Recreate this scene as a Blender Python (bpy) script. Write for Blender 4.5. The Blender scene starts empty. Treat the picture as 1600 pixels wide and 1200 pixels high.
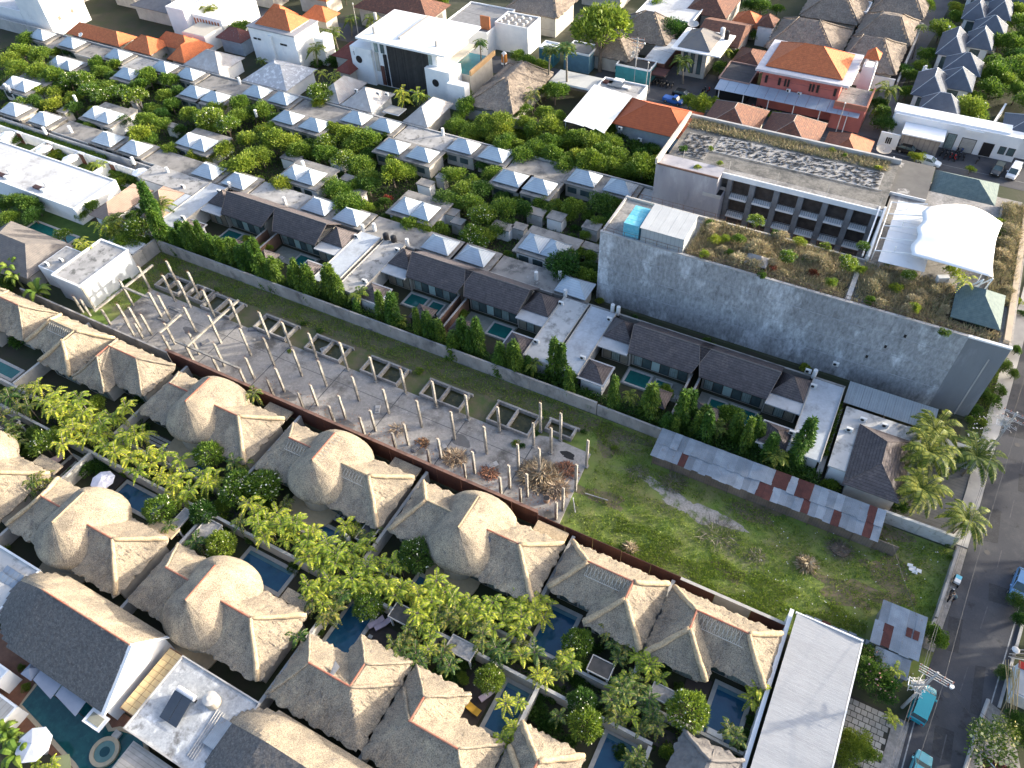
import bpy, math, random
import numpy as np
from mathutils import Matrix, Vector
R=math.radians
scene=bpy.context.scene
COL=scene.collection
# ---------------------------------------------------------------- camera
HC=80.0; FPX=1177.0
DN=Vector((0.03841453,0.65941876,0.75079373)); AX=Vector((0.88113716,0.33201707,-0.33669268)); BY=Vector((0.47129781,-0.67448615,0.56828409))
MW=Matrix((AX,BY,-DN))            # world axes: x runs along the rows of houses, y up the side streets
cam=bpy.data.objects.new('camera',bpy.data.cameras.new('camera')); COL.objects.link(cam)
rot=Matrix((MW.col[0],-MW.col[1],-MW.col[2])).transposed()
cam.matrix_world=Matrix.Translation((0,0,HC))@rot.to_4x4()
cam.data.sensor_width=36; cam.data.lens=FPX/1600*36; cam.data.clip_end=3000; cam.data.clip_start=1
scene.camera=cam
# ---------------------------------------------------------------- sky, sun, exposure
SUN_AZ=40.0; SUN_EL=14.0          # degrees from +x towards +y, and above the horizon
w=bpy.data.worlds.new('World'); scene.world=w; w.use_nodes=True
nt=w.node_tree; nt.nodes.clear()
sky=nt.nodes.new('ShaderNodeTexSky'); sky.sky_type='NISHITA'; sky.sun_disc=False
sky.sun_elevation=R(SUN_EL); sky.sun_rotation=R(90-SUN_AZ); sky.altitude=50; sky.air_density=.75; sky.dust_density=4.0
bg=nt.nodes.new('ShaderNodeBackground'); bg.inputs[1].default_value=0.15
ow=nt.nodes.new('ShaderNodeOutputWorld'); nt.links.new(sky.outputs[0],bg.inputs[0]); nt.links.new(bg.outputs[0],ow.inputs[0])
sl=bpy.data.lights.new('sun','SUN'); sl.energy=2.35; sl.angle=R(1.0); sl.color=(1.0,0.91,0.77)
so=bpy.data.objects.new('sun',sl); COL.objects.link(so)
sd=Vector((math.cos(R(SUN_AZ))*math.cos(R(SUN_EL)),math.sin(R(SUN_AZ))*math.cos(R(SUN_EL)),math.sin(R(SUN_EL))))
so.rotation_euler=sd.to_track_quat('Z','Y').to_euler(); so.location=(0,0,120)
scene.view_settings.view_transform='Standard'; scene.view_settings.look='None'
scene.view_settings.exposure=1.98; scene.view_settings.gamma=1.0
scene.render.engine='CYCLES'
# ---------------------------------------------------------------- helpers
def W(px,py,z=0.0):
    "point at height z that the photograph shows at (px,py)"
    d=MW@Vector((px-800,py-600,FPX)); t=(z-HC)/d.z
    return (d.x*t,d.y*t)
def PX(x,y,z=0.0):
    c=MW.transposed()@Vector((x,y,z-HC)); return (c.x/c.z*FPX+800,c.y/c.z*FPX+600)
def lerp(a,b,t): return a+(b-a)*t
LAB=[]      # objects that get a label from the place they stand in
def tag(o,label,cat,group=None,kind=None):
    if label: o['label']=label
    if cat: o['category']=cat
    if group: o['group']=group
    if kind: o['kind']=kind
    return o
def thing(name,label,cat,loc=(0,0,0),group=None,rz=0):
    o=bpy.data.objects.new(name,None); o.empty_display_size=.3; COL.objects.link(o)
    if len(loc)==2: loc=(loc[0],loc[1],0)
    o.location=loc; o.rotation_euler=(0,0,rz)
    return tag(o,label,cat,group)
def place_label(o,base,order=None):
    LAB.append((o,base)); return o
def mesh_obj(name,me,parent=None):
    o=bpy.data.objects.new(name,me); COL.objects.link(o)
    if parent is not None: o.parent=parent
    return o
def raw(name,v,f,mats,mi=None,smooth=False):
    me=bpy.data.meshes.new(name); me.from_pydata(v,[],f)
    for m in (mats if isinstance(mats,(list,tuple)) else [mats]): me.materials.append(m)
    if mi is not None: me.polygons.foreach_set('material_index',mi)
    if smooth: me.polygons.foreach_set('use_smooth',[True]*len(f))
    me.update(); return me
class MB:
    def __init__(s): s.v=[]; s.f=[]; s.m=[]
    def add(s,vs,fs,m=0):
        n=len(s.v); s.v+=[tuple(p) for p in vs]; s.f+=[tuple(i+n for i in f) for f in fs]; s.m+=[m]*len(fs); return s
    def box(s,x0,x1,y0,y1,z0,z1,m=0):
        if x0>x1:x0,x1=x1,x0
        if y0>y1:y0,y1=y1,y0
        return s.add([(x0,y0,z0),(x1,y0,z0),(x1,y1,z0),(x0,y1,z0),(x0,y0,z1),(x1,y0,z1),(x1,y1,z1),(x0,y1,z1)],
          [(0,3,2,1),(4,5,6,7),(0,1,5,4),(1,2,6,5),(2,3,7,6),(3,0,4,7)],m)
    def prism(s,poly,z0,z1,m=0):
        n=len(poly); a=sum(poly[i][0]*poly[(i+1)%n][1]-poly[(i+1)%n][0]*poly[i][1] for i in range(n))
        if a<0: poly=poly[::-1]
        z1s=z1 if isinstance(z1,(list,tuple)) else [z1]*n
        vs=[(p[0],p[1],z0) for p in poly]+[(p[0],p[1],q) for p,q in zip(poly,z1s)]
        return s.add(vs,[tuple(range(n))[::-1],tuple(range(n,2*n))]+[(i,(i+1)%n,(i+1)%n+n,i+n) for i in range(n)],m)
    def slab(s,quad,t,m=0):
        "a flat or tilted sheet given by its top corners, t thick"
        n=len(quad); vs=[tuple(p) for p in quad]+[(p[0],p[1],p[2]-t) for p in quad]
        return s.add(vs,[tuple(range(n)),tuple(range(n,2*n))[::-1]]+[(i,i+n,(i+1)%n+n,(i+1)%n) for i in range(n)],m)
    def tube(s,pts,r,n=6,m=0,cap=True):
        pts=[Vector(p) for p in pts]; k=len(pts); rs=r if isinstance(r,(list,tuple)) else [r]*k
        vs=[]; fs=[]
        for i,p in enumerate(pts):
            d=(pts[min(i+1,k-1)]-pts[max(i-1,0)]).normalized()
            u=d.cross(Vector((0,0,1)));
            if u.length<.01: u=Vector((1,0,0))
            u.normalize(); q=u.cross(d)
            for j in range(n):
                a=2*math.pi*j/n; vs.append(p+(u*math.cos(a)+q*math.sin(a))*rs[i])
        for i in range(k-1):
            for j in range(n): fs.append((i*n+j,i*n+(j+1)%n,(i+1)*n+(j+1)%n,(i+1)*n+j))
        if cap: fs+=[tuple(range(n))[::-1],tuple(range((k-1)*n,k*n))]
        return s.add(vs,fs,m)
    def cyl(s,x,y,z0,z1,r0,r1=None,n=12,m=0):
        r1=r0 if r1 is None else r1
        vs=[(x+r*math.cos(2*math.pi*j/n),y+r*math.sin(2*math.pi*j/n),z) for z,r in((z0,r0),(z1,r1)) for j in range(n)]
        return s.add(vs,[tuple(range(n))[::-1],tuple(range(n,2*n))]+[(j,(j+1)%n,(j+1)%n+n,j+n) for j in range(n)],m)
    def hip(s,x0,x1,y0,y1,z0,zr,t=.12,m=0,i0=None,i1=None,ax=None):
        "hipped roof; i0,i1 = inset of the two ridge ends (0 makes a gable)"
        if ax is None: ax='x' if x1-x0>=y1-y0 else 'y'
        h=(y1-y0)/2 if ax=='x' else (x1-x0)/2
        i0=h if i0 is None else i0; i1=h if i1 is None else i1
        if ax=='x': a=(x0+i0,(y0+y1)/2,zr); b=(x1-i1,(y0+y1)/2,zr)
        else: a=((x0+x1)/2,y0+i0,zr); b=((x0+x1)/2,y1-i1,zr)
        if abs(a[0]-b[0])<.02 and abs(a[1]-b[1])<.02: b=(a[0]+(.02 if ax=='x' else 0),a[1]+(.02 if ax=='y' else 0),zr)
        c=[(x0,y0,z0),(x1,y0,z0),(x1,y1,z0),(x0,y1,z0)]; d=[(p[0],p[1],z0-t) for p in c]
        vs=c+[a,b]+d
        if ax=='x': fs=[(0,1,5,4),(1,2,5),(2,3,4,5),(3,0,4)]
        else: fs=[(0,1,4),(1,2,5,4),(2,3,5),(3,0,4,5)]
        fs+=[(6,7,1,0),(7,8,2,1),(8,9,3,2),(9,6,0,3),(9,8,7,6)]
        return s.add(vs,fs,m)
    def obj(s,name,mats,parent=None,smooth=False,loc=None):
        o0=(0,0,0)
        if loc is not None: o0=loc
        elif parent is not None:
            p=parent; o0=Vector((0,0,0))
            while p is not None: o0=o0+p.location; p=p.parent
        v=[(a-o0[0],b-o0[1],c-o0[2]) for a,b,c in s.v]
        o=mesh_obj(name,raw(name,v,s.f,mats,s.m,smooth),parent)
        if loc is not None: o.location=loc
        return o
def struct(name,mb,mats,smooth=False):
    o=mb.obj(name,mats,None,smooth); o['kind']='structure'; return o
def copy_tree(o,parent=None):
    c=o.copy(); COL.objects.link(c)
    if parent is not None: c.parent=parent
    for ch in list(o.children): copy_tree(ch,c)
    return c
# ---------------------------------------------------------------- materials
MATS={}
def mat(name,c1,c2=None,sc=1.0,rough=.9,bump=.25,bsc=12.0,stain=None,stripe=None,rnd=0.0,spec=.3,metal=0.0,stretch=None,stain2=None,detail=6,isl=0.0,grain=None):
    "c1,c2 mixed by noise of scale sc; stain=(colour,scale,lo,hi); stripe=(axis,period,depth,dark)"
    if name in MATS: return MATS[name]
    m=bpy.data.materials.new(name); m.use_nodes=True; n=m.node_tree; n.nodes.clear(); L=n.links.new
    N=lambda t,**k: n.nodes.new(t)
    out=N('ShaderNodeOutputMaterial'); b=N('ShaderNodeBsdfPrincipled'); L(b.outputs[0],out.inputs[0])
    b.inputs['Roughness'].default_value=rough; b.inputs['Specular IOR Level'].default_value=spec; b.inputs['Metallic'].default_value=metal
    g=N('ShaderNodeNewGeometry'); pos=g.outputs['Position']
    if stretch:
        mp=N('ShaderNodeMapping'); mp.inputs['Scale'].default_value=stretch; L(pos,mp.inputs[0]); pos2=mp.outputs[0]
    else: pos2=pos
    def noise(scale,src=pos2,d=detail,rgh=.6):
        t=N('ShaderNodeTexNoise'); t.inputs['Scale'].default_value=scale; t.inputs['Detail'].default_value=d; t.inputs['Roughness'].default_value=rgh; L(src,t.inputs['Vector']); return t.outputs[0]
    def ramp(src,lo,hi):
        r=N('ShaderNodeMapRange'); r.inputs[1].default_value=lo; r.inputs[2].default_value=hi; L(src,r.inputs[0]); return r.outputs[0]
    def mix(f,a,bb):
        x=N('ShaderNodeMix'); x.data_type='RGBA'
        if isinstance(f,(int,float)): x.inputs[0].default_value=f
        else: L(f,x.inputs[0])
        for v,i in((a,6),(bb,7)):
            if isinstance(v,(tuple,list)): x.inputs[i].default_value=(*v[:3],1)
            else: L(v,x.inputs[i])
        return x.outputs[2]
    c2=c2 or tuple(v*.82 for v in c1)
    col=mix(ramp(noise(sc),.35,.65),c1,c2)
    for st in (stain,stain2):
        if st: col=mix(ramp(noise(st[1],pos2,8,.65),st[2],st[3]),col,st[0])
    if grain:
        gs,glo,ghi=grain[:3]; gn=N('ShaderNodeMapRange'); gn.inputs[1].default_value=.3; gn.inputs[2].default_value=.7; gn.inputs[3].default_value=glo; gn.inputs[4].default_value=ghi; L(noise(gs,pos2 if len(grain)<4 else pos,3,.7),gn.inputs[0])
        x=N('ShaderNodeMix'); x.data_type='RGBA'; x.blend_type='MULTIPLY'; x.inputs[0].default_value=1; L(col,x.inputs[6]); L(gn.outputs[0],x.inputs[7]); col=x.outputs[2]
    hgt=noise(bsc,pos2,4)
    if stripe:
        axis,per,dep,dark=stripe
        sp=N('ShaderNodeSeparateXYZ'); L(pos,sp.inputs[0])
        mm=N('ShaderNodeMath'); mm.operation='MULTIPLY'; mm.inputs[1].default_value=1.0/per; L(sp.outputs['XYZ'.index(axis)],mm.inputs[0])
        fr=N('ShaderNodeMath'); fr.operation='FRACT'; L(mm.outputs[0],fr.inputs[0])
        edge=ramp(fr.outputs[0],0.0,.25)
        ad=N('ShaderNodeMath'); ad.operation='MULTIPLY_ADD'; ad.inputs[1].default_value=dep*8; L(fr.outputs[0],ad.inputs[0]); L(hgt,ad.inputs[2]); hgt=ad.outputs[0]
        dk=mix(1.0,col,(0,0,0)); 
        x=N('ShaderNodeMix'); x.data_type='RGBA'; x.blend_type='MULTIPLY'; x.inputs[0].default_value=dark; L(col,x.inputs[6]); L(edge,x.inputs[7]); col=x.outputs[2]
    if rnd or isl:
        oi=N('ShaderNodeObjectInfo'); src=oi.outputs['Random'] if rnd else g.outputs['Random Per Island']; am=rnd or isl
        hs=N('ShaderNodeHueSaturation'); mr=N('ShaderNodeMapRange'); mr.inputs[3].default_value=1-am; mr.inputs[4].default_value=1+am; L(src,mr.inputs[0]); L(mr.outputs[0],hs.inputs['Value']); L(col,hs.inputs['Color']); col=hs.outputs[0]
    L(col,b.inputs['Base Color'])
    if bump:
        bp=N('ShaderNodeBump'); bp.inputs['Strength'].default_value=bump; bp.inputs['Distance'].default_value=.06; L(hgt,bp.inputs['Height']); L(bp.outputs[0],b.inputs['Normal'])
    MATS[name]=m; return m
def leafmat(name,cols,hue=.02,trans=.35,rough=.55):
    m=bpy.data.materials.new(name); m.use_nodes=True; n=m.node_tree; n.nodes.clear(); L=n.links.new; N=n.nodes.new
    out=N('ShaderNodeOutputMaterial'); b=N('ShaderNodeBsdfPrincipled'); t=N('ShaderNodeBsdfTranslucent'); mx=N('ShaderNodeMixShader'); mx.inputs[0].default_value=trans
    g=N('ShaderNodeNewGeometry'); r=N('ShaderNodeValToRGB'); L(g.outputs['Random Per Island'],r.inputs[0])
    e=r.color_ramp.elements; e[0].color=(*cols[0],1); e[1].color=(*cols[-1],1); e[1].position=.95
    for i,c in enumerate(cols[1:-1]): x=e.new((i+1)/(len(cols)-1)); x.color=(*c,1)
    oi=N('ShaderNodeObjectInfo'); hs=N('ShaderNodeHueSaturation')
    a=N('ShaderNodeMapRange'); a.inputs[3].default_value=.5-hue; a.inputs[4].default_value=.5+hue; L(oi.outputs['Random'],a.inputs[0]); L(a.outputs[0],hs.inputs['Hue'])
    a2=N('ShaderNodeMapRange'); a2.inputs[3].default_value=1.18; a2.inputs[4].default_value=.8; L(oi.outputs['Random'],a2.inputs[0]); L(a2.outputs[0],hs.inputs['Value'])
    L(r.outputs[0],hs.inputs['Color']); L(hs.outputs[0],b.inputs['Base Color']); L(hs.outputs[0],t.inputs[0])
    b.inputs['Roughness'].default_value=rough; b.inputs['Specular IOR Level'].default_value=.35
    L(b.outputs[0],mx.inputs[1]); L(t.outputs[0],mx.inputs[2]); L(mx.outputs[0],out.inputs[0]); MATS[name]=m; return m
def watermat(name,c1,c2):
    m=mat(name,c1,c2,sc=.8,rough=.07,bump=.05,bsc=3,spec=.5); return m
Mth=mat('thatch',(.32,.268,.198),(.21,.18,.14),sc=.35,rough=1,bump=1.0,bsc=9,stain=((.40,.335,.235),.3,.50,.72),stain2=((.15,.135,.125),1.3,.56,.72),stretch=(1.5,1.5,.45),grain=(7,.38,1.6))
Mthshade=mat('shade_side_thatch',(.15,.142,.135),(.09,.086,.083),sc=3,rough=1,bump=1.0,bsc=8,stain=((.22,.20,.18),4,.55,.75),grain=(6,.5,1.5))  # thatch with shade put into its colour, for slopes away from the sun
Mroll=mat('straw_roll',(.50,.39,.25),(.37,.285,.185),sc=2.5,rough=1,bump=1.0,bsc=14,stretch=(1,1,.6),grain=(7,.65,1.3))
Mtarp=mat('roof_felt',(.10,.115,.14),(.16,.16,.17),sc=1.5,rough=.8)
Mred=mat('terracotta_ridge',(.34,.11,.07),(.25,.15,.11),sc=2)
Mtile=mat('dark_roof_tile',(.12,.102,.104),(.088,.076,.079),sc=1.2,rough=.75,bump=.5,stripe=('Z',.2,.5,.75),stain=((.16,.13,.12),.5,.55,.75),grain=(4,.75,1.25))
Mtan=mat('tan_roof_tile',(.30,.225,.18),(.25,.18,.145),sc=.8,rough=.8,bump=.4,stripe=('Z',.16,.4,.3))
Mgrey=mat('grey_roof_tile',(.42,.40,.39),(.35,.335,.325),sc=.9,rough=.8,bump=.4,stripe=('Z',.16,.4,.2),stain=((.5,.51,.52),.5,.5,.7))
Mpyr=mat('pale_metal_roof',(.47,.53,.58),(.39,.45,.51),sc=.7,rough=.5,bump=.35,stripe=('Z',.22,.5,.28),spec=.4)
Morg=mat('orange_roof_tile',(.56,.17,.065),(.44,.13,.055),grain=(4,.8,1.2),sc=1.5,rough=.8,bump=.5,stripe=('Z',.2,.5,.22),stain=((.33,.10,.05),.8,.6,.8))
Mbrn=mat('brown_roof_tile',(.17,.08,.055),(.10,.055,.045),sc=2,rough=.85,bump=.5,stripe=('Z',.2,.5,.35),stain=((.26,.13,.08),1.6,.55,.7))
Mconc=mat('weathered_concrete',(.33,.315,.295),(.235,.225,.21),sc=.35,rough=.95,bump=.3,stain=((.12,.12,.12),.5,.52,.7),stain2=((.45,.44,.42),1.3,.6,.75),grain=(3,.75,1.2))
Mconcl=mat('light_concrete',(.44,.43,.41),(.34,.33,.32),sc=.5,rough=.95,bump=.3,stain=((.17,.17,.165),.7,.58,.8))
Mwhite=mat('white_paint',(.78,.78,.77),(.70,.71,.71),sc=.6,rough=.8,bump=.1,stain=((.5,.51,.52),.4,.6,.85))
Mwflat=mat('white_flat_roof',(.56,.565,.57),(.46,.465,.47),sc=.2,rough=.85,bump=.15,stain=((.30,.295,.285),.22,.52,.68),stain2=((.17,.165,.155),.9,.62,.78),grain=(2,.88,1.1))
Mbright=mat('white_membrane',(.82,.83,.84),(.78,.79,.81),sc=.3,rough=.7,bump=.05)
Mcream=mat('cream_wall',(.47,.445,.395),(.38,.355,.315),sc=.7,rough=.9,bump=.15,stain=((.25,.24,.22),.9,.6,.8))
Mwallb=mat('concrete_wall',(.355,.365,.375),(.265,.275,.285),sc=.14,rough=.95,bump=.3,stain=((.50,.52,.54),.26,.52,.60),stain2=((.15,.155,.16),1.1,.54,.74),stretch=(.9,1,.4),grain=(2.6,.7,1.3))
Mlot=mat('lot_wall',(.36,.345,.32),(.25,.24,.225),sc=.5,rough=.95,bump=.4,stain=((.12,.12,.12),.6,.52,.72),stretch=(1,1,.6))
Mbrown=mat('brown_sheet',(.15,.062,.042),(.10,.045,.035),sc=.6,rough=.7,bump=.4,stripe=('X',.25,.4,.2))
Mdark=mat('dark_opening',(.016,.016,.018),(.022,.02,.02),sc=1,rough=.5,bump=0)
Mglass=mat('window_glass',(.05,.075,.08),(.09,.13,.13),sc=.6,rough=.12,bump=0,spec=.6)
Mcurt=mat('curtained_glass',(.30,.37,.35),(.2,.26,.25),sc=1.2,rough=.25,bump=.1,spec=.5,stripe=('X',.3,.3,.45))
Mframe=mat('dark_frame',(.05,.045,.04),rough=.6,bump=0)
Mwood=mat('wood_deck',(.23,.105,.06),(.17,.075,.045),sc=1.5,rough=.7,bump=.2,stripe=('X',.18,.3,.3))
Mdeckd=mat('dark_deck',(.055,.042,.036),(.04,.032,.03),sc=2,rough=.7,bump=.2)
Mbeige=mat('beige_paving',(.47,.38,.26),(.40,.33,.23),sc=2,rough=.9,bump=.2)
Mstone=mat('pale_stone',(.42,.41,.38),(.34,.33,.31),sc=2,rough=.9,bump=.2)
Mpave=mat('dark_paving',(.085,.08,.075),(.05,.05,.048),sc=.8,rough=.95,bump=.3)
Mpool=watermat('blue_pool_water',(.012,.065,.13),(.016,.085,.16))
Mpoolt=watermat('teal_pool_water',(.01,.085,.082),(.015,.115,.105))
Mmetal=mat('galvanised_sheet',(.27,.30,.33),(.19,.215,.24),sc=.7,rough=.45,bump=.5,stripe=('X',.2,.4,.15),stain=((.20,.14,.11),1.3,.60,.75),spec=.5,rnd=.22)
Mrust=mat('rusty_sheet',(.115,.038,.03),(.075,.028,.024),sc=1.5,rough=.8,bump=.4,stripe=('X',.2,.4,.2),rnd=.15)
Mcorr=mat('corrugated_roof',(.40,.42,.42),(.34,.36,.37),sc=.5,rough=.6,bump=.6,stripe=('X',.3,.6,.35))
Mblack=mat('black_plastic',(.02,.02,.022),rough=.4,bump=0)
Mwplast=mat('white_plastic',(.72,.72,.70),rough=.5,bump=0)
Mtrunk=mat('bark',(.16,.13,.10),(.10,.08,.065),sc=3,rough=1,bump=.6)
Mptrunk=mat('palm_bark',(.27,.24,.2),(.19,.17,.14),sc=3,rough=1,bump=.6,stripe=('Z',.25,.4,.4))
Masph=mat('asphalt',(.07,.072,.08),(.056,.058,.066),sc=.12,rough=.9,bump=.2,bsc=40,stain=((.095,.095,.098),.25,.48,.7),stain2=((.035,.035,.038),.6,.58,.70),grain=(6,.9,1.1))
Mpaint=mat('road_paint',(.45,.45,.44),(.2,.2,.2),sc=1.5,rough=.7,bump=0)
Mhouse=mat('shingle_dark_blue',(.105,.12,.15),(.085,.098,.125),sc=1,rough=.8,bump=.3,stripe=('Z',.18,.4,.2))
Mteal=mat('shingle_teal',(.13,.175,.17),(.09,.13,.135),sc=2,rough=.85,bump=.3,stripe=('Z',.14,.3,.25))
# ================================================================ GROUND AND ROADS
def sheet(name,poly,z,m,kind='structure'):
    mb=MB(); mb.add([(x,y,z) for x,y in poly],[tuple(range(len(poly)))]); return struct(name,mb,m)
Mearth=mat('earth',(.075,.075,.05),(.04,.055,.025),sc=.06,rough=1,bump=.4,stain=((.11,.10,.08),.25,.55,.75))
Mcomp=mat('garden_soil',(.035,.045,.02),(.05,.045,.032),sc=.3,rough=1,bump=.4)
Mgrnd=mat('lot_ground',(.14,.21,.04),(.20,.195,.075),sc=.22,rough=1,bump=.6,bsc=9,stain=((.19,.16,.115),.16,.56,.70),stain2=((.05,.09,.018),.5,.5,.75))
Mlawn=mat('lawn',(.07,.12,.025),(.05,.09,.02),sc=.8,rough=1,bump=.5)
Msand=mat('pale_sand',(.34,.315,.28),(.24,.22,.19),sc=.9,rough=1,bump=.4,stain=((.12,.15,.06),.9,.50,.62),grain=(4,.7,1.3))
Mpatch=mat('dry_earth',(.20,.15,.10),(.13,.12,.06),sc=1.0,rough=1,bump=.5,stain=((.07,.10,.03),.9,.5,.7))
Msoilb=mat('bare_soil',(.15,.12,.08),(.10,.11,.045),sc=.45,rough=1,bump=.6,stain=((.07,.11,.03),.35,.5,.68))
Mslab=mat('site_slab',(.325,.305,.28),(.26,.247,.23),sc=.18,rough=.95,bump=.2,stain=((.12,.112,.10),.20,.50,.64),stain2=((.42,.39,.35),.9,.58,.73),grain=(2.5,.8,1.15))
struct('ground',MB().add([(-900,-300,-.03),(500,-300,-.03),(500,900,-.03),(-900,900,-.03)],[(0,1,2,3)]),Mearth)
sheet('resort_garden_ground',[(-240,-25),(7.2,-25),(7.2,41.4),(-240,41.4)],-.024,Mcomp)
sheet('villa_garden_ground',[(-240,61.2),(20.5,61.2),(20.5,81.4),(-240,81.4)],-.024,Mcomp)
sheet('compound_ground',[(-330,81.6),(-33,81.6),(-33,140),(-330,140)],-.024,Mcomp)
sheet('vacant_lot_ground',[(-104.6,42),(21.2,42),(22.2,47),(22.6,60.6),(-104.6,60.6)],-.020,Mgrnd)
sheet('bare_soil_strip',[(-104.5,52.4),(-98,52.4),(-60,52.5),(-33,52.6),(-22,58),(-8,59.6),(-30,60.5),(-104.5,60.5)],-.016,Msoilb)
def blob(cx,cy,rx,ry,seed,n=26,rot=0,j=.25):
    rg=random.Random(seed); ph=[rg.uniform(0,6.28) for _ in range(4)]; o=[]
    for i in range(n):
        a=2*math.pi*i/n; k=1+j*(math.sin(2*a+ph[0])*.5+math.sin(3*a+ph[1])*.4+math.sin(5*a+ph[2])*.3+rg.uniform(-.15,.15))
        x=rx*k*math.cos(a); y=ry*k*math.sin(a); o.append((cx+x*math.cos(rot)-y*math.sin(rot),cy+x*math.sin(rot)+y*math.cos(rot)))
    return o
sx,sy=W(1085,795); sheet('pale_sand_patch',blob(sx,sy,4.3,1.5,8,n=60,rot=R(-6),j=.6),-.012,Msand); _q=W(1020,755); sheet('pale_sand_patch',blob(_q[0],_q[1],1.6,.7,12,n=40,rot=R(-8),j=.5),-.0116,Msand)
for i,(px,py,rx,ry) in enumerate([(1185,800,2.6,1.6),(935,775,3,1.2),(1370,830,3.0,1.6),(1330,925,4,1.6),(950,690,2,1.6),(1140,895,1.5,1),(1010,660,3,1.4),(1390,900,3,2)]):
    x,y=W(px,py); sheet('bare_earth_patch',blob(x,y,rx,ry,20+i,n=50,j=.6),-.008+.0004*i,Mpatch)
# the paved slab of the abandoned site, raised a little, with joint lines
mb=MB(); mb.prism([(-98.4,42.6),(-20.0,42.6),(-20.9,54.3),(-26.5,54.5),(-33,52.7),(-98.4,52.6)],-.02,.16)
site=struct('site_floor_slab',mb,Mslab)
mb=MB()
for x in [-89.8,-79.5,-69.3,-59.0,-48.8,-38.3,-28.2]: mb.box(x-.07,x+.07,43,52.4,.163,.17)
mb.box(-98,-21,49.7,49.78,.163,.168); struct('floor_joint',mb,mat('joint',(.10,.10,.10),rough=1))
x,y=W(887,712); sheet('burnt_patch',blob(x,y,1.1,.5,5),.166,mat('soot',(.03,.03,.03),rough=1))
for i,(px,py) in enumerate([(540,665),(300,520),(450,620),(720,690)]):
    x,y=W(px,py); sheet('damp_patch',blob(x,y,1.6,.8,35+i),.167,mat('damp_concrete',(.15,.145,.14),rough=.8))
# road: left edge line and right edge line in world coordinates
RL=[(17,-20),(20.9,39.5),(22.9,55),(24.1,69.4),(25.6,90),(27.6,118),(29.5,141)]
RW=[(p[0]+6.7,p[1]-.3) for p in RL]
mb=MB()
for a,b,c,d in zip(RL,RL[1:],RW,RW[1:]): mb.add([(a[0],a[1],0),(c[0],c[1],0),(d[0],d[1],0),(b[0],b[1],0)],[(0,1,2,3)])
struct('road',mb,Masph)
def along(line,off,z,wd,m,name,y0=None,y1=None,dash=None):
    mb=MB(); pts=[]
    y=y0
    def X(y):
        for a,b in zip(line,line[1:]):
            if a[1]<=y<=b[1]: return lerp(a[0],b[0],(y-a[1])/(b[1]-a[1]))
        return line[-1][0]
    while y<y1:
        e=min(y1,y+(dash[0] if dash else 3)); mb.add([(X(y)+off,y,z),(X(y)+off+wd,y,z),(X(e)+off+wd,e,z),(X(e)+off,e,z)],[(0,1,2,3)]); y=e+(dash[1] if dash else 0)
    return struct(name,mb,m)
along(RL,.28,.004,.12,Mpaint,'road_edge_line',-20,42)
along(RL,6.1,.004,.12,Mpaint,'road_edge_line',40,140)
along(RL,3.25,.004,.10,mat('faded_road_paint',(.12,.12,.125),(.07,.07,.075),sc=2),'road_centre_line',-20,140,(3,5))
mb=MB()
def strip(mb,line,o0,o1,z0,z1,y0,y1):
    def X(y):
        for a,b in zip(line,line[1:]):
            if a[1]<=y<=b[1]: return lerp(a[0],b[0],(y-a[1])/(b[1]-a[1]))
        return line[-1][0]
    y=y0
    while y<y1:
        e=min(y1,y+4); mb.prism([(X(y)+o0,y),(X(y)+o1,y),(X(e)+o1,e),(X(e)+o0,e)],z0,z1); y=e
    return mb
struct('pavement',strip(MB(),RL,-1.5,-.05,-.02,.13,-20,38.4),Mconc)
struct('verge_concrete',strip(MB(),RL,-1.9,-.05,-.02,.10,61.5,140),Mconcl)
struct('verge_concrete',strip(MB(),RL,-1.2,-.05,-.02,.08,47,61.3),Mconc)
struct('kerb',strip(MB(),RL,6.72,7.0,-.02,.14,44,140),Mconcl)
# concrete ramp across the road and its kerb
mb=MB(); a=W(1550,1060);b=W(1600,1080);c=W(1590,1200);d=W(1505,1200)
mb.prism([(27.3,44.2),(29.4,43.4),(31.5,36),(25.2,30),(26.4,38)],-.02,.16); struct('driveway_ramp',mb,Mconc)
mb=MB(); mb.tube([(27.3,44.3,.2),(26.7,41,.2),(26.3,38,.2),(25.7,34,.2)],.2,6); struct('kerb',mb,Mconcl)
sheet('roadside_soil',[(27.8,44),(60,30),(75,150),(37,150),(29.4,56)],-.014,Mearth)
sheet('forecourt_paving',[(13.0,61.2),(23.2,61.2),(24.2,73.5),(13.0,73.5)],-.012,mat('forecourt',(.17,.175,.18),(.12,.125,.13),sc=.6,stripe=('Y',.5,.2,.35)))
# far street behind the big building, the lane and the yard of the far villas
sheet('street',[(-330,134),(-120,139.5),(-60,140.3),(34,139.6),(34,145.6),(-60,147.3),(-120,147.5),(-330,142)],-.006,Masph)
sheet('street_forecourt',[(-62,147.3),(34,145.6),(34,153),(-62,160)],-.012,mat('dark_forecourt',(.085,.085,.09),(.06,.06,.065),sc=.3))
sheet('lane',[(-6.2,146.6),(-1.2,146.6),(-1.8,170),(.6,196),(3,240),(-4,240),(-5.5,196),(-5.2,170)],-.008,mat('lane_paving',(.13,.13,.135),(.09,.09,.095),sc=.3))
along([(-60,143.2),(30,142.6)],0,.004,.1,Mpaint,'street_line',0,0)
mb=MB(); mb.add([(x0,y0,.0) for x0,y0 in [(-60,143.4),(30,142.2),(30,142.3),(-60,143.5)]],[(0,1,2,3)]); struct('street_centre_line',mb,mat('faint_paint',(.25,.25,.25),rough=.9))
rg=random.Random(19)
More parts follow.
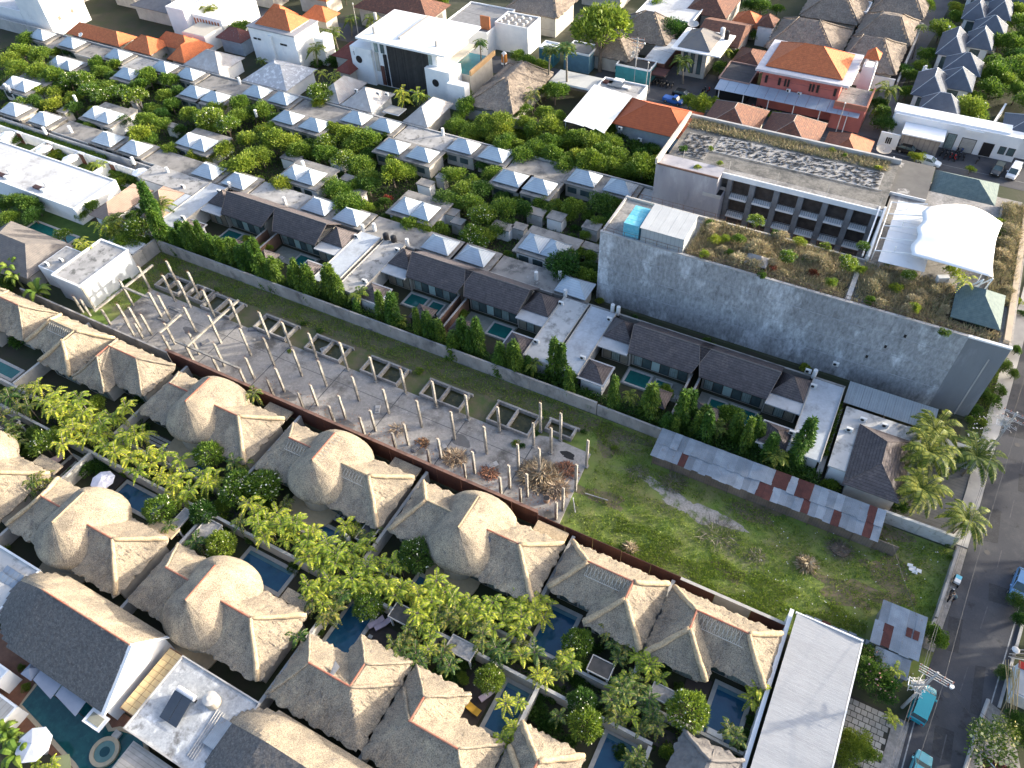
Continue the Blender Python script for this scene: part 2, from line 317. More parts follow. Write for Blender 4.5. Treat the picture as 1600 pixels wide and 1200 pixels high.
for i,(y,dx,a,b) in enumerate([(38,3.2,.9,1.6),(50,1.5,.7,2.2),(57,4.6,1.1,1.2),(66,2.2,.8,2.6),(74,4.4,.9,1.5),(83,1.9,1.0,2.0),(31,4.8,.7,1.4),(45,4.9,.5,2.8)]):
    x=lerp(20.9,25.6,(y-39.5)/50)+dx; sheet('asphalt_repair',[(x-a*rg.uniform(.8,1),y-b),(x+a,y-b*rg.uniform(.8,1)),(x+a*rg.uniform(.85,1),y+b),(x-a,y+b*.9)],.002,mat('asphalt_patch',(.042,.043,.047),(.055,.056,.06),sc=1,rough=.9,grain=(5,.8,1.2)))
for y in (43,62,80): MB().cyl(lerp(20.9,25.6,(y-39.5)/50)+2.4,y,0,.012,.32,.32,14).obj('manhole_cover',mat('iron_cover',(.09,.085,.08),rough=.6))['kind']='structure'
# paving blocks beside the grey shed roof
pvx0,pvy0=14.7,33.6
mb0=MB().box(-.27,.27,-.27,.27,0,.1); pvm=raw('paving_block',mb0.v,mb0.f,mat('paving_block_mat',(.40,.38,.34),(.31,.30,.27),sc=1.5,rnd=.2))
gpad=struct('paved_verge',MB().prism([(14.5,32),(19.0,32),(19.5,38.6),(14.5,38.6)],-.02,.05),mat('paving_joint',(.05,.05,.04),rough=1)); 
for i in range(10):
    for j in range(8):
        x=14.85+j*.6+(i%2)*.3; y=32.4+i*.62
        if x>18.7+(y-32)*.07: continue
        o=mesh_obj('paving_block',pvm,gpad); o.location=(x,y,.0); o['kind']=None; del o['kind']

# ================================================================ WALLS AROUND THE ABANDONED LOT
def wall(name,label,x0,y0,x1,y1,h,t,m,pan=None,cap=.06,z0=-.03,mc=None):
    "a straight wall made of panels, with a coping; pan = panel length"
    L=math.hypot(x1-x0,y1-y0); n=max(1,round(L/pan)) if pan else 1
    o=thing(name,label,'wall',(x0,y0,0)); ux,uy=(x1-x0)/L,(y1-y0)/L; nx,ny=-uy*t/2,ux*t/2
    rg=random.Random(int(abs(x0*7+y0)))
    for i in range(n):
        a=L*i/n+(.02 if i else 0); b=L*(i+1)/n-.02; q=rg.uniform(-.02,.02) if n>1 else 0
        P=[(x0+ux*a+nx,y0+uy*a+ny),(x0+ux*b+nx,y0+uy*b+ny),(x0+ux*b-nx,y0+uy*b-ny),(x0+ux*a-nx,y0+uy*a-ny)]
        MB().prism(P,z0,h+q).obj('wall_panel',m,o)
    if cap:
        c=.05; P=[(x0-nx*1.4,y0-ny*1.4),(x1-nx*1.4,y1-ny*1.4),(x1+nx*1.4,y1+ny*1.4),(x0+nx*1.4,y0+ny*1.4)]
        MB().prism(P,h+.021,h+.021+cap).obj('coping',mc or m,o)
    return o
wall('boundary_wall','long stained grey concrete wall between the abandoned site and the dark-roofed villas',-104.4,60.7,-23,60.8,2.4,.2,Mlot,5.1)
wall('boundary_wall','bare pale wall closing the left end of the abandoned site beside the white block',-104.6,54.6,-104.6,60.6,2.6,.2,Mlot,3)
wall('boundary_wall','leaning mossy concrete wall behind the grass lot, left of the tin shed',-22.9,60.8,-13.8,60.7,2.0,.2,Mlot,3)
wall('boundary_wall','whitewashed peeling wall behind the grass lot, right of the tin shed',13.7,60.9,21.9,61.0,2.0,.25,mat('peeling_whitewash',(.55,.54,.51),(.44,.43,.40),sc=.8,stain=((.2,.2,.17),1.0,.55,.7)),4)
# brown sheet wall along the thatched villas
o=thing('sheet_fence','long rusty-brown metal sheet wall between thatched villas and abandoned site','fence',(-79,41.7,0))
for i in range(22):
    x=-82.5+i*3.55; MB().box(x,x+3.5,41.66,41.74,0,(3.3 if i<17 else 2.75)+.05*math.sin(i*2.1)).obj('metal_sheet',Mbrown,o)
MB().box(-82.5,-22.2,41.5,41.9,3.36,3.43).obj('cap_rail',mat('cap_rail',(.22,.12,.09),(.14,.09,.07),sc=2),o)
o=thing('boundary_wall','grey topped low wall between thatched villas and the end of the abandoned slab','wall',(-115,41.8,0))
for i in range(8): MB().box(-115+i*4.05,-115+i*4.05+4.0,41.6,41.85,0,2.7).obj('wall_panel',Mlot,o)
o=thing('boundary_wall','dark brown capped wall between the right-hand thatched villas and the grass lot','wall',(-4.4,42,0))
for i in range(3): MB().box(-4.5+i*4.0,-4.5+i*4.0+3.95,41.62,41.85,0,2.4).obj('wall_panel',[Mbrown,Mcream,Mbrown][i],o)
MB().box(-4.5,7.4,41.55,41.9,2.41,2.48).obj('coping',Mstone,o)

# ================================================================ ABANDONED COLUMNS, TANKS AND BEAMS
Mcol=mat('column_concrete',(.36,.335,.29),(.25,.235,.205),sc=1.2,rough=.95,bump=.3,stain=((.14,.13,.115),.8,.50,.66),grain=(4,.75,1.2))
def col_proto(seed,sq=.30):
    rg=random.Random(seed); mb=MB(); n=6; vs=[]
    for k in range(n):
        z=k/(n-1); a=sq/2*(1+rg.uniform(-.04,.05)); dx=rg.uniform(-.015,.015); dy=rg.uniform(-.015,.015)
        if k==n-1: a*=.9
        vs+=[(dx-a,dy-a,z),(dx+a,dy-a,z),(dx+a,dy+a,z),(dx-a,dy+a,z)]
    vs[-4]=(vs[-4][0],vs[-4][1],1.02); vs[-2]=(vs[-2][0],vs[-2][1],.975)
    fs=[(0,3,2,1),(4*n-4,4*n-3,4*n-2,4*n-1)]
    for k in range(n-1):
        for j in range(4): fs.append((4*k+j,4*k+(j+1)%4,4*k+4+(j+1)%4,4*k+4+j))
    mb.add(vs,fs); return raw('shaft',mb.v,mb.f,Mcol)
CP=[col_proto(i) for i in range(5)]
mb=MB(); rg=random.Random(4)
for dx,dy in((-.11,-.11),(.11,-.11),(.11,.11),(-.11,.11)):
    mb.tube([(dx,dy,-.05),(dx*1.2,dy*1.1,.25),(dx*1.2+rg.uniform(-.08,.08),dy+rg.uniform(-.08,.08),.5)],.014,4)
RB=raw('rebar',mb.v,mb.f,mat('rusty_bar',(.14,.07,.04),rough=.9))
mb=MB().box(-.26,.26,-.26,.26,0,.25); PLm=raw('footing',mb.v,mb.f,Mconc)
rows=[(43.6,'front row by the brown wall',3.4,[-104.2,-102.5,-98.0,-92.7,-91.0,-85.4,-80.5,-75.4,-70.2,-65.1,-59.7,-54.4,-49.4,-44.2,-38.8,-33.5,-28.4,-25.6,-20.7]),
 (44.95,'second row from the brown wall',4.6,[-103.1,-95.4,-92.5,-90.3,-85.5,-80.6,-75.5,-69.8,-64.2,-58.3,-53.4,-48.4,-43.1,-38.0,-32.9,-27.8,-25.3,-20.5]),
 (48.3,'middle row of the slab',5.5,[-98.0,-91.8,-89.5,-84.6,-79.3,-73.3,-68.8,-63.8,-59.4,-53.6,-48.5,-43.1,-38.0,-33.1,-28.3,-25.4,-20.3]),
 (52.2,'far row beside the tank pits',5.2,[-98.3,-92.8,-89.4,-84.2,-78.9,-73.3,-68.9,-64.0,-58.5,-53.5,-48.4,-43.2,-38.1,-33.3,-28.1,-25.6,-20.6]),
 (54.6,'outermost far row',5.6,[-93.9,-89.7,-28.4,-25.4])]
ordn=['first','second','third','fourth','fifth','sixth','seventh','eighth','ninth','tenth','eleventh','twelfth','thirteenth','fourteenth','fifteenth','sixteenth','seventeenth','eighteenth','nineteenth','twentieth']
rg=random.Random(11)
for yy,nm,hh,xs in rows:
    for i,x in enumerate(xs):
        h=hh*(rg.uniform(.9,1.08)); y=yy+rg.uniform(-.12,.12)
        o=thing('concrete_column','bare concrete column, %s from the left in the %s'%(ordn[i],nm),'column',(x,y,.0),'unfinished columns on the abandoned slab',rz=rg.uniform(-.06,.06))
        s=mesh_obj('shaft',CP[(i*3+int(yy))%5],o); s.location=(0,0,.16); s.scale=(1,1,h)
        r=mesh_obj('rebar',RB,o); r.location=(0,0,h+.16)
        if yy>50: f=mesh_obj('footing',PLm,o); f.location=(0,0,.1)
mb=MB().box(-.16,.16,-.14,.14,0,1); 
def beam(x0,y0,x1,y1,z,lab,zz=None):
    o=thing('concrete_beam',lab,'beam',(x0,y0,z),'beams left on the unfinished columns'); L=math.hypot(x1-x0,y1-y0); ux,uy=(x1-x0)/L,(y1-y0)/L
    nx,ny=-uy*.15,ux*.15; z1=zz if zz else z; b=MB()
    P=[(x0+nx,y0+ny,z+.3),(x0-nx,y0-ny,z+.3),(x1-nx,y1-ny,z1+.3),(x1+nx,y1+ny,z1+.3)]; b.slab(P[::-1],.3); b.obj('beam_span',Mcol,o); return o
beam(-98.2,42.6,-98.2,54.6,3.6,'longest bare beam across the left end of the abandoned slab')
beam(-79.4,43.2,-79.3,54.0,4.0,'diagonal-looking beam over the second tank pit, running towards the back wall')
beam(-82.3,43.5,-69.8,43.5,3.4,'beam joining front columns along the brown sheet wall')
beam(-97.6,48.3,-91.9,48.2,4.1,'short beam between two columns left of the first tank pit')
beam(-85.2,43.4,-85.2,48.3,3.9,'short cross beam between front and middle columns')
Mpitw=mat('pit_water',(.025,.028,.012),(.05,.05,.02),sc=1.2,rough=.2,bump=.1,stain=((.09,.07,.03),1.5,.55,.7))
def tank(x0,x1,y0,y1,lab,split=True,z=.75):
    o=thing('tank_pit',lab,'concrete tank',(x0,y0,0),'open tank pits along the slab')
    t=.22; b=MB(); b.box(x0,x1,y0,y0+t,-.03,z); b.box(x0,x1,y1-t,y1,-.03,z); b.box(x0,x0+t,y0+t,y1-t,-.03,z-.003); b.box(x1-t,x1,y0+t,y1-t,-.03,z-.003); b.obj('tank_wall',Mconc,o)
    if split: MB().box((x0+x1)/2-.14,(x0+x1)/2+.14,y0+t,y1-t,-.03,z+.06).obj('divider',Mconc,o)
    MB().box(x0+t,x1-t,y0+t,y1-t,-.03,.12).obj('stagnant_water',Mpitw,o)
    MB().box(x0-.3,x1+.3,y1+.02,y1+.3,-.03,.45).obj('outer_ledge',Mconc,o)
tn=[(-98.2,-93.0,53.2,56.4),(-87.6,-81.6,52.7,56.2),(-76.8,-70.6,52.8,56),(-66.8,-60.4,52.7,55.9),(-56.6,-50.2,52.7,55.9),(-46.4,-39.9,52.7,55.9),(-35.8,-29.4,52.9,56.6),(-28.0,-24.1,55.0,57.0)]
for i,t in enumerate(tn): tank(*t,'open concrete tank pit, %s from the left of the site'%ordn[i],split=i not in(7,))
tank(-92.3,-89.7,47.8,50.6,'small sunken pit in the middle of the slab, left end',False,.4)
tank(-91.6,-87.8,53.4,56.4,'block of open concrete cells with upright posts between first two tank pits',True,.9)

# ================================================================ TIN SHEDS
def sheetroof(o,x0,x1,y0,y1,z0,z1,n,red,seed,ov=.06):
    "corrugated sheets laid side by side; every sheet is an object"
    rg=random.Random(seed); wd=(x1-x0)/n
    for i in range(n):
        a=x0+i*wd; q=rg.uniform(-.03,.03); e=rg.uniform(-.15,.12); zz=.012*(i%3)
        MB().slab([(a-ov,y0+e,z0+zz+q),(a+wd,y0+e,z0+zz+q),(a+wd,y1,z1+zz),(a-ov,y1,z1+zz)],.02).obj('roof_sheet',Mrust if i in red else Mmetal,o)
o=thing('long_shed','long low tin shed with patched grey and rust-red sheets along the back wall','shed',(-13.6,56.4,0))
sheetroof(o,-13.6,13.8,58.0,60.3,2.55,2.9,30,(16,17,19,20,28),3)
sheetroof(o,-13.6,13.8,56.2,58.2,2.2,2.53,31,(4,15,16,21,25,29),7)
for i in range(12): MB().box(-13.3+i*2.45,-13.3+i*2.45+2.41,56.6,56.72,-.02,2.1-.03*(i%2)).obj('board_wall',mat('shed_board',(.20,.16,.125),(.14,.12,.10),sc=1,rnd=.2,stripe=('X',.3,.3,.3)),o)
MB().box(-13.3,13.6,59.9,60.1,-.02,2.5).obj('back_wall',Mconc,o)
for i in range(12): MB().box(-13.35+i*2.45,-13.27+i*2.45,56.3,56.4,-.02,2.15).obj('post',Mtrunk,o)
o=thing('tin_shed','small square tin shed with rust-red patches beside the road','shed',(17.5,46,0))
sheetroof(o,15.6,20.0,46.4,49.0,2.55,2.75,5,(),5); sheetroof(o,15.3,20.0,43.9,46.5,2.35,2.58,5,(1,),9)
for x,y in((18.3,46.0),(19.0,46.0)): MB().slab([(x,y,2.60),(x+.55,y,2.60),(x+.55,y+1.0,2.70),(x,y+1.0,2.70)],.02).obj('rusty_patch',Mrust,o)
MB().box(15.8,19.7,44.3,44.4,-.02,2.3).obj('tin_wall',Mmetal,o); MB().box(19.6,19.7,44.4,48.7,-.02,2.4).obj('tin_wall',Mmetal,o); MB().box(15.8,15.9,44.4,48.7,-.02,2.4).obj('tin_wall',Mmetal,o)
o=thing('lean_to','low lean-to of grey sheets between the small tin shed and the flowering tree','lean-to',(17.5,43,0))
sheetroof(o,16.0,19.4,41.5,43.8,2.0,2.2,4,(),12); MB().box(16.1,19.2,41.7,41.8,-.02,1.95).obj('tin_wall',Mmetal,o)
o=thing('sheet_row','row of old tin and timber scraps along the top edge of the big grey roof','sheet pile',(9,44.5,0))
for i in range(8): MB().box(8.9+i*.9,8.9+i*.9+.8,43.9+.2*(i%2),44.9,.0,.5+.15*(i%3)).obj('scrap_sheet',Mrust if i==2 else Mmetal,o)
# long pale corrugated roof
o=thing('long_hall','long hall with one plain pale grey sheet roof at the bottom right','hall',(11,36,0))
Mpale=mat('pale_grey_sheet',(.39,.395,.40),(.33,.335,.34),sc=.18,rough=.55,bump=.3,stripe=('Y',.35,.25,.12),stretch=(.35,2,1),stain=((.33,.33,.325),.6,.56,.75),grain=(3,.9,1.08))
for i in range(9): MB().slab([(7.75,24.6+i*2.03,3.5),(14.3,24.6+i*2.03,3.3),(14.3,26.626+i*2.03,3.3),(7.75,26.626+i*2.03,3.5)],.06).obj('roof_sheet',Mpale,o)
MB().box(8.2,14.0,25.0,42.4,-.02,3.2).obj('wall',Mconc,o); MB().box(7.6,14.45,42.9,43.05,3.2,3.52).obj('gutter',Mwhite,o)
MB().box(14.35,14.5,24.6,42.85,3.1,3.28).obj('gutter',Mwhite,o)
sheet('yard_floor',[(7.3,10),(16,10),(16,24.5),(7.3,24.5)],-.01,Mpave)

# ================================================================ THATCHED VILLAS
def hipf(x0,x1,y0,y1,ze,rx0,rx1,ry0,ry1,zr):
    "height of a steep thatched hip at (x,y)"
    h=zr-ze
    def f(x,y):
        t=1e9
        if rx0>x0: t=min(t,(x-x0)/(rx0-x0))
        if rx1<x1: t=min(t,(x1-x)/(x1-rx1))
        if ry0>y0: t=min(t,(y-y0)/(ry0-y0))
        if ry1<y1: t=min(t,(y1-y)/(y1-ry1))
        t=max(0,min(1,t)); return ze+h*(t-.06*math.sin(math.pi*t)*1.2)
    return f
def thatch_hip(parent,x0,x1,y0,y1,ze,rx0,rx1,ry0,ry1,zr,mats=None,name='thatched_roof',res=.32,seed=0,th=.38):
    f=hipf(x0,x1,y0,y1,ze,rx0,rx1,ry0,ry1,zr); rg=random.Random(seed+int(x0*13+y0))
    nx=max(6,int((x1-x0)/res)); ny=max(6,int((y1-y0)/res)); v=[]; fs=[]
    ph=[rg.uniform(0,6) for _ in range(6)]
    for j in range(ny+1):
        for i in range(nx+1):
            x=lerp(x0,x1,i/nx); y=lerp(y0,y1,j/ny); z=f(x,y)
            cx=min(x-x0,x1-x); cy=min(y-y0,y1-y)
            z+=.035*math.sin(x*2.1+ph[0])*math.sin(y*2.3+ph[1])+rg.uniform(-.03,.03)
            e=0
            if i in(0,nx) or j in(0,ny):
                k=.10*math.sin(3.1*(x+y)+ph[2])+rg.uniform(-.13,.13)
                if i==0: x+=k
                if i==nx: x-=k
                if j==0: y+=k
                if j==ny: y-=k
                if i in(0,nx) and j in(0,ny): x+=(.35 if i==0 else -.35); y+=(.35 if j==0 else -.35)
                z-=.06
            v.append((x,y,z))
    n=nx+1
    for j in range(ny):
        for i in range(nx): fs.append((j*n+i,j*n+i+1,(j+1)*n+i+1,(j+1)*n+i))
    loop=[i for i in range(nx+1)]+[j*n+nx for j in range(1,ny+1)]+[ny*n+i for i in range(nx-1,-1,-1)]+[j*n for j in range(ny-1,0,-1)]
    b=len(v); cxm,cym=(x0+x1)/2,(y0+y1)/2
    for q in loop:
        x,y,z=v[q]; v.append((x+(.18 if x<cxm else -.18),y+(.18 if y<cym else -.18),ze-th))
    m=len(loop)
    for k in range(m): fs.append((loop[k],b+k,b+(k+1)%m,loop[(k+1)%m]))
    fs.append(tuple(range(b,b+m))[::-1])
    mb=MB(); mb.add(v,fs)
    # loose straw bundles standing proud of the surface and hanging over the eave
    for k in range(int((x1-x0)*(y1-y0)*2.2)):
        x=rg.uniform(x0+.2,x1-.2); y=rg.uniform(y0+.2,y1-.2); e=.25; gx=(f(x+e,y)-f(x-e,y))/(2*e); gy=(f(x,y+e)-f(x,y-e))/(2*e); L=math.hypot(gx,gy)
        if L<.1: continue
        ux,uy=-gx/L,-gy/L; l=rg.uniform(.3,.8); w_=rg.uniform(.05,.13); z=f(x,y); zb=f(min(max(x+ux*l,x0),x1),min(max(y+uy*l,y0),y1))
        X1=min(max(x+ux*l,x0+.1),x1-.1); Y1=min(max(y+uy*l,y0+.1),y1-.1); zb=f(X1,Y1); ux=(X1-x)/l; uy=(Y1-y)/l
        mb.add([(x-uy*w_,y+ux*w_,z+.01),(x+uy*w_,y-ux*w_,z+.01),(x+ux*l+uy*w_*.6,y+uy*l-ux*w_*.6,zb+rg.uniform(.05,.13)),(x+ux*l-uy*w_*.6,y+uy*l+ux*w_*.6,zb+rg.uniform(.05,.13))],[(0,1,2,3)])
    o=mb.obj(name,mats or Mth,parent)
    return o,f
def roll(parent,p0,p1,r=.28,seed=0,m=None,name='straw_roll',sag=.12):
    rg=random.Random(seed+int(p0[0]*7+p1[1]*5)); n=9; pts=[];rs=[]
    for i in range(n):
        t=i/(n-1); pts.append((lerp(p0[0],p1[0],t)+rg.uniform(-.05,.05),lerp(p0[1],p1[1],t)+rg.uniform(-.05,.05),lerp(p0[2],p1[2],t)-sag*math.sin(math.pi*t)+.05))
        rs.append(r*(.85+.35*(1-t))*rg.uniform(.9,1.08))
    rs[0]*=.75
    MB().tube(pts,rs,8).obj(name,m or Mroll,parent,smooth=True)
def rollset(parent,x0,x1,y0,y1,ze,rx0,rx1,ry0,ry1,zr,which='abcd',r=.26,ridge=None,m=None):
    C={'a':((x0,y0),(rx0,ry0)),'b':((x1,y0),(rx1,ry0)),'c':((x1,y1),(rx1,ry1)),'d':((x0,y1),(rx0,ry1))}
    for k in which:
        (a,b),(c,d)=C[k]; a=lerp(a,c,.05); b=lerp(b,d,.05)
        roll(parent,(a,b,ze+.12),(c,d,zr),r,m=m)
    if ridge:
        MB().tube([(rx0,ry0,zr+.08),(rx1,ry1,zr+.08)],.11,6).obj('ridge_tiles' if ridge=='red' else 'ridge_roll',Mred if ridge=='red' else Mroll,parent)
def rafters(parent,x0,x1,yt,zt,yb,zb):
    "pale lattice battens lashed over the top of a slope"
    mb=MB(); n=int((x1-x0)/.42)
    for i in range(n):
        a=x0+i*.42; mb.tube([(a,yt,zt),(a+.3,yb,zb)],.022,3); mb.tube([(a+.3,yt,zt),(a,yb,zb)],.022,3)
    mb.tube([(x0,yb,zb),(x1,yb,zb)],.03,3); mb.obj('lashing_net',mat('pale_cord',(.6,.57,.5)),parent)['kind']='stuff'
def villa_walls(o,x0,x1,y0,y1,h=2.9,front='s'):
    MB().box(x0,x1,y0,y1,-.02,h).obj('wall',Mcream,o)
    y=y0-.012 if front=='s' else y1+.012; n=max(2,int((x1-x0)/2.1))
    for i in range(n):
        a=x0+.4+(x1-x0-.8)*i/n; b=x0+.4+(x1-x0-.8)*(i+1)/n-.25
        g=MB().box(a,b,y-.02,y+.02,.15,2.4).obj('window',Mdark,o); MB().box(a+.07,b-.07,y-.035 if front=='s' else y+.021,y-.021 if front=='s' else y+.035,.22,2.33).obj('pane',Mcurt if i%2 else Mglass,g)
def dome(parent,cx,yb0,yb1,yr0,yr1,rad,ze,zr,seed=0):
    "rounded, overhanging thatch dome over a short ridge"
    rg=random.Random(seed); na=72; ns=15; v=[];fs=[]
    for s in range(ns+1):
        t=s/ns
        for a in range(na):
            th=2*math.pi*a/na; c,sn=math.cos(th),math.sin(th)
            yc=yr1 if sn>0 else yr0; ext=(yb1-yr1) if sn>0 else (yr0-yb0)
            rr=1/math.sqrt((c/rad)**2+(sn/ext)**2) if abs(sn)>1e-6 else rad
            # straight flanks between the two ridge ends
            x=cx+c*rr*t; y=yc+sn*rr*t
            z=zr-(zr-ze)*(.85*t+.15*t**5)+.35*math.sin(math.pi*t)*(1-abs(sn)*.3)
            k=rg.uniform(-.045,.045)+.03*math.sin(a*1.9)*t
            if s==ns: z-=.05+rg.uniform(0,.06); x+=rg.uniform(-.06,.06)
            v.append((x,y,z+k))
    for s in range(ns):
        for a in range(na): fs.append((s*na+a,(s+1)*na+a,(s+1)*na+(a+1)%na,s*na+(a+1)%na))
    fs.append(tuple(range(na)))
    b=len(v); 
    for a in range(na):
        x,y,z=v[ns*na+a]; v.append((lerp(x,cx,.07),lerp(y,(yr0+yr1)/2,.07),ze-.5))
    for a in range(na): fs.append((ns*na+a,b+a,b+(a+1)%na,ns*na+(a+1)%na))
    fs.append(tuple(range(b,b+na))[::-1])
    mb=MB(); mb.add(v,fs); o=mb.obj('dome_roof',Mth,parent,smooth=True); return o
def domed(x0,dy,lab,new=0,tops=0,red=(1,1,1)):
    o=thing('thatched_villa',lab,'villa',(x0+10,36+dy,0),'domed thatched villas'); Y=dy
    A=(x0+.15,x0+9.2,31.5+Y,39.6+Y,3.0,x0+3.2,x0+7.3,36+Y,36+Y,5.6)
    thatch_hip(o,*A,seed=1); rollset(o,*A,which='ad' if new&1 else 'd',r=.26 if new&1 else .15,ridge='red' if red[0] else 'x',m=None if new&1 else Mth)
    B=(x0+9.7,x0+19.6,31.2+Y,39.6+Y,3.0,x0+10.9,x0+15.6,35.8+Y,35.8+Y,5.6)
    thatch_hip(o,*B,seed=2); rollset(o,*B,which='bc',r=.27,ridge='red' if red[2] else 'x')
    dome(o,x0+9.1,30.4+Y,41.3+Y,33.8+Y,38.3+Y,4.55,3.2,7.3,seed=int(abs(x0)))
    MB().tube([(x0+9.1,33.8+Y,7.34),(x0+9.1,38.3+Y,7.34)],.10,6).obj('ridge_tiles',Mred if red[1] else Mroll,o)
    if tops&1: rafters(o,x0+3.3,x0+7.2,36+Y-.12,5.63,34.7+Y,4.95)
    if tops&2: rafters(o,x0+11.0,x0+15.5,35.7+Y,5.62,34.5+Y,5.0)
    if tops&4:
        mb=MB()
        for i in range(9): a=34+Y+i*.48; mb.tube([(x0+9.2,a,7.36),(x0+10.2,a+.35,7.08)],.02,3); mb.tube([(x0+9.2,a+.35,7.36),(x0+10.2,a,7.08)],.02,3)
        mb.obj('lashing_net',mat('pale_cord',(.6,.57,.5)),o)['kind']='stuff'
    villa_walls(o,x0+1.0,x0+8.6,32.4+Y,38.8+Y); villa_walls(o,x0+10.6,x0+18.8,32.1+Y,38.9+Y)
    MB().cyl(x0+9.1,32.9+Y,-.02,2.7,2.0,2.0,20).obj('round_room',Mcream,o)
    # slate-grey felt patches where the thatch is worn
    rg=random.Random(int(abs(x0)+abs(dy)))
    f=hipf(*B)
    for k in range(5):
        x=x0+11.2+rg.uniform(0,1.0); y=31.9+Y+k*.75; s=rg.uniform(.25,.5); pts=[(x+s*math.cos(a)*.8,y+s*math.sin(a)) for a in [i*.785+rg.uniform(-.2,.2) for i in range(8)]]
        b=MB(); b.slab([(px,py,f(px,py)+.09) for px,py in pts],.03); b.obj('worn_patch',Mtarp,o)
    # porch slab between wings
    MB().cyl(x0+9.1,31.4+Y,0,.22,3.3,3.3,28).obj('round_terrace',Mbeige,o)
    MB().box(x0+15.2,x0+19.2,39.7+Y,41.2+Y,2.2,2.5).obj('rear_canopy',Mroll if new&2 else Mth,o)
    return o
domed(-78.1,0,'domed thatched villa at the left end of the front row, beside the brown sheet wall',0,0,(1,1,1))
domed(-57.5,0,'middle domed thatched villa by the brown wall, dome ridge under pale lashing net',0,7,(1,1,0))
domed(-37.1,0,'domed thatched villa with straw-coloured new ridge rolls, right of the middle of the row',3,0,(0,0,1))
domed(-78.8,-20.4,'domed thatched villa with torn dark patches, beside the white parasol and blue pool',3,0,(1,0,1))
domed(-58.2,-20.4,'domed thatched villa just above the white gable of the pool pavilion, orange ridge tiles',0,0,(1,1,1))
domed(-99.4,-20.4,'thatched villa cut off by the left edge of the photo, second row',0,0,(1,0,1))
def ell(x0,x1,dy,lab,side,north=True,new='',red=True,net=False,wing=6.8,nm='thatched_villa',dead=0):
    "two crossing hips in an L; side=+1 puts the wing at the right end"
    o=thing(nm,lab,'villa',((x0+x1)/2,36+dy,0),'L-shaped thatched villas')
    sg=1 if north else -1
    # north=True: wing reaches towards -y (front row); otherwise towards +y
    yb=40.3 if north else 31.2; 
    if north: M=(x0,x1,33.6+dy,40.3+dy); wy=(31.7+dy,40.2+dy); ry=37.2+dy; wr=(35.0+dy,37.2+dy)
    else: M=(x0,x1,10.2+dy,17.6+dy); wy=(10.3+dy,20.1+dy); ry=14.4+dy; wr=(14.4+dy,16.9+dy)
    A=(M[0],M[1],M[2],M[3],3.0,x0+3.3,x1-3.3,ry,ry,5.9)
    thatch_hip(o,*A,seed=3)
    wx=(x1-wing,x1) if side>0 else (x0,x0+wing); rx=(wx[0]+wx[1])/2
    B=(wx[0],wx[1],wy[0],wy[1],3.0,rx,rx+.02,wr[0],wr[1],5.92)
    thatch_hip(o,*B,seed=4)
    cset={'m':A,'w':B}
    far='ad' if side>0 else 'bc'; near='bc' if side>0 else 'ad'
    rollset(o,*A,which=far,r=.3 if new else .14,ridge='red' if red else 'x',m=None if new else Mth)
    rollset(o,*B,which='ab' if north else 'cd',r=.3 if new else .14,m=None if new else Mth)
    rollset(o,*A,which='c' if side>0 else 'd',r=.3 if new else .2,m=None if new else Mth)
    MB().tube([(rx,wr[0],5.98),(rx,wr[1],5.98)],.1,6).obj('ridge_tiles',Mred if red else Mroll,o)
    if net: rafters(o,x0+3.4,x1-3.4,ry-.1,5.93,ry-1.2,4.95)
    villa_walls(o,x0+.9,x1-.9,M[2]+.9,M[3]-.9,front='s' if north else 'n'); villa_walls(o,wx[0]+.9,wx[1]-.9,wy[0]+.9,wy[1]-1.0,front='s' if north else 'n')
    return o
ell(-17.1,-5.2,0,'thatched villa with lashing net, second from the right in the front row',1,True,'n',True,True)
ell(-5.0,7.1,0,'thatched villa with thick straw hip rolls at the right end of the front row',-1,True,'n',True,True)
ell(-103.3,-91.3,0,'thatched villa with new straw rolls, right of the leftmost one by the slab',1,True,'n',False,True)
ell(-91.1,-79.0,0,'thatched villa with red ridge, just left of the domed villas',-1,True,'',True)
ell(-115.6,-103.6,0,'thatched villa with maroon ridge beside the bananas at the left edge',-1,True,'',True)
ell(-127.8,-115.8,0,'thatched villa cut off at the left edge above the bananas',1,True,'',True)
ell(-37.3,-25.5,0,'brown thatched villa with black cowl on its terracotta ridge, bottom middle',1,False,'',True)
ell(-25.3,-13.3,0,'brown thatched villa with lilac loungers and an orange sunbed, right of bottom middle',-1,False,'',True)
ell(-13.1,-1.2,0,'straw-rolled thatched villa rising from the bottom edge beside a narrow blue pool',-1,False,'n',True,wing=7.0)
o=thing('thatched_villa','grey thatched roof end cut by the bottom edge, left of the deep pool','villa',(4,21,0)); A=(1.0,7.2,14,26.6,3.0,4.1,4.12,19,24.2,5.6); thatch_hip(o,*A,mats=mat('grey_thatch',(.20,.19,.18),(.15,.14,.135),sc=2,rough=1,bump=1,bsc=9),seed=9); rollset(o,*A,which='cd',r=.2,m=MATS['grey_thatch']); villa_walls(o,2,6.3,15,25.5,front='n')
# felt cowl on the ridge of the bottom villa
o=thing('ridge_cowl','slate-coloured cloth hanging over the ridge of the bottom middle thatched villa','cloth',(-31.5,15.2,5.4))
MB().slab([(-31.9,15.9,5.55),(-31.1,15.6,5.6),(-31.0,14.3,5.97),(-31.3,14.2,5.98)],.05).obj('felt_piece',Mtarp,o)
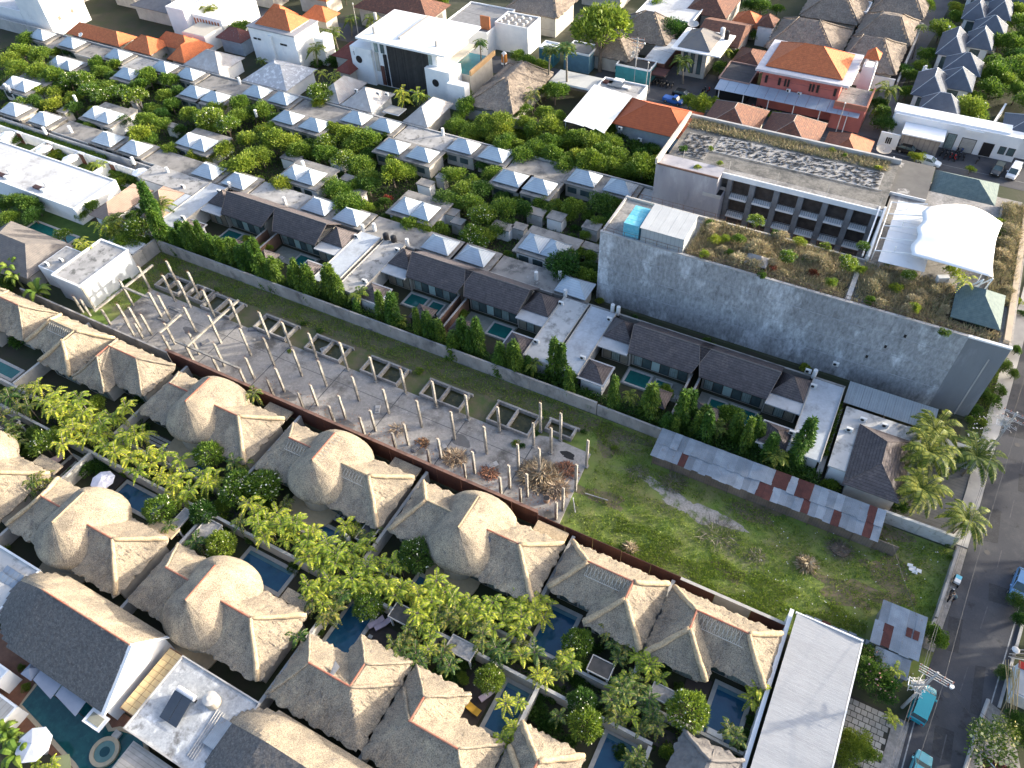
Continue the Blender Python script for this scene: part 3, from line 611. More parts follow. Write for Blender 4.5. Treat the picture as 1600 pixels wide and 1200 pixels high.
# party walls and garden walls of the villa gardens
k=0
for x,lab in ((-98.9,'far left'),(-78.5,'left'),(-57.8,'centre-left'),(-37.55,'centre'),(-17.3,'centre-right')):
    wall('garden_wall','pale party wall between thatched gardens, front row, %s'%lab,x,27.6,x,41.3,2.1,.28,Mstone); k+=1
wall('garden_wall','pale party wall dividing the last two front-row thatched gardens',-5.1,27.6,-5.1,41.3,2.1,.28,Mstone)
wall('garden_wall','tall white wall between the last thatched garden and the pale grey hall roof',7.25,24.3,7.25,43.4,2.9,.3,Mwhite)
for x,lab in ((-99.3,'far left'),(-78.9,'beside the domed villa with torn patches'),(-58.4,'left of the villa above the pool pavilion'),(-37.6,'left of the narrow pool'),(-25.4,'between the two bottom-middle villas'),(-13.2,'right of the orange sunbed'),(-1.1,'by the bottom right pool')):
    wall('garden_wall','pale garden wall of the second thatched row, %s'%lab,x,8.5,x,23.9,2.1,.28,Mstone)
wall('garden_wall','long garden wall with brown panels on the near side of the palm alley',-120,24.1,-1,24.2,2.1,.24,Mcream,6.8,mc=Mstone)
wall('garden_wall','long low garden wall on the far side of the palm alley',-120,27.5,7,27.5,1.7,.22,Mstone,6.8)
sheet('alley_path',[(-125,24.9),(7,24.9),(7,26.8),(-125,26.8)],-.016,Mpave)
# pools
def pool(x0,x1,y0,y1,lab,m=None,cop=.45,mc=None,grp='swimming pools in the villa gardens',z=.12):
    o=thing('swimming_pool',lab,'pool',((x0+x1)/2,(y0+y1)/2,0),grp); c=cop
    b=MB(); b.box(x0-c,x1+c,y0-c,y0,-.02,z); b.box(x0-c,x1+c,y1,y1+c,-.02,z); b.box(x0-c,x0,y0,y1,-.02,z-.003); b.box(x1,x1+c,y0,y1,-.02,z-.003); b.obj('coping',mc or Mstone,o)
    MB().box(x0,x1,y0,y1,-.02,z-.07).obj('water',m or Mpool,o)
    if y1-y0>2.5 and x1-x0>2: MB().box(x0,x1,y1-.45,y1-.02,z-.07,z-.05).obj('step',mat('pool_step',(.10,.2,.24)),o)
    return o
pool(-16.2,-13.1,28.3,33.4,'deep blue pool beside the villa with lashing net, below the domed roofs')
pool(2.9,6.0,28.2,33.4,'deep blue pool at the foot of the straw-rolled villa by the white wall')
pool(-36.5,-33.5,18.2,23.3,'narrow blue pool running up from the bottom-middle thatched villa')
pool(-16.6,-14.0,18.6,23.6,'blue pool right of the orange sunbed, bottom edge')
pool(-5.3,-2.6,19.0,23.8,'blue pool at the bottom edge among dark palms')
pool(-51.6,-43.2,28.0,29.9,'long blue pool under the yellow palms in front of the netted dome')
pool(-31.5,-23.4,28.0,29.6,'half-hidden blue pool in front of the dome with straw ridge')
pool(-72.6,-66.2,20.9,23.3,'bright blue pool beside the white parasol')
pool(-51.5,-45,20.4,23.2,'blue pool above the dome with orange ridge tiles')
pool(-70.8,-64.5,28.0,29.8,'blue pool hidden under palms by the leftmost dome')
pool(-82.6,-81.6,19.9,23.0,'very narrow dark pool by the pink daybed on the left')
pool(-108,-102.5,28.8,30.4,'dark teal pool at the left edge under the thatched eaves',Mpoolt)
# small flat garden pavilions
def gazebo(x0,x1,y0,y1,lab,m=Mconc,h=2.3,fr=Mstone):
    o=thing('garden_pavilion',lab,'pavilion',((x0+x1)/2,(y0+y1)/2,0),'flat-roofed garden pavilions')
    b=MB().box(x0,x1,y0,y1,h,h+.14).obj('flat_roof',m,o); b=MB(); t=.1
    b.box(x0-t,x1+t,y0-t,y0,h-.02,h+.22); b.box(x0-t,x1+t,y1,y1+t,h-.02,h+.22); b.box(x0-t,x0,y0,y1,h-.02,h+.218); b.box(x1,x1+t,y0,y1,h-.02,h+.218); b.obj('roof_edge',fr,o)
    for x in(x0+.1,x1-.1):
        for y in(y0+.1,y1-.1): MB().box(x-.09,x+.09,y-.09,y+.09,-.02,h).obj('post',Mwhite,o)
for a in [(-23.6,-20.7,23.0,24.6,'small concrete-roofed pavilion between palms, right of the bottom-middle pool'),(-9.5,-7.2,27.8,29.4,'brown-roofed garden pavilion left of the ball-shaped frangipani'),(-2.9,-.7,28.3,29.7,'grey-roofed garden pavilion left of the largest ball-shaped frangipani'),(-61.1,-59.9,20.6,23.2,'narrow mossy-roofed pavilion below the palm alley, above the torn dome'),(-57.6,-55.4,21.0,23.4,'mossy flat roof pavilion right of the narrow mossy one'),(-39.9,-38.2,29.4,31.8,'dark-roofed pavilion beside the pale diagonal wall in the middle'),(-31.0,-28.3,23.2,24.9,'half-hidden dark pavilion right of the narrow blue pool'),(-94.5,-91.8,21.4,23.2,'pavilion roof at the left edge among dark palms')]: gazebo(*a[:4],a[4],Mpave if 'dark' in a[4] or 'brown' in a[4] else Mconc)
# stepping stones on dark decks
def steps(x0,x1,y0,y1,nx,ny,lab,parent=None):
    d=struct('dark_deck',MB().box(x0,x1,y0,y1,-.02,.1),Mdeckd)
    for i in range(nx):
        for j in range(ny):
            x=lerp(x0+.4,x1-.4,i/max(1,nx-1)); y=lerp(y0+.4,y1-.4,j/max(1,ny-1)); MB().box(x-.25,x+.25,y-.2,y+.2,.1,.13).obj('stepping_stone',Mstone,d)
steps(-77.2,-70.2,29.2,31.1,12,3,''); steps(-47.5,-43.8,30.9,32.2,5,2,''); steps(-22.0,-17.6,29.0,31.0,7,2,''); steps(-84.5,-79.6,19.9,23,4,2,'')
steps(-32.8,-27.2,20.6,22.8,1,1,''); steps(-20.4,-17.4,18.0,22.8,1,1,''); steps(-12.6,-11.5,29.4,33.3,1,1,''); steps(-76.8,-73.3,19.8,23.8,1,1,'')
steps(-.2,2.3,28.0,33.4,1,1,'')
# ================================================================ DARK-ROOFED POOL VILLAS
def ac_unit(x,y,z,lab,rz=0):
    o=thing('air_conditioner',lab,'air conditioner',(x,y,z),'air conditioner units on the flat roofs',rz)
    if 'b' not in AC:
        AC['b']=MB().box(-.4,.4,-.16,.16,0,.6); AC['b']=raw('casing',AC['b'].v,AC['b'].f,Mwplast); q=MB(); q.tube([(-.1,-.165,.3),(-.1,-.175,.3)],.23,12); AC['f']=raw('fan',q.v,q.f,Mblack)
    mesh_obj('casing',AC['b'],o); mesh_obj('fan',AC['f'],o); return o
AC={}
def chimney_pipe(x,y,z,lab):
    o=thing('water_cylinder',lab,'water heater',(x,y,z),'white upright cylinders on the walls')
    if 'c' not in AC:
        q=MB(); q.cyl(0,0,0,1.5,.3,.3,10); AC['c']=raw('drum',q.v,q.f,Mwplast); q=MB(); q.box(-.35,.35,-.35,.35,-.25,0); AC['d']=raw('stand',q.v,q.f,Mframe)
    mesh_obj('drum',AC['c'],o); mesh_obj('stand',AC['d'],o); return o
def glassfront(parent,x0,x1,y,z0,z1,n,m=None,name='window',fr=None):
    "glazed wall: each bay is a frame with its pane"
    for i in range(n):
        a=lerp(x0,x1,i/n); b=lerp(x0,x1,(i+1)/n)
        g=MB(); t=.06; g.box(a,a+t,y-.05,y+.02,z0,z1); g.box(b-t,b,y-.05,y+.02,z0,z1); g.box(a+t,b-t,y-.05,y+.02,z0,z0+t); g.box(a+t,b-t,y-.05,y+.02,z1-t,z1); g=g.obj(name,fr or Mframe,parent)
        MB().box(a+t,b-t,y-.02,y,z0+t,z1-t).obj('pane',m[i%len(m)] if isinstance(m,list) else (m or Mcurt),g)
def pyr(parent,x0,x1,y0,y1,z0,zr,m,name='hipped_roof',ridge=True,soff=None,mr=None):
    o=MB().hip(x0,x1,y0,y1,z0,zr,.1).obj(name,m,parent)
    if ridge:
        h=min(x1-x0,y1-y0)/2; ax=x1-x0>=y1-y0
        a=(x0+h,(y0+y1)/2,zr) if ax else ((x0+x1)/2,y0+h,zr); b=(x1-h,(y0+y1)/2,zr) if ax else ((x0+x1)/2,y1-h,zr)
        q=MB()
        for c,r in(((x0,y0),a),((x1,y0),b if ax else a),((x1,y1),b),((x0,y1),a if ax else b)): q.tube([(c[0],c[1],z0+.02),(r[0],r[1],r[2]+.02)],.06,4)
        if abs(a[0]-b[0])+abs(a[1]-b[1])>.1: q.tube([a,b],.07,4)
        q.obj('ridge_caps',mr or m,parent)
    return o
def darkvilla(xa,mir,lab,flat,tag2,tiles=None,pyrm=None,poolx=None,plab=''):
    """one villa: long gable (10 m), a small hipped room, a flat service roof and a garden gazebo. Built for the left hand version and mirrored in x about xa"""
    T=tiles or Mtile
    X=(lambda a,b: (xa+a,xa+b)) if not mir else (lambda a,b:(xa-b,xa-a))
    o=thing('pool_villa',lab,'villa',(xa,73,0),'dark-roofed pool villas')
    # long gable: front slope, back slope, gable prow
    x0,x1=X(3.6,14.7)
    yr,zr,ye,ze,yb=73.6,5.7,70.35,3.35,76.9
    p0,p1=((x0,x1) if not mir else (x0,x1))
    # front eave is shorter at the party side so that the verge rakes inwards
    e0,e1=(x0+.6,x1-1.4) if not mir else (x0+1.4,x1-.6)
    MB().slab([(e0,ye,ze),(e1,ye,ze),(x1,yr,zr),(x0,yr,zr)],.14).obj('front_slope',T,o)
    MB().slab([(x0,yr+.01,zr),(x1,yr+.01,zr),(x1,yb,ze+.1),(x0,yb,ze+.1)],.14).obj('back_slope',T,o)
    q=MB(); q.tube([(x0,yr,zr+.03),(x1,yr,zr+.03)],.09,5); q.tube([(e0,ye,ze+.03),(x0,yr,zr+.03)],.05,4); q.tube([(e1,ye,ze+.03),(x1,yr,zr+.03)],.05,4); q.obj('ridge_caps',mat('dark_cap',(.16,.145,.14)),o)
    wx0,wx1=(x0+.9,x1-1.7) if not mir else (x0+1.7,x1-.9)
    MB().box(wx0,wx1,71.5,76.4,-.02,3.3).obj('wall',Mcream,o); MB().prism([(wx0,71.6),(wx0+.01,71.6),(wx0+.01,76.2),(wx0,76.2)],3.3,3.4).obj('wall_top',Mcream,o)
    glassfront(o,wx0+.3,wx1-.3,71.46,.2,2.7,6,[Mcurt,Mglass,mat('mint_glass',(.42,.55,.52),(.36,.48,.46),rough=.3,bump=0),Mglass])
    # small hipped bedroom with flat collar
    a,b=X(-.4,4.2); MB().box(a,b,69.9,75.9,2.95,3.15).obj('flat_eave',mat('villa_collar',(.45,.46,.47),(.36,.37,.38),sc=.6,stain=((.2,.2,.2),1,.6,.8)),o)
    a,b=X(-.2,4.1); pyr(o,a,b,71.9,76.1,3.35,5.2,pyrm or T)
    a,b=X(.1,4.4); MB().box(a,b,71.0,75.6,-.02,2.94).obj('wall',Mcream,o); glassfront(o,a+.2,b-.2,70.96,.2,2.7,3,[mat('blinds',(.30,.28,.22),(.22,.20,.16),rough=.5,bump=.2,stripe=('X',.2,.4,.5)),Mcurt])
    # flat service wing
    a,b=X(-4.3,-.45); f=MB().box(a,b,63.7,77.0,2.9,3.15).obj('flat_roof',flat,o)
    for q0,q1 in(((a-.12,a),(63.6,77.1)),((b,b+.12),(63.6,77.1))): MB().box(q0[0],q0[1],q1[0],q1[1],2.8,3.28).obj('parapet',Mcream,o)
    MB().box(a+.25,b-.2,64.0,76.7,-.02,2.9).obj('wall',mat('service_wing_wall',(.5,.5,.48)),o)  # service wing walls in one plain pale grey
    # gazebo by the party wall and bathroom hip near the boundary wall
    a,b=X(-.2,3.3); pyr(o,a,b,63.7,67.2,2.9,4.0,pyrm or T,name='pavilion_roof'); MB().box(a-.25,b+.25,63.4,67.5,2.68,2.82).obj('flat_eave',mat('villa_collar',(.45,.46,.47)),o); MB().box(a+.2,b-.2,63.9,67.0,-.02,2.68).obj('wall',Mwhite,o)
    a,b=X(8.9,12.2); g=thing('garden_gazebo','dark tiled gazebo '+tag2,'gazebo',((a+b)/2,65,0),'dark tiled garden gazebos')
    pyr(g,a,b,63.6,66.8,2.5,3.7,T,name='tiled_roof')
    for x in(a+.3,b-.3):
        for y in(63.9,66.5): MB().box(x-.08,x+.08,y-.08,y+.08,-.02,2.5).obj('post',Mframe,g)
    a,b=X(4.4,12.6); struct('pool_terrace',MB().box(a,b,67.4,70.9,-.02,.1),mat('terrace_stone',(.24,.25,.22),(.18,.19,.165),sc=1.2,stain=((.4,.38,.33),.8,.6,.8)))
    # party wall
    a,b=X(13.2,13.4); wall('party_wall','brown-grey party wall '+tag2,(a+b)/2,62.0,(a+b)/2,71.4,2.3,.22,mat('party_brown',(.17,.10,.07),(.13,.08,.06),sc=.8),3.1,mc=Mconc)
    for k in range(6):
        q=X(10.2+k*.45,10.5+k*.45); MB().box(q[0],q[1],67.9+.15*(k%2),68.6+.15*(k%2),.1,.13).obj('stepping_stone',Mstone,o)
    a,b=X(4.9,8.0); pool(a,b,67.8,70.2,'teal pool '+plab,Mpoolt,.3,grp='pools of the dark-roofed villas',z=.26)
    if poolx: a,b=X(*poolx); pool(a,b,67.9,70.1,'small square teal pool '+plab,Mpoolt,.25,grp='pools of the dark-roofed villas',z=.26)
    a,b=X(-.9,-.5); ac_unit((a+b)/2,75.3,3.16,'air conditioner on the flat roof of the '+tag2.replace('of the ','')); a,b=X(-1.2,-.8); ac_unit((a+b)/2,66.6,3.16,'air conditioner by the garden end, '+tag2)
    a,b=X(-.5,-.1); chimney_pipe((a+b)/2,77.6,2.6,'white upright cylinder behind the '+tag2.replace('of the ',''))
    return o
fl1=mat('mottled_flat_roof',(.40,.39,.375),(.28,.275,.265),sc=.5,stain=((.12,.12,.115),.9,.52,.66),stain2=((.5,.5,.49),.6,.6,.75))
fl2=mat('pale_blue_flat_roof',(.43,.465,.50),(.36,.39,.425),sc=.3,stain=((.28,.295,.31),.4,.54,.72),stain2=((.52,.54,.56),.7,.6,.75),bump=.08,grain=(3,.9,1.1))
fl3=mat('peeling_white_roof',(.52,.515,.50),(.43,.425,.41),sc=.4,stain=((.2,.2,.19),.55,.50,.66))
darkvilla(-64.0,False,'dark-roofed pool villa whose mottled flat roof and two teal pools sit centre-left',fl1,'of the third villa from the left',poolx=(9.0,11.0),plab='of the villa with two pools, centre')
darkvilla(-36.0,True,'dark-roofed pool villa with peeling white flat roof touching the big concrete wall corner',fl3,'of the fourth villa from the left',plab='of the fourth dark-roofed villa')
darkvilla(-26.8,False,'dark-roofed pool villa with pale blue-grey flat roof below the big blank wall',fl2,'of the fifth villa from the left',poolx=(9.0,11.0),plab='of the fifth dark-roofed villa')
darkvilla(1.0,True,'dark-roofed pool villa with smooth pale blue roof near the road end',fl2,'of the sixth villa from the left',poolx=(9.0,11.0),plab='of the sixth dark-roofed villa')
darkvilla(-73.5,True,'dark-roofed pool villa with pale blue flat roof, second from the left',fl2,'of the second villa from the left',plab='of the second dark-roofed villa')
darkvilla(-102.5,False,'dark-roofed pool villa with long bluish flat roof at the left end of the hedge',fl2,'of the first dark villa from the left',plab='of the first dark-roofed villa, by the hedge')
# tan-roofed villa left of them
o=thing('tan_villa','villa with tan hipped roofs and grey flat roof above the yellow coconut palms','villa',(-112,68,0))
for a in((-119.8,-114.6,60.2,70.5),(-114.0,-108.9,66.8,72.4),(-110.2,-106.9,61.5,66.8)): pyr(o,*a,3.2,4.9,Mtan); MB().box(a[0]+.6,a[1]-.6,a[2]+.6,a[3]-.6,-.02,3.12).obj('wall',Mwhite,o)
MB().box(-121,-106.9,72.5,77.0,2.9,3.15).obj('flat_roof',fl1,o); MB().box(-120.6,-107.2,72.6,76.8,-.02,2.9).obj('wall',Mwhite,o); MB().box(-108.8,-106.95,66.9,72.4,2.9,3.12).obj('flat_roof',fl2,o)
glassfront(o,-114.4,-109.2,65.6,.3,2.8,4,[Mglass,Mcurt])
MB().box(-114.6,-109.0,65.62,66.7,-.02,3.0).obj('wall',Mcream,o)
ac_unit(-110.4,73.6,3.16,'air conditioner on the grey flat roof beside the tan villa')
# last villa before the road
o=thing('pool_villa','villa with stained white flat roof and dark hip by the coconut palms','villa',(10,68,0),'dark-roofed pool villas')
MB().box(6.3,15.2,63.6,74.0,2.9,3.15).obj('flat_roof',fl3,o); MB().box(6.6,14.9,63.9,73.7,-.02,2.9).obj('wall',Mwhite,o)
pyr(o,8.4,14.9,61.6,71.6,3.3,5.3,Mtile); MB().box(9.0,14.4,62.2,63.6,-.02,3.2).obj('wall',Mcream,o); MB().box(13.2,20.2,71.9,73.6,2.5,2.62).obj('flat_roof',fl2,o)
MB().box(13.5,20,72.1,73.4,-.02,2.5).obj('wall',Mwhite,o)
o=thing('carport','grey corrugated lean-to roof at the foot of the big concrete wall','lean-to',(11,77,0))
for i in range(11): MB().slab([(5.8+i*1.0,74.9,2.75),(6.78+i*1.0,74.9,2.75),(6.78+i*1.0,78.6,3.15),(5.8+i*1.0,78.6,3.15)],.04).obj('roof_sheet',Mcorr,o)
for x in(6,11,16.5): MB().box(x-.08,x+.08,75,75.16,-.02,2.7).obj('post',Mframe,o)
MB().box(6,16.6,78.3,78.5,-.02,3.0).obj('rear_wall',Mconc,o)
wall('boundary_wall','pale low roof-wall between the palm forecourt and the weedy strip by the road',14.0,73.9,22.6,73.9,2.2,1.5,fl2)
wall('planter_wall','thin planter with clipped hedge between the last two flat roofs',5.75,63.5,5.75,76,1.2,.5,Mconcl)
wall('boundary_wall','grey back wall running behind the dark-roofed villas',-105.5,77.6,5.5,77.6,2.7,.22,Mlot,9)
q=ac_unit(8.6,72.4,3.16,'air conditioner on the stained white roof by the carport'); q=ac_unit(11.2,72.6,3.16,'second air conditioner on the stained white roof by the carport'); ac_unit(7.4,70.0,3.16,'air conditioner alone on the stained white roof left of the dark hip')
for i,(px,py) in enumerate([(604,374),(616,378)]):
    x,y=W(px,py,3); o=thing('water_tank','black water tank on the wall, %s of the pair'%['left','right'][i],'water tank',(x,y,2.9),'black water tanks'); MB().cyl(x,y,2.9,4.1,.5,.5,16).obj('tank_body',Mblack,o); MB().cyl(x,y,4.1,4.3,.5,.2,16).obj('lid',Mblack,o)

# ================================================================ COMPOUND OF GREY PYRAMID PAVILIONS
Mslabr=mat('pavilion_slab',(.27,.255,.235),(.19,.18,.165),sc=.5,stain=((.10,.10,.098),.5,.52,.68),stain2=((.40,.39,.375),.9,.6,.75))
def pavilion(cx,cy,lab,double=False,slab=None,grp='pavilions with pyramid roofs',z=3.0,new=0):
    o=thing('pyramid_pavilion',lab,'pavilion',(cx,cy,0),grp)
    w,d=(7.6,4.2) if double else (5.2,3.9)
    s=slab or (cx-w/2-.7,cx+w/2+.7,cy-d/2-.7,cy+d/2+.9)
    MB().box(s[0],s[1],s[2],s[3],z-.25,z).obj('slab_roof',Mslabr,o)
    MB().box(s[0]+.5,s[1]-.5,s[2]+.6,s[3]-.5,-.02,z-.25).obj('wall',Mcream if not double else Mwhite,o)
    MB().box(cx-w/2+.3,cx+w/2-.3,cy-d/2+.3,cy+d/2-.3,z,z+.35).obj('upstand',Mframe,o)
    if double:
        pyr(o,cx-w/2,cx,cy-d/2,cy+d/2,z+.35,z+1.75,Mpyr,'pyramid_roof'); pyr(o,cx+.04,cx+w/2,cy-d/2,cy+d/2,z+.35,z+1.75,Mpyr,'pyramid_roof')
    else: pyr(o,cx-w/2,cx+w/2,cy-d/2,cy+d/2,z+.35,z+1.8,Mpyr,'pyramid_roof')
    n=2 if not double else 3
    for i in range(n):
        a=lerp(s[0]+.9,s[1]-.9,i/n); b=lerp(s[0]+.9,s[1]-.9,(i+.7)/n); g=MB().box(a,b,s[2]+.55,s[2]+.59,.9,2.0).obj('window',Mglass,o)
    return o
r1=[-164,-154.8,-136.2,-128.6,-109.6,-102.2,-83.9,-77.0,-59.1,-52.5,-35.0]
for i,x in enumerate(r1): pavilion(x,79.5,'one-pyramid pavilion, %s from the left in the row nearest the camera'%ordn[i],slab=(x-3.5,x+3.5,77.3,82.2) if x!=-35 else (x-2.6,x+2.4,77.6,82.0))
r2=[(-172.4,87.6),(-144.7,85.8),(-118.9,86.2),(-92.6,86.1),(-68.1,86.1),(-43.5,86.4)]
for i,(x,y) in enumerate(r2): pavilion(x,y,'pavilion with twin pyramid roofs, %s from the left in the lower twin row'%ordn[i],True,slab=(x-4.6,x+4.8,y-2.8,y+4.5))
pavilion(-171.2,98.6,'pavilion with twin pyramid roofs at the far left, half hidden behind trees',True)
r3=[-153.6,-133.7,-127.9,-108.3,-101.7,-82.8,-76.3,-57.6,-51.8]
for i,x in enumerate(r3): pavilion(x,101,'pavilion with one pyramid roof, %s from the left in the inner far row'%ordn[i],slab=(x-3.3,x+3.2,98.2,104.0))
r4=[-188.9,-178.4,-162.9,-148.4,-140.5,-121.3,-114.4,-95.5,-88.7,-70.6,-63.9,-45.7,-38.9]
for i,x in enumerate(r4): pavilion(x,106.6,'pavilion with one pyramid roof, %s from the left in the outermost far row'%ordn[i],slab=(x-3.4,x+3.4,104.2,109.0))
# low linking blocks between the pavilions
k=0
for x0,x1,y0,y1 in [(-150.5,-140,77.3,82),(-124.9,-113.3,77.3,82),(-98.5,-87.6,77.3,82),(-73.3,-62.8,77.3,82.2),(-48.8,-37.8,77.4,82.2),(-159.4,-152.2,103.2,109),(-136.8,-124.9,104.2,109),(-110.8,-99.1,104.2,109.2),(-85.1,-74.2,104.2,109.4),(-60.3,-49.3,104.2,109),(-174.8,-166.5,103.8,109),(-35.3,-31.5,103,109),(-185,-182,103,109)]:
    k+=1; o=thing('linking_block','stained flat concrete roof between pyramid pavilions, %s in the %s row'%(ordn[(k-1)%5 if k<6 else k-6],'near' if k<6 else 'far'),'flat-roofed block',((x0+x1)/2,y0,0),'linking flat roofs of the pavilion compound')
    MB().box(x0,x1,y0,y1,2.5,2.72).obj('flat_roof',Mslabr if k%3 else fl1,o); MB().box(x0+.3,x1-.3,y0+.3,y1-.3,-.02,2.5).obj('wall',Mcream,o)
    MB().box(x0,x1,y0-.12,y0-.01,2.4,2.9).obj('parapet',Mconcl,o)
for i,(px,py) in enumerate([(118,155),(208,252),(70,205),(15,140),(445,315),(585,345),(605,330),(585,356),(625,330),(110,203),(10,137),(262,268),(110,200),(400,178),(374,127),(692,207),(474,258),(875,431),(838,432),(957,483)]):
    if i in (12,5,6,8): continue
    x,y=W(px,py,3.3); place_label(chimney_pipe(x,y,2.7,None),'white upright cylinder')
CYL=[]
# small courtyard roofs and stair heads scattered among the garden trees
for i,(px,py,a,b) in enumerate([(205,172,2.2,1.6),(212,158,2.0,1.6),(528,250,3,2),(545,278,3,2),(455,245,4,2.2),(560,300,2.6,1.8),(705,330,2.6,2.0),(716,345,2.2,1.8),(785,352,3.6,2),(838,330,3.2,2),(870,337,3,2.4),(925,352,3,2.2),(925,385,3.2,1.8),(812,353,2.4,1.8),(665,285,3,2),(100,172,2.6,2),(268,195,2.4,1.6),(820,295,3,2),(265,250,4.2,2.4),(690,275,2,1.6)]):
    x,y=W(px,py,2.4); o=thing('courtyard_block',None,'small building',(x,y,0),'small concrete blocks in the compound gardens'); MB().box(x-a/2,x+a/2,y-b/2,y+b/2,2.2,2.4).obj('flat_roof',Mslabr,o); MB().box(x-a/2+.15,x+a/2-.15,y-b/2+.15,y+b/2-.15,-.02,2.2).obj('wall',Mconcl if i%2 else Mwhite,o)
    place_label(o,'small flat concrete block among the garden trees')
wall('compound_wall','long pale front wall of the pavilion compound with clipped hedge',-200,76.6,-31,76.6,2.6,.2,Mconcl,12)
wall('compound_wall','far wall of the pavilion compound behind the outermost pyramid row',-215,109.7,-31,109.7,2.8,.22,Mconcl,14)
wall('compound_wall','side wall of the compound beside the overgrown lot, right end',-31.6,97,-31.6,109.5,2.6,.2,Mconcl,6)

# ================================================================ BIG CONCRETE BUILDING
B=thing('concrete_hotel','big derelict concrete hotel block with blank grey side wall, balconies and overgrown roof garden','building',(-6,95,0))
Hh=12.9
MB().box(-32.4,16.2,81.9,82.2,-.02,Hh+.05).obj('blank_wall',Mwallb,B)
MB().box(16.0,20.9,81.95,82.2,-.02,Hh).obj('end_wall',mat('end_wall_grey',(.21,.225,.24),(.17,.18,.195),sc=.3,stain=((.28,.29,.31),.4,.55,.7),stretch=(1,1,.3)),B)
MB().tube([(19.4,81.9,0),(19.4,81.9,10.5)],.09,6).obj('downpipe',Mconcl,B)
MB().box(-32.4,-32.1,82.2,91.8,-.02,Hh).obj('west_wall',Mconcl,B)
MB().box(20.6,20.9,82.2,118,-.02,Hh-.1).obj('east_wall',Mconc,B)
MB().box(-32.1,20.6,82.2,91.6,-.02,Hh-.25).obj('front_wing',Mconc,B)
MB().box(2.6,20.55,91.6,112,-.02,Hh-.28).obj('east_wing',Mconc,B)
MB().box(2.3,2.6,91.6,104,-.02,Hh+.6).obj('atrium_wall',Mwhite,B); MB().box(1.6,1.8,91.7,104,Hh+.2,Hh+.4).obj('atrium_rail',Mwhite,B)
for i in range(3): MB().box(9.6-i*1.55,9.9-i*1.55,81.86,81.9,10.1-i*2.6,10.6-i*2.6).obj('vent_hole',Mdark,B)
for i,z in enumerate((3.4,6.6,9.8)): MB().box(-32.3,16.1,81.87,81.9,z,z+.07).obj('floor_line',mat('floor_line',(.42,.43,.45),(.25,.27,.3),sc=1),B)
# roof edges
MB().box(-32.45,16.1,81.85,82.25,Hh+.051,Hh+.2).obj('coping',Mconcl,B); MB().box(16.1,20.95,81.85,82.25,Hh,Hh+.22).obj('coping',Mwhite,B)
MB().box(-32.1,2.3,91.3,91.6,Hh-.25,Hh+.1).obj('coping',Mconcl,B)
MB().box(19.9,20.55,83,112.8,Hh-.28,Hh+.35).obj('planter_box',mat('planter_face',(.5,.4,.28),(.4,.33,.25),sc=1),B); MB().box(17.0,17.2,90,112,Hh-.28,Hh+.3).obj('planter_box',Mconc,B)
# rear wing with balconies
MB().box(-30.6,2.3,104.4,116.6,-.02,Hh+.3).obj('rear_wing',mat('mossy_roof_concrete',(.20,.19,.17),(.14,.135,.125),sc=.5,rough=.95,stain=((.08,.08,.075),.5,.5,.68),stain2=((.30,.285,.26),1.2,.6,.75),grain=(3,.7,1.25)),B) 
MB().box(-31.3,-21.3,101.0,104.39,-.02,Hh+.3).obj('stair_tower',mat('lilac_grey_wall',(.36,.35,.37),(.28,.275,.30),sc=.5,stain=((.44,.43,.45),.6,.55,.7),stain2=((.17,.17,.18),.5,.6,.8),stretch=(1,1,.3)),B)
MB().box(-23.3,-20.4,100.9,103.6,-.02,9.9).obj('step_tower',MATS['lilac_grey_wall'],B); MB().box(-23.1,-20.6,101.1,103.4,9.91,9.95).obj('pit_floor',Mdark,B)
for q in((-23.3,-20.4,100.9,101.0),(-23.3,-20.4,103.4,103.5)): MB().box(*q,9.9,10.5).obj('parapet',Mconcl,B)
MB().box(-21.28,2.6,103.1,103.35,Hh-.6,Hh+.28).obj('fascia',Mwhite,B); MB().box(-21.28,2.6,103.35,104.4,Hh-.2,Hh+.29).obj('eave_slab',Mconc,B)
cx=[-20.0,-16.4,-12.7,-9.1,-5.5,-1.9,1.5]
for i,x in enumerate(cx): MB().box(x-.42 if i else x-.3,x+.42 if i<6 else x+.3,103.3,104.4,0,Hh-.6).obj('pier',mat('pier_grey',(.22,.225,.235),(.17,.175,.185),sc=1,stain=((.3,.31,.32),1.5,.6,.7)),B)
Mcurtb=mat('balcony_room',(.05,.04,.035),(.09,.075,.065),sc=1.2,rough=.7,bump=0)
for fl in range(4):
    z=9.4-fl*3.25
    for i in range(6):
        a,b=cx[i]+.45,cx[i+1]-.45
        s=MB().box(a,b,102.9,104.4,z-.35,z).obj('balcony',Mwhite,B)
        q=MB(); 
        for k in range(9): u=lerp(a+.05,b-.05,k/8); q.box(u-.02,u+.02,102.92,102.96,z,z+.85)
        q.box(a,b,102.9,102.98,z+.85,z+.92); q.obj('railing',Mframe,s)
        MB().box(a,b,104.36,104.42,z,z+2.6).obj('room_opening',Mcurtb,B)
MB().box(-19.9,1.3,82.4,91.2,Hh-.24,Hh-.2).obj('roof_soil',mat('terrace_soil',(.16,.115,.07),(.11,.085,.055),sc=.8,rough=1,bump=.8,grain=(4,.6,1.4)),B); MB().box(5.1,19.5,82.4,90.9,Hh-.24,Hh-.2).obj('roof_soil',MATS['terrace_soil'],B); MB().box(17.25,19.85,90.95,112.5,Hh-.24,Hh+.1).obj('roof_soil',MATS['terrace_soil'],B)
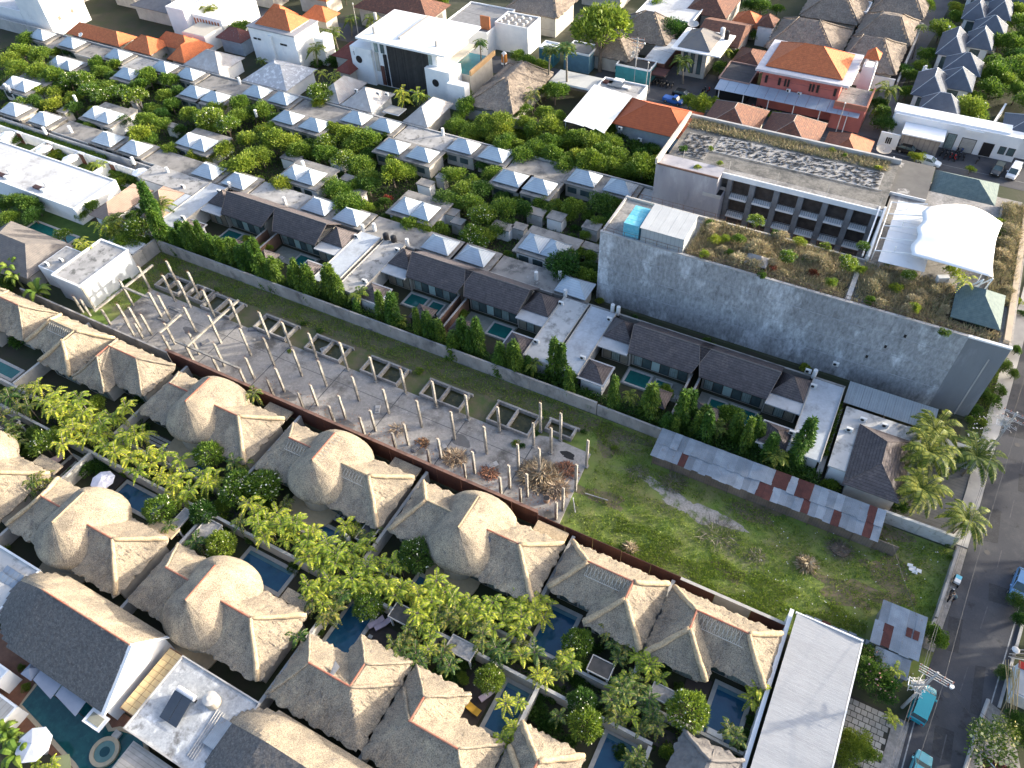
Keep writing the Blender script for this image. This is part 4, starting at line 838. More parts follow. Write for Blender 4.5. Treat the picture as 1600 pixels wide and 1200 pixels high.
# rear roof: pergola slab with pattern of broken tiles
MB().box(-31.0,2.4,116.3,116.7,Hh+.3,Hh+1.0).obj('parapet',Mconcl,B); MB().box(-31.5,-31.1,101.0,116.7,Hh+.3,Hh+1.3).obj('parapet',mat('cream_parapet',(.55,.5,.42)),B)
MB().box(-31.1,-21.3,101.0,101.15,Hh+.3,Hh+.6).obj('parapet',Mrust if False else mat('rusty_trim',(.2,.12,.09)),B)
Mbrk=mat('broken_tile_field',(.32,.32,.31),(.33,.33,.33),sc=1.5,rough=.95,bump=.6)
pt=MB().box(-24.6,.7,108.2,112.9,Hh+.3,Hh+.36).obj('roof_field',mat('pale_gravel',(.36,.35,.33),(.28,.27,.26),sc=1,grain=(4,.7,1.3)),B)
p2=MB().box(-29.6,-25.0,105.2,112.0,Hh+.3,Hh+.35).obj('roof_field',Mconc,B)
rg=random.Random(8); q=MB()
for i in range(900):
    x=rg.uniform(-24.4,.5); y=rg.uniform(108.4,112.7)
    if rg.random()<.22: x=rg.uniform(-29.4,-25.2); y=rg.uniform(105.3,111.8)
    a=rg.uniform(0,3); s=rg.uniform(.12,.3); q.slab([(x+s*math.cos(a+k*1.57)*(1.6 if k%2 else .6),y+s*math.sin(a+k*1.57)*.7,Hh+.37+.05*k) for k in range(4)],.03)
q.obj('broken_tiles',mat('broken_dark_tile',(.06,.06,.06),(.10,.10,.10),sc=4,rough=1),B)['kind']='stuff'
for i in range(9):
    x=-28+i*3.7; MB().tube([(x,107.9 if i%2 else 104.2,Hh+.3),(x,107.9 if i%2 else 104.2,Hh+1.8)],.04,5).obj('rail_post',Mconcl,B)
MB().tube([(-24.6,108.0,Hh+.42),(1.2,108.0,Hh+.42)],.06,5).obj('pipe',Mconcl,B)
MB().box(1.2,7.3,108.9,118.4,Hh-2.4,Hh).obj('rear_flat_roof',mat('bitumen_roof',(.14,.135,.125),(.11,.105,.10),sc=.5,stain=((.33,.32,.30),.25,.62,.66)),B)
MB().box(1.1,1.3,108.8,118.5,Hh-.2,Hh+.15).obj('roof_edge',Mwhite,B); MB().box(1.3,7.3,108.75,108.9,Hh-.6,Hh+.12).obj('roof_edge',Mwhite,B)
MB().box(1.4,20.3,112.2,118.3,-.02,Hh-2.5).obj('rear_east_wing',Mconc,B)
# front terrace: railings, divider
for y,a,b in((82.05,-32,16),(91.5,-31.5,2.3)):
    q=MB()
    for i in range(int((b-a)/1.6)): x=a+i*1.6; q.tube([(x,y,Hh),(x,y,Hh+1.05)],.03,4)
    q.tube([(a,y,Hh+1.05),(b,y,Hh+1.05)],.03,4); q.tube([(a,y,Hh+.55),(b,y,Hh+.55)],.025,4); q.obj('thin_railing',mat('rust_rail',(.17,.10,.08)),B)
MB().box(1.5,2.1,82.3,89.6,Hh-.25,Hh+.3).obj('divider_kerb',Mconcl,B)
MB().box(2.2,5.0,83.6,86.0,Hh-.24,Hh-.1).obj('paved_corner',mat('slate_floor',(.12,.13,.14)),B)
h=MB().hip(13.6,19.2,84.0,90.9,Hh+.7,Hh+2.9).obj('shingle_roof',Mteal,B); MB().box(14.1,18.8,84.5,90.4,Hh-.25,Hh+.69).obj('wall',Mdark,B)
MB().hip(7.5,16.4,112.4,118.7,Hh-.6,Hh+1.1).obj('shingle_roof',Mteal,B); MB().box(8,15.9,112.9,118.3,Hh-2.5,Hh-.7).obj('wall',Mconc,B)
# plant box and blue tank stack
o=thing('plant_room','pale metal-clad box room with sheet roof on the left end of the terrace','plant room',(-23.4,84.5,Hh))
MB().box(-26.5,-20.3,82.3,87.6,Hh-.24,15.3).obj('clad_wall',mat('pale_cladding',(.38,.41,.42),(.34,.37,.38),sc=.5,rough=.6,stripe=('X',.6,.3,.25)),o)
for i in range(5): MB().slab([(-26.7+i*1.3,82.1,15.4),(-25.42+i*1.3,82.1,15.4),(-25.42+i*1.3,87.8,15.65),(-26.7+i*1.3,87.8,15.65)],.06).obj('roof_sheet',mat('cream_sheet',(.55,.55,.52),(.48,.48,.46),sc=.6,rough=.5,stripe=('X',.3,.2,.12)),o)
o=thing('blue_water_tanks','stack of faded light-blue panel tanks beside the metal-clad box','water tank',(-28,84.5,Hh))
for i in range(4):
    for k in range(2): MB().box(-29.2,-26.9,82.5+i*1.15,83.6+i*1.15,Hh-.2+k*1.25,Hh+1.0+k*1.25).obj('tank_panel',mat('faded_blue',(.10,.40,.52),(.16,.48,.58),sc=2,rough=.6,bump=.5,bsc=5,stain=((.3,.45,.5),2.0,.55,.7),rnd=.1),o)
# tensile roof
Mtent=mat('tent_fabric',(.80,.80,.79),(.72,.72,.715),sc=.3,rough=.8,bump=.1,stain=((.58,.57,.55),.35,.58,.75))
o=thing('tensile_roof','large bright white fabric tent roof on steel frames above the terrace','canopy',(11,97,Hh))
nx,ny=16,16; v=[];fs=[]; out=[(7.2,103.6),(9.9,105.4),(13.3,104.9),(16.6,102.6),(17.0,97.7),(16.9,90.6),(12.0,90.8),(6.9,91.8),(7.4,97.1)]
def edge(u,vv):
    xl=7.0+.55*math.cos(vv*math.pi*6)*.4+.2*vv; xr=16.9-.45*math.sin(vv*math.pi)*1.2; yb=90.9+.5*math.sin(u*math.pi)*-.9+.4*(1-u); yt=103.2+2.2*math.sin(u*math.pi*.95)
    return lerp(xl,xr,u),lerp(yb,yt,vv)
for j in range(ny+1):
    for i in range(nx+1):
        x,y=edge(i/nx,j/ny); z=15.7+.45*math.sin(math.pi*j/ny)*(.6+.4*i/nx)+.35*math.sin(i/nx*3.0)-.25*abs(math.sin(j/ny*math.pi*2.5)); v.append((x,y,z))
for j in range(ny):
    for i in range(nx): a=j*(nx+1)+i; fs.append((a,a+1,a+nx+2,a+nx+1))
t=MB(); t.add(v,fs); t=t.obj('fabric',Mtent,o,smooth=True); sm=t.modifiers.new('thickness','SOLIDIFY'); sm.thickness=.04
for i in range(5):
    y=92+i*3.0; q=MB(); q.tube([(2.9,y,14.4),(7.4,y,15.4)],.07,6); q.tube([(2.9,y,12.8),(2.9,y,14.4)],.07,6); q.obj('steel_frame',Mwhite,o)
MB().tube([(2.9,91.9,14.4),(2.9,104.2,14.4)],.07,6).obj('steel_frame',Mwhite,o)
for x,y in((16.6,90.9),(15.6,90.2)): q=MB(); q.tube([(x,y,12.8),(x+.4,y+.4,15.3)],.1,6); q.tube([(x-1.5,y+.2,12.8),(x+.4,y+.4,15.3)],.09,6); q.obj('steel_prop',Mwhite,o)
for x in (5.2,9.0,13,15.9):
    for y in (93,99,103.5): MB().tube([(x,y,12.7),(x,y,15.1)],.07,6).obj('steel_post',Mwhite,o)
o=thing('white_flat_canopy','flat stained white fabric panel left of and below the white tent roof','canopy',(6,97,Hh))
for i in range(6): MB().slab([(3.7+.02*i,90.2+i*2.5,14.2),(9.4,90.5+i*2.5,14.2),(9.4,92.95+i*2.5,14.2),(3.7,92.65+i*2.5,14.2)],.05).obj('fabric_panel',mat('stained_fabric',(.62,.65,.68),(.55,.58,.61),sc=.4,rough=.8,stain=((.4,.4,.4),.8,.62,.8)),o)
for x in(4,9.2):
    for y in(90.6,97,104): MB().tube([(x,y,12.7),(x,y,14.18)],.06,5).obj('steel_post',Mconcl,o)
x,y=W(1470,441,Hh); o=thing('fallen_cabinet','white rectangular cabinet leaning in the dry grass of the terrace','cabinet',(x,y,Hh),rz=.5); q=MB().box(-.7,.7,-.35,.35,0,1.0); q.loc=None; mesh_obj('casing',raw('casing',q.v,q.f,Mwplast),o); q=MB().box(-.62,.62,-.37,-.35,.08,.92); mesh_obj('door',raw('door',q.v,q.f,Mconcl),o)
x,y=W(1181,413,Hh); o=thing('terrace_gazebo','small grey-roofed gazebo at the terrace edge among dry grass','gazebo',(x,y,Hh)); MB().hip(x-1.5,x+1.5,y-1.0,y+1.2,Hh+.6,Hh+1.5).obj('roof',mat('gazebo_grey',(.27,.26,.25)),o)
for a in(-1.2,1.2):
    for b in(-.8,1.0): MB().tube([(x+a,y+b,Hh-.2),(x+a,y+b,Hh+.6)],.06,5).obj('post',Mframe,o)
# white building and far left neighbours of the front half
o=thing('white_block','flat white block with stained concrete roof and tall wall, left end of the abandoned site','house',(-109,49,0))
MB().box(-110.0,-103.6,45.0,55.0,-.02,4.6).obj('wall',mat('shade_grey_whitewash',(.47,.50,.53),(.40,.43,.46),sc=.3,rough=.9,stain=((.30,.33,.36),.35,.55,.75)),o); MB().box(-109.8,-103.8,45.2,54.8,4.6,4.65).obj('flat_roof',fl1,o)  # wall's shade put into the whitewash as bluish grey
for q in((-110,-103.6,44.9,45.2),(-110,-103.6,54.8,55.1),(-110.1,-109.8,45.2,54.8),(-103.8,-103.55,45.2,54.8)): MB().box(*q,4.6,4.85).obj('parapet',Mwhite,o)
MB().box(-115.2,-110.15,46.1,51.8,-.02,3.9).obj('side_wing',Mwhite,o); MB().box(-115,-110.4,46.3,51.6,3.9,3.95).obj('flat_roof',fl1,o); MB().box(-111.6,-105,56.0,59.0,2.5,2.65).obj('canopy_slab',fl2,o)
for a in((-111.3,56.3),(-105.3,56.3),(-111.3,58.7),(-105.3,58.7)): MB().box(a[0]-.08,a[0]+.08,a[1]-.08,a[1]+.08,-.02,2.5).obj('post',Mwhite,o)
x,y=-113.6,47.2; ac_unit(-113.8,46.9,3.96,'air conditioner nearer the edge, on the white block left of the site'); ac_unit(-112.4,48.6,3.96,'air conditioner further back on the white block left of the site')
o=thing('hipped_house','large house with grey-brown hipped roof at the left edge, below the long pool','house',(-122,49,0))
q=MB().hip(-131.5,-115.4,43.6,53.0,3.0,5.2).obj('hipped_roof',mat('grey_brown_shingle',(.20,.18,.165),(.145,.135,.13),sc=1,rough=.9,bump=.6,stripe=('Z',.14,.4,.3)),o); MB().box(-130.8,-116,44.3,52.4,-.02,2.9).obj('wall',Mcream,o)
pool(-131.9,-121.2,55.0,56.9,'long teal pool on the lawn at the left edge',Mpoolt,.4,grp=None)
sheet('lawn',[(-140,54.6),(-104.8,54.6),(-104.8,61.5),(-140,61.5)],-.014,Mlawn)
o=thing('long_white_block','long white flat-roofed hotel block at the left edge','building',(-140,66,0))
MB().box(-175,-123.2,60.0,69.6,-.02,3.4).obj('wall',Mwhite,o); MB().box(-175,-123.4,60.2,69.4,3.4,3.45).obj('flat_roof',Mwflat,o)
for q in((-175,-123.2,59.9,60.2),(-175,-123.2,69.4,69.65),(-123.45,-123.15,60.2,69.4)): MB().box(*q,3.38,3.6).obj('parapet',Mwhite,o)
for k,(px,py) in enumerate([(65,295),(8,275)]):
    x,y=W(px,py,3.5); MB().box(x-1.8,x+.6,y-.5,y+.3,3.45,3.8).obj('roof_hatch',Mbrown,o); MB().cyl(x+1.0,y+.6,3.45,5.0,.3,.3,10).obj('water_drum',Mwplast,o); MB().box(x+.4,x+1.4,y-.6,y+.1,3.45,3.9).obj('roof_box',Mwplast,o)
for k,x in enumerate((-158.5,-149.3,-140,-131.5)):
    wall('courtyard_wall','white courtyard wall behind the long white block, %s from the left'%ordn[k],x,69.8,x,74.6,2.2,.2,Mwhite)
    if k<3 or 1:
        g=thing('wooden_gate','brown wooden gate in the courtyard wall, %s from the left'%ordn[k],'gate',(x+1.0,74.6,0),'wooden courtyard gates'); MB().box(x+.2,x+1.9,74.3,74.8,-.02,2.5).obj('gate_frame',Mwhite,g); MB().box(x+.45,x+1.65,74.22,74.3,.05,2.2).obj('gate_leaf',Mbrown,g)
    for j in range(7): x2=x+2+j*.7; struct('stepping_stone',MB().box(x2,x2+.45,72.0,72.9,-.02,.05),Mstone)
wall('courtyard_wall','long white wall closing the courtyards, in front of the clipped hedge',-175,74.7,-122.3,74.7,2.3,.2,Mwhite,9)
sheet('courtyard_lawn',[(-175,69.8),(-122.6,69.8),(-122.6,74.5),(-175,74.5)],-.015,Mlawn)
def parasol(px,py,z,r,lab,m=None,n=8,grp=None):
    x,y=W(px,py,z); o=thing('parasol',lab,'parasol',(x,y,0),grp)
    for k in range(n):
        a=2*math.pi*k/n+.2; b=2*math.pi*(k+1)/n+.2
        MB().add([(x,y,z+.35),(x+r*math.cos(a),y+r*math.sin(a),z-.1),(x+r*math.cos(b),y+r*math.sin(b),z-.1),(x,y,z+.3),(x+r*math.cos(a),y+r*math.sin(a),z-.14),(x+r*math.cos(b),y+r*math.sin(b),z-.14)],[(0,1,2),(3,5,4),(1,4,5,2)]).obj('canopy_panel',m or Mbright,o)
    MB().cyl(x,y,-.02,z+.4,.035,.035,6).obj('pole',Mframe,o); MB().cyl(x,y,-.02,.12,.3,.3,12).obj('base',Mconc,o); return o
# ================================================================ POOL PAVILION AND NEIGHBOURS, BOTTOM LEFT
o=thing('pool_pavilion','large thatched pavilion, near slope shaded dark, with bright white gable above the curved pool','pavilion',(-58,5,0))
v=[];nx,ny=44,26
def pz(x,y,xl=-70.5,yr=7.2,zr=7.6,ze=3.3,y0=1.3,y1=10.2):
    t=min((y-y0)/(yr-y0) if y<yr else (y1-y)/(y1-yr),1); 
    if x<-63.5: t=min(t,1-math.hypot((-63.5-x)/7.0,(y-yr)/((yr-y0) if y<yr else (y1-yr)))) if x<-63.5 else t
    t=max(t,0); return ze+(zr-ze)*t**.9
def patch(x0,x1,y0,y1,nx,ny,f,ms,name,parent,mi=None,th=.35,seed=1,jit=.03,keep=None):
    rg=random.Random(seed); v=[];fs=[]
    for j in range(ny+1):
        for i in range(nx+1): x=lerp(x0,x1,i/nx); y=lerp(y0,y1,j/ny); v.append((x,y,f(x,y)+rg.uniform(-jit,jit)))
    for j in range(ny):
        for i in range(nx):
            if keep and not keep(lerp(x0,x1,(i+.5)/nx),lerp(y0,y1,(j+.5)/ny)): continue
            a=j*(nx+1)+i; fs.append((a,a+1,a+nx+2,a+nx+1))
    b=MB(); b.add(v,fs); o=b.obj(name,ms,parent); m=o.modifiers.new('thickness','SOLIDIFY'); m.thickness=th; m.offset=-1; return o
inell=lambda x,y: x>-63.5 or math.hypot((-63.5-x)/7.0,(y-7.2)/(5.9 if y<7.2 else 3.0))<1.0
patch(-70.5,-50.5,1.3,7.2,50,16,pz,Mthshade,'near_slope',o,keep=inell); patch(-70.5,-50.5,7.2,10.2,50,8,pz,Mth,'far_slope',o,keep=inell)  # near slope takes the shade tone, far slope the lit thatch
MB().tube([(-63.5,7.2,7.68),(-50.4,7.2,7.68)],.09,6).obj('ridge_tiles',Mred,o)
MB().prism([(-50.9,1.6),(-50.65,1.6),(-50.65,9.9),(-50.9,9.9)],-.02,3.3).obj('wall',Mwhite,o)
q=MB(); q.add([(-50.62,1.5,3.2),(-50.62,9.9,3.2),(-50.62,7.2,7.45),(-50.9,1.5,3.2),(-50.9,9.9,3.2),(-50.9,7.2,7.45)],[(0,1,2),(5,4,3),(0,3,4,1),(1,4,5,2),(2,5,3,0)]); q.obj('gable',Mbright,o)
q=MB(); q.slab([(-50.55,1.2,3.45),(-50.15,1.2,3.35),(-50.15,7.2,7.6),(-50.55,7.2,7.65)],.25); q.slab([(-50.55,7.21,7.65),(-50.15,7.21,7.6),(-50.15,10.2,3.45),(-50.55,10.2,3.4)],.25); q.obj('barge_board',Mwhite,o)
MB().box(-67,-50.9,2.2,9.6,-.02,3.2).obj('hall_wall',Mcream,o)
for i in range(6): MB().box(-66.5+i*2.5,-64.3+i*2.5,2.14,2.18,.2,2.6).obj('opening',Mdark,o)
MB().box(-52.4,-50.0,-.2,1.3,2.3,2.45).obj('side_canopy',Mwhite,o); MB().box(-52.0,-50.4,.1,1.0,2.46,2.5).obj('canopy_panel',mat('leafy_panel',(.25,.25,.2)),o)
o=thing('covered_passage','ochre awning strip of square panels right of the white gable','awning',(-49,6,2.6))
for i in range(11):
    for k in range(2): MB().slab([(-49.6+k*1.0,2.6+i*.62,2.9),(-48.65+k*1.0,2.6+i*.62,2.9),(-48.65+k*1.0,3.18+i*.62,2.9),(-49.6+k*1.0,3.18+i*.62,2.9)],.05).obj('awning_panel',mat('ochre_awning',(.50,.38,.20),(.44,.34,.19),sc=2,rnd=.08),o)
MB().box(-49.7,-47.7,2.5,9.5,2.5,2.8).obj('frame',Mwood,o)
o=thing('service_block','flat-roofed block with stained pale roof, solar heater and round tank','building',(-42,6,0))
MB().box(-47.2,-37.3,1.6,9.1,-.02,3.0).obj('wall',Mcream,o); MB().box(-47.4,-37.1,1.4,9.3,3.0,3.2).obj('flat_roof',mat('silver_stained_roof',(.42,.44,.46),(.30,.32,.34),sc=.5,stain=((.56,.58,.60),.6,.54,.64),stain2=((.14,.14,.14),.8,.55,.7),grain=(3,.8,1.2)),o)
for q in((-47.55,-37,1.25,1.4),(-47.55,-37,9.3,9.45),(-47.55,-47.4,1.4,9.3),(-37.1,-36.95,1.4,9.3)): MB().box(*q,3.0,3.36).obj('parapet',Mconcl,o)
s=thing('solar_heater','solar water heater: two dark panels and a silver drum on the service roof','solar heater',(-43.7,5.6,3.2))
for k in range(2): MB().slab([(-45.0+k*1.15,3.7,3.5),(-43.9+k*1.15,3.7,3.5),(-43.9+k*1.15,6.3,4.4),(-45.0+k*1.15,6.3,4.4)],.08).obj('solar_panel',mat('solar_glass',(.05,.06,.075),rough=.25,bump=0,spec=.5),s)
MB().tube([(-44.9,6.6,4.3),(-42.6,6.6,4.3)],.3,12).obj('drum',mat('silver',(.6,.6,.62),rough=.4),s); MB().box(-44.7,-42.9,6.4,6.7,3.2,4.1).obj('stand',Mframe,s)
s=thing('round_tank','squat beige round water tank beside the solar heater','water tank',(-41.2,7.3,3.2)); MB().cyl(-41.2,7.3,3.2,4.5,.75,.75,20).obj('tank_body',mat('beige_tank',(.48,.43,.36),(.40,.36,.3),stripe=('Z',.2,.3,.3)),s); MB().cyl(-41.2,7.3,4.5,4.65,.75,.3,20).obj('lid',mat('beige_lid',(.55,.52,.47)),s)
s=thing('roof_pipes','bundle of pale pipes along the right edge of the service roof','pipes',(-38.8,4.5,3.2))
for k in range(4): MB().tube([(-40.0+k*.28,2.3,3.3),(-40.4+k*.3,7.0,3.3)],.05,5).obj('pipe',Mconcl,s)
MB().slab([(-39.4,3.9,3.6),(-38.0,3.9,3.6),(-38.0,6.6,3.7),(-39.4,6.6,3.7)],.05).obj('sheet',Mmetal,s)
# second pavilion, cut by the frame
o=thing('dining_pavilion','big thatched pavilion, near slope shaded dark, rounded lit edge, cut by the bottom frame','pavilion',(-30,5,0))
def qz(x,y):
    yr=6.6; t=(y+2)/(yr+2) if y<yr else (9.8-y)/(9.8-yr)
    if x<-33: t=min(t,1-math.hypot((-33-x)/5.6,(y-yr)/((yr+2) if y<yr else 3.2)))
    if x>-23: t=min(t,1-(x+23)/4)
    return 3.2+2.9*max(0,min(1,t))**.8
ink=lambda x,y: x>-33 or math.hypot((-33-x)/5.6,(y-6.6)/(8.6 if y<6.6 else 3.2))<1
patch(-38.6,-19,-2,6.6,48,22,qz,Mthshade,'near_slope',o,keep=ink,seed=4); patch(-38.6,-19,6.6,9.8,48,9,qz,Mth,'far_slope',o,keep=ink,seed=5)  # shade painted on the near slope, lit strip left pale
MB().box(-36.5,-21,-1,8.8,-.02,3.1).obj('hall_wall',Mcream,o)
# curved pool, deck, jacuzzi
z0=.1
deck=struct('wooden_deck',MB().prism([(-72,-4),(-46,-4),(-46,2.4),(-72,2.4)],-.02,.10),Mwood)
pl=[(-61.3,.6),(-60.4,1.35),(-58.6,1.7),(-52.9,1.15),(-50.6,.35),(-49.8,.9),(-47.2,1.55),(-45.6,.6),(-45.0,-.7),(-45.6,-2.2),(-47.2,-3.2),(-49.6,-3.7),(-51.2,-3.3),(-61.0,-2.0)]
def offp(p,d):
    n=len(p); o=[]; a=sum(p[i][0]*p[(i+1)%n][1]-p[(i+1)%n][0]*p[i][1] for i in range(n)); s=1 if a>0 else -1
    for i in range(n):
        x0,y0=p[i-1]; x1,y1=p[(i+1)%n]; L=math.hypot(x1-x0,y1-y0); o.append((p[i][0]+s*(y1-y0)/L*d,p[i][1]-s*(x1-x0)/L*d))
    return o
o=thing('lagoon_pool','curved dark teal hotel pool with beige rim at the bottom left','pool',(-54,-1,0))
MB().prism(offp(pl,.42),-.02,.14).obj('coping',Mbeige,o); MB().prism(pl,.0,.155).obj('water',mat('lagoon_water',(.008,.055,.06),(.014,.085,.085),sc=.9,rough=.08,bump=.08,bsc=3,spec=.5,stain=((.02,.11,.105),1.3,.5,.7)),o)
MB().prism([(-59.9,1.1),(-58.8,1.45),(-57.6,1.3),(-57.0,.85),(-58.0,.7),(-59.3,.8)],.156,.17).obj('pool_ledge',mat('pale_green_ledge',(.18,.27,.21),rough=.3),o)
o=thing('jacuzzi','round beige-rimmed jacuzzi standing in the curved pool','hot tub',(-49.3,-1.1,0))
def ring(cx,cy,r0,r1,z0,z1,n=40):
    b=MB(); v=[(cx+r*math.cos(2*math.pi*i/n),cy+r*math.sin(2*math.pi*i/n),z) for r,z in((r1,z0),(r1,z1),(r0,z1),(r0,z0)) for i in range(n)]
    f=[(k*n+i,k*n+(i+1)%n,((k+1)%4)*n+(i+1)%n,((k+1)%4)*n+i) for k in range(4) for i in range(n)]; return b.add(v,f)
ring(-49.3,-1.2,1.05,1.45,.0,.45).obj('rim',Mbeige,o); MB().cyl(-49.3,-1.2,.0,.34,1.05,1.05,36).obj('water',mat('jacuzzi_water',(.14,.24,.22),rough=.1,bump=0),o); MB().cyl(-49.3,-1.2,.341,.36,.5,.5,24).obj('centre_well',mat('well_water',(.02,.07,.08),rough=.1,bump=0),o)
MB().box(-49.9,-49.1,.2,.9,.1,.42).obj('bridge_step',Mstone,o)
parasol(52,1163,2.6,1.75,'pale round parasol among bananas at the bottom left corner',m=mat('parasol_grey',(.55,.57,.62)),n=8)
parasol(160,750,2.6,1.5,'white parasol with pole beside the blue pool of the torn dome',m=mat('parasol_lilac',(.66,.65,.72)))
parasol(68,245-13,2.5,1.6,'white parasol in the middle courtyard behind the long white block',grp='parasols in the white courtyards'); parasol(109,247,2.5,1.6,'white parasol in the right-hand courtyard behind the long white block',grp='parasols in the white courtyards'); parasol(9,210,2.5,1.6,'white parasol in the leftmost courtyard behind the long white block',grp='parasols in the white courtyards'); parasol(218,268,2.5,1.5,'white parasol by the blue mat at the end of the white courtyards',grp='parasols in the white courtyards')
o=thing('awning','two slate-grey awning panels over the pool edge below the shaded thatch slope','awning',(-56,.8,2.5))
for x0,x1 in((-60.3,-57.0),(-56.9,-53.3)): MB().slab([(x0,.3,2.5),(x1,-.2,2.5),(x1,1.6,2.8),(x0,2.0,2.8)],.04).obj('awning_panel',mat('awning_grey',(.27,.29,.34),(.24,.26,.31)),o)
for x in(-60.2,-57,-53.4): MB().tube([(x,.2,0),(x,.2,2.5)],.04,5).obj('post',Mframe,o)
o=thing('closed_umbrella','small grey folded parasol canopy beside the slate awning','parasol',(-61.3,.9,0)); MB().hip(-62.2,-60.6,.1,1.7,2.3,2.9).obj('canopy',MATS['awning_grey'],o); MB().cyl(-61.4,.9,0,2.4,.04,.04,6).obj('pole',Mframe,o)
o=thing('shade_sail','olive-green triangular shade sail by the pale parasol, upper one','shade sail',(-57,-3,2),'olive shade sails'); 
a=[W(30,1150,2.2),(W(60,1135,2.2)),W(60,1165,2.2),W(40,1178,2.2)]; MB().slab([(p[0],p[1],2.2+.1*i) for i,p in enumerate(a)][::-1],.03).obj('sail',mat('olive_cloth',(.17,.19,.10)),o)
o=thing('shade_sail','olive-green shade sail at the bottom edge, lower one','shade sail',(-53,-5,2),'olive shade sails')
a=[W(84,1182,2.2),W(108,1178,2.2),W(112,1205,2.2),W(80,1205,2.2)]; MB().slab([(p[0],p[1],2.2) for p in a][::-1],.03).obj('sail',MATS['olive_cloth'],o)
def boxpx(name,lab,cat,x0,x1,y0,y1,z0,z1,m,edge=Mwhite,top=None,grp=None,wins=0,par=.25,wm=None,fr='s'):
    o=thing(name,lab,cat,((x0+x1)/2,(y0+y1)/2,z0),grp)
    MB().box(x0,x1,y0,y1,z0-.02,z1-.1).obj('wall',wm or Mwhite,o); MB().box(x0+.15,x1-.15,y0+.15,y1-.15,z1-.1,z1).obj('flat_roof',m,o)
    if par:
        t=.2
        for q in((x0-.02,x1+.02,y0-.02,y0+t),(x0-.02,x1+.02,y1-t,y1+.02),(x0-.02,x0+t,y0+t,y1-t),(x1-t,x1+.02,y0+t,y1-t)): MB().box(*q,z1-.098,z1+par).obj('parapet',edge,o)
    for i in range(wins):
        fl=max(1,int((z1-z0)/3)); 
        for k in range(fl):
            a=lerp(x0+.5,x1-.5,(i+.2)/wins); b=lerp(x0+.5,x1-.5,(i+.75)/wins)
            g=MB().box(a,b,y0-.05,y0-.021,z0+.9+3*k,z0+2.2+3*k).obj('window',Mframe,o); MB().box(a+.08,b-.08,y0-.07,y0-.051,z0+.98+3*k,z0+2.12+3*k).obj('pane',Mglass,g)
    return o
def house(name,lab,cat,x0,x1,y0,y1,zw,zr,rm,wm=None,ov=.7,grp=None,win=0,i0=None,i1=None,ax=None,mr=None):
    o=thing(name,lab,cat,((x0+x1)/2,(y0+y1)/2,0),grp)
    MB().box(x0+ov,x1-ov,y0+ov,y1-ov,-.02,zw-.1).obj('wall',wm or Mcream,o)
    if i0 is None and i1 is None and ax is None: pyr(o,x0,x1,y0,y1,zw,zr,rm,'tiled_roof',mr=mr)
    else: MB().hip(x0,x1,y0,y1,zw,zr,.15,0,i0,i1,ax).obj('tiled_roof',rm,o)
    for i in range(win):
        a=lerp(x0+ov+.4,x1-ov-.4,(i+.1)/win); b=lerp(x0+ov+.4,x1-ov-.4,(i+.7)/win); g=MB().box(a,b,y0+ov-.05,y0+ov-.01,.8,zw-.6).obj('window',Mframe,o); MB().box(a+.08,b-.08,y0+ov-.07,y0+ov-.051,.9,zw-.7).obj('pane',Mglass,g)
    return o
# left side bottom corner
boxpx('side_block','pale stained flat roof with glass hatch at the left edge above the dark pavilion','building',-84,-69.6,3.5,9.2,0,3.0,fl3,wm=Mcream)
o=thing('roof_hatch','glazed hatch of square panes on the pale roof at the left edge','skylight',(-72,7,3))
for i in range(4):
    for k in range(2): MB().slab([(-73.6+i*.75,6.2+k*.85,3.05),(-72.9+i*.75,6.2+k*.85,3.05),(-72.9+i*.75,7.0+k*.85,3.25),(-73.6+i*.75,7.0+k*.85,3.25)],.04).obj('pane',mat('hatch_glass',(.25,.3,.36),rough=.3),o)
o=boxpx('tiled_terrace_roof','square-tiled pale flat roof at the left edge beside the wooden deck','terrace roof',-66,-59.5,-5.2,-2.3,0,2.4,mat('square_tiles',(.42,.40,.36),(.35,.33,.30),sc=1.2,stripe=('X',.7,.2,.3)),par=.05)
boxpx('white_kiosk','small white flat kiosk roof at the left edge above the wooden deck','kiosk',-67.0,-63.2,-1.9,-.2,0,2.6,Mwhite)
boxpx('planked_roof','grey planked flat roof right of the curved pool at the bottom edge','flat roof',-46.2,-39,-4.5,.9,0,2.6,mat('planks',(.33,.31,.29),(.24,.23,.21),sc=1,stripe=('Y',.4,.4,.4)),par=.0,wm=Mcream)
# ================================================================ UPPER TOWN: HOUSES BEHIND THE COMPOUND
def bpx(*a,**k): return boxpx(*a,**k)
o=bpx('corner_tower','tall plain white tower block with lit side wall, top left corner','building',-202.5,-192.6,111.8,123,0,13,Mwhite,par=.5)
for i,(y,z) in enumerate(((114.5,3.2),(115.3,7.6),(118.5,3.4),(118.5,7.8))): MB().box(-192.6,-192.54,y,y+.8,z,z+.9).obj('shutter',mat('shutter_brown',(.3,.2,.15)),o)
bpx('pale_annex','pale grey block with stained wall left of the tall white tower','building',-216,-203,112,121,0,4.5,Mwflat)
house('red_roof_house','dark maroon-roofed house at the very top left corner','house',-232,-203,121.5,133,4,7,mat('maroon_tile',(.16,.05,.045),(.12,.04,.04),stripe=('Z',.2,.4,.3)))
house('orange_house','long orange-roofed house right of the tall white tower','house',-185.2,-167,110.4,116.0,3,5.0,Morg,mr=mat('ridge_orange',(.62,.25,.12)))
house('orange_house','small square orange pyramid roof between two longer orange roofs','house',-165.4,-156.8,110.3,117.2,3,5.3,Morg)
house('orange_house','orange-roofed house with broad sunlit hip, left of the pale grey hip','house',-151.6,-146.2,110.5,119.9,3,5.5,Morg)
house('orange_house','orange roof wing running back behind the sunlit orange hip','house',-160.5,-150.0,115.2,120.2,3,5.2,Morg)
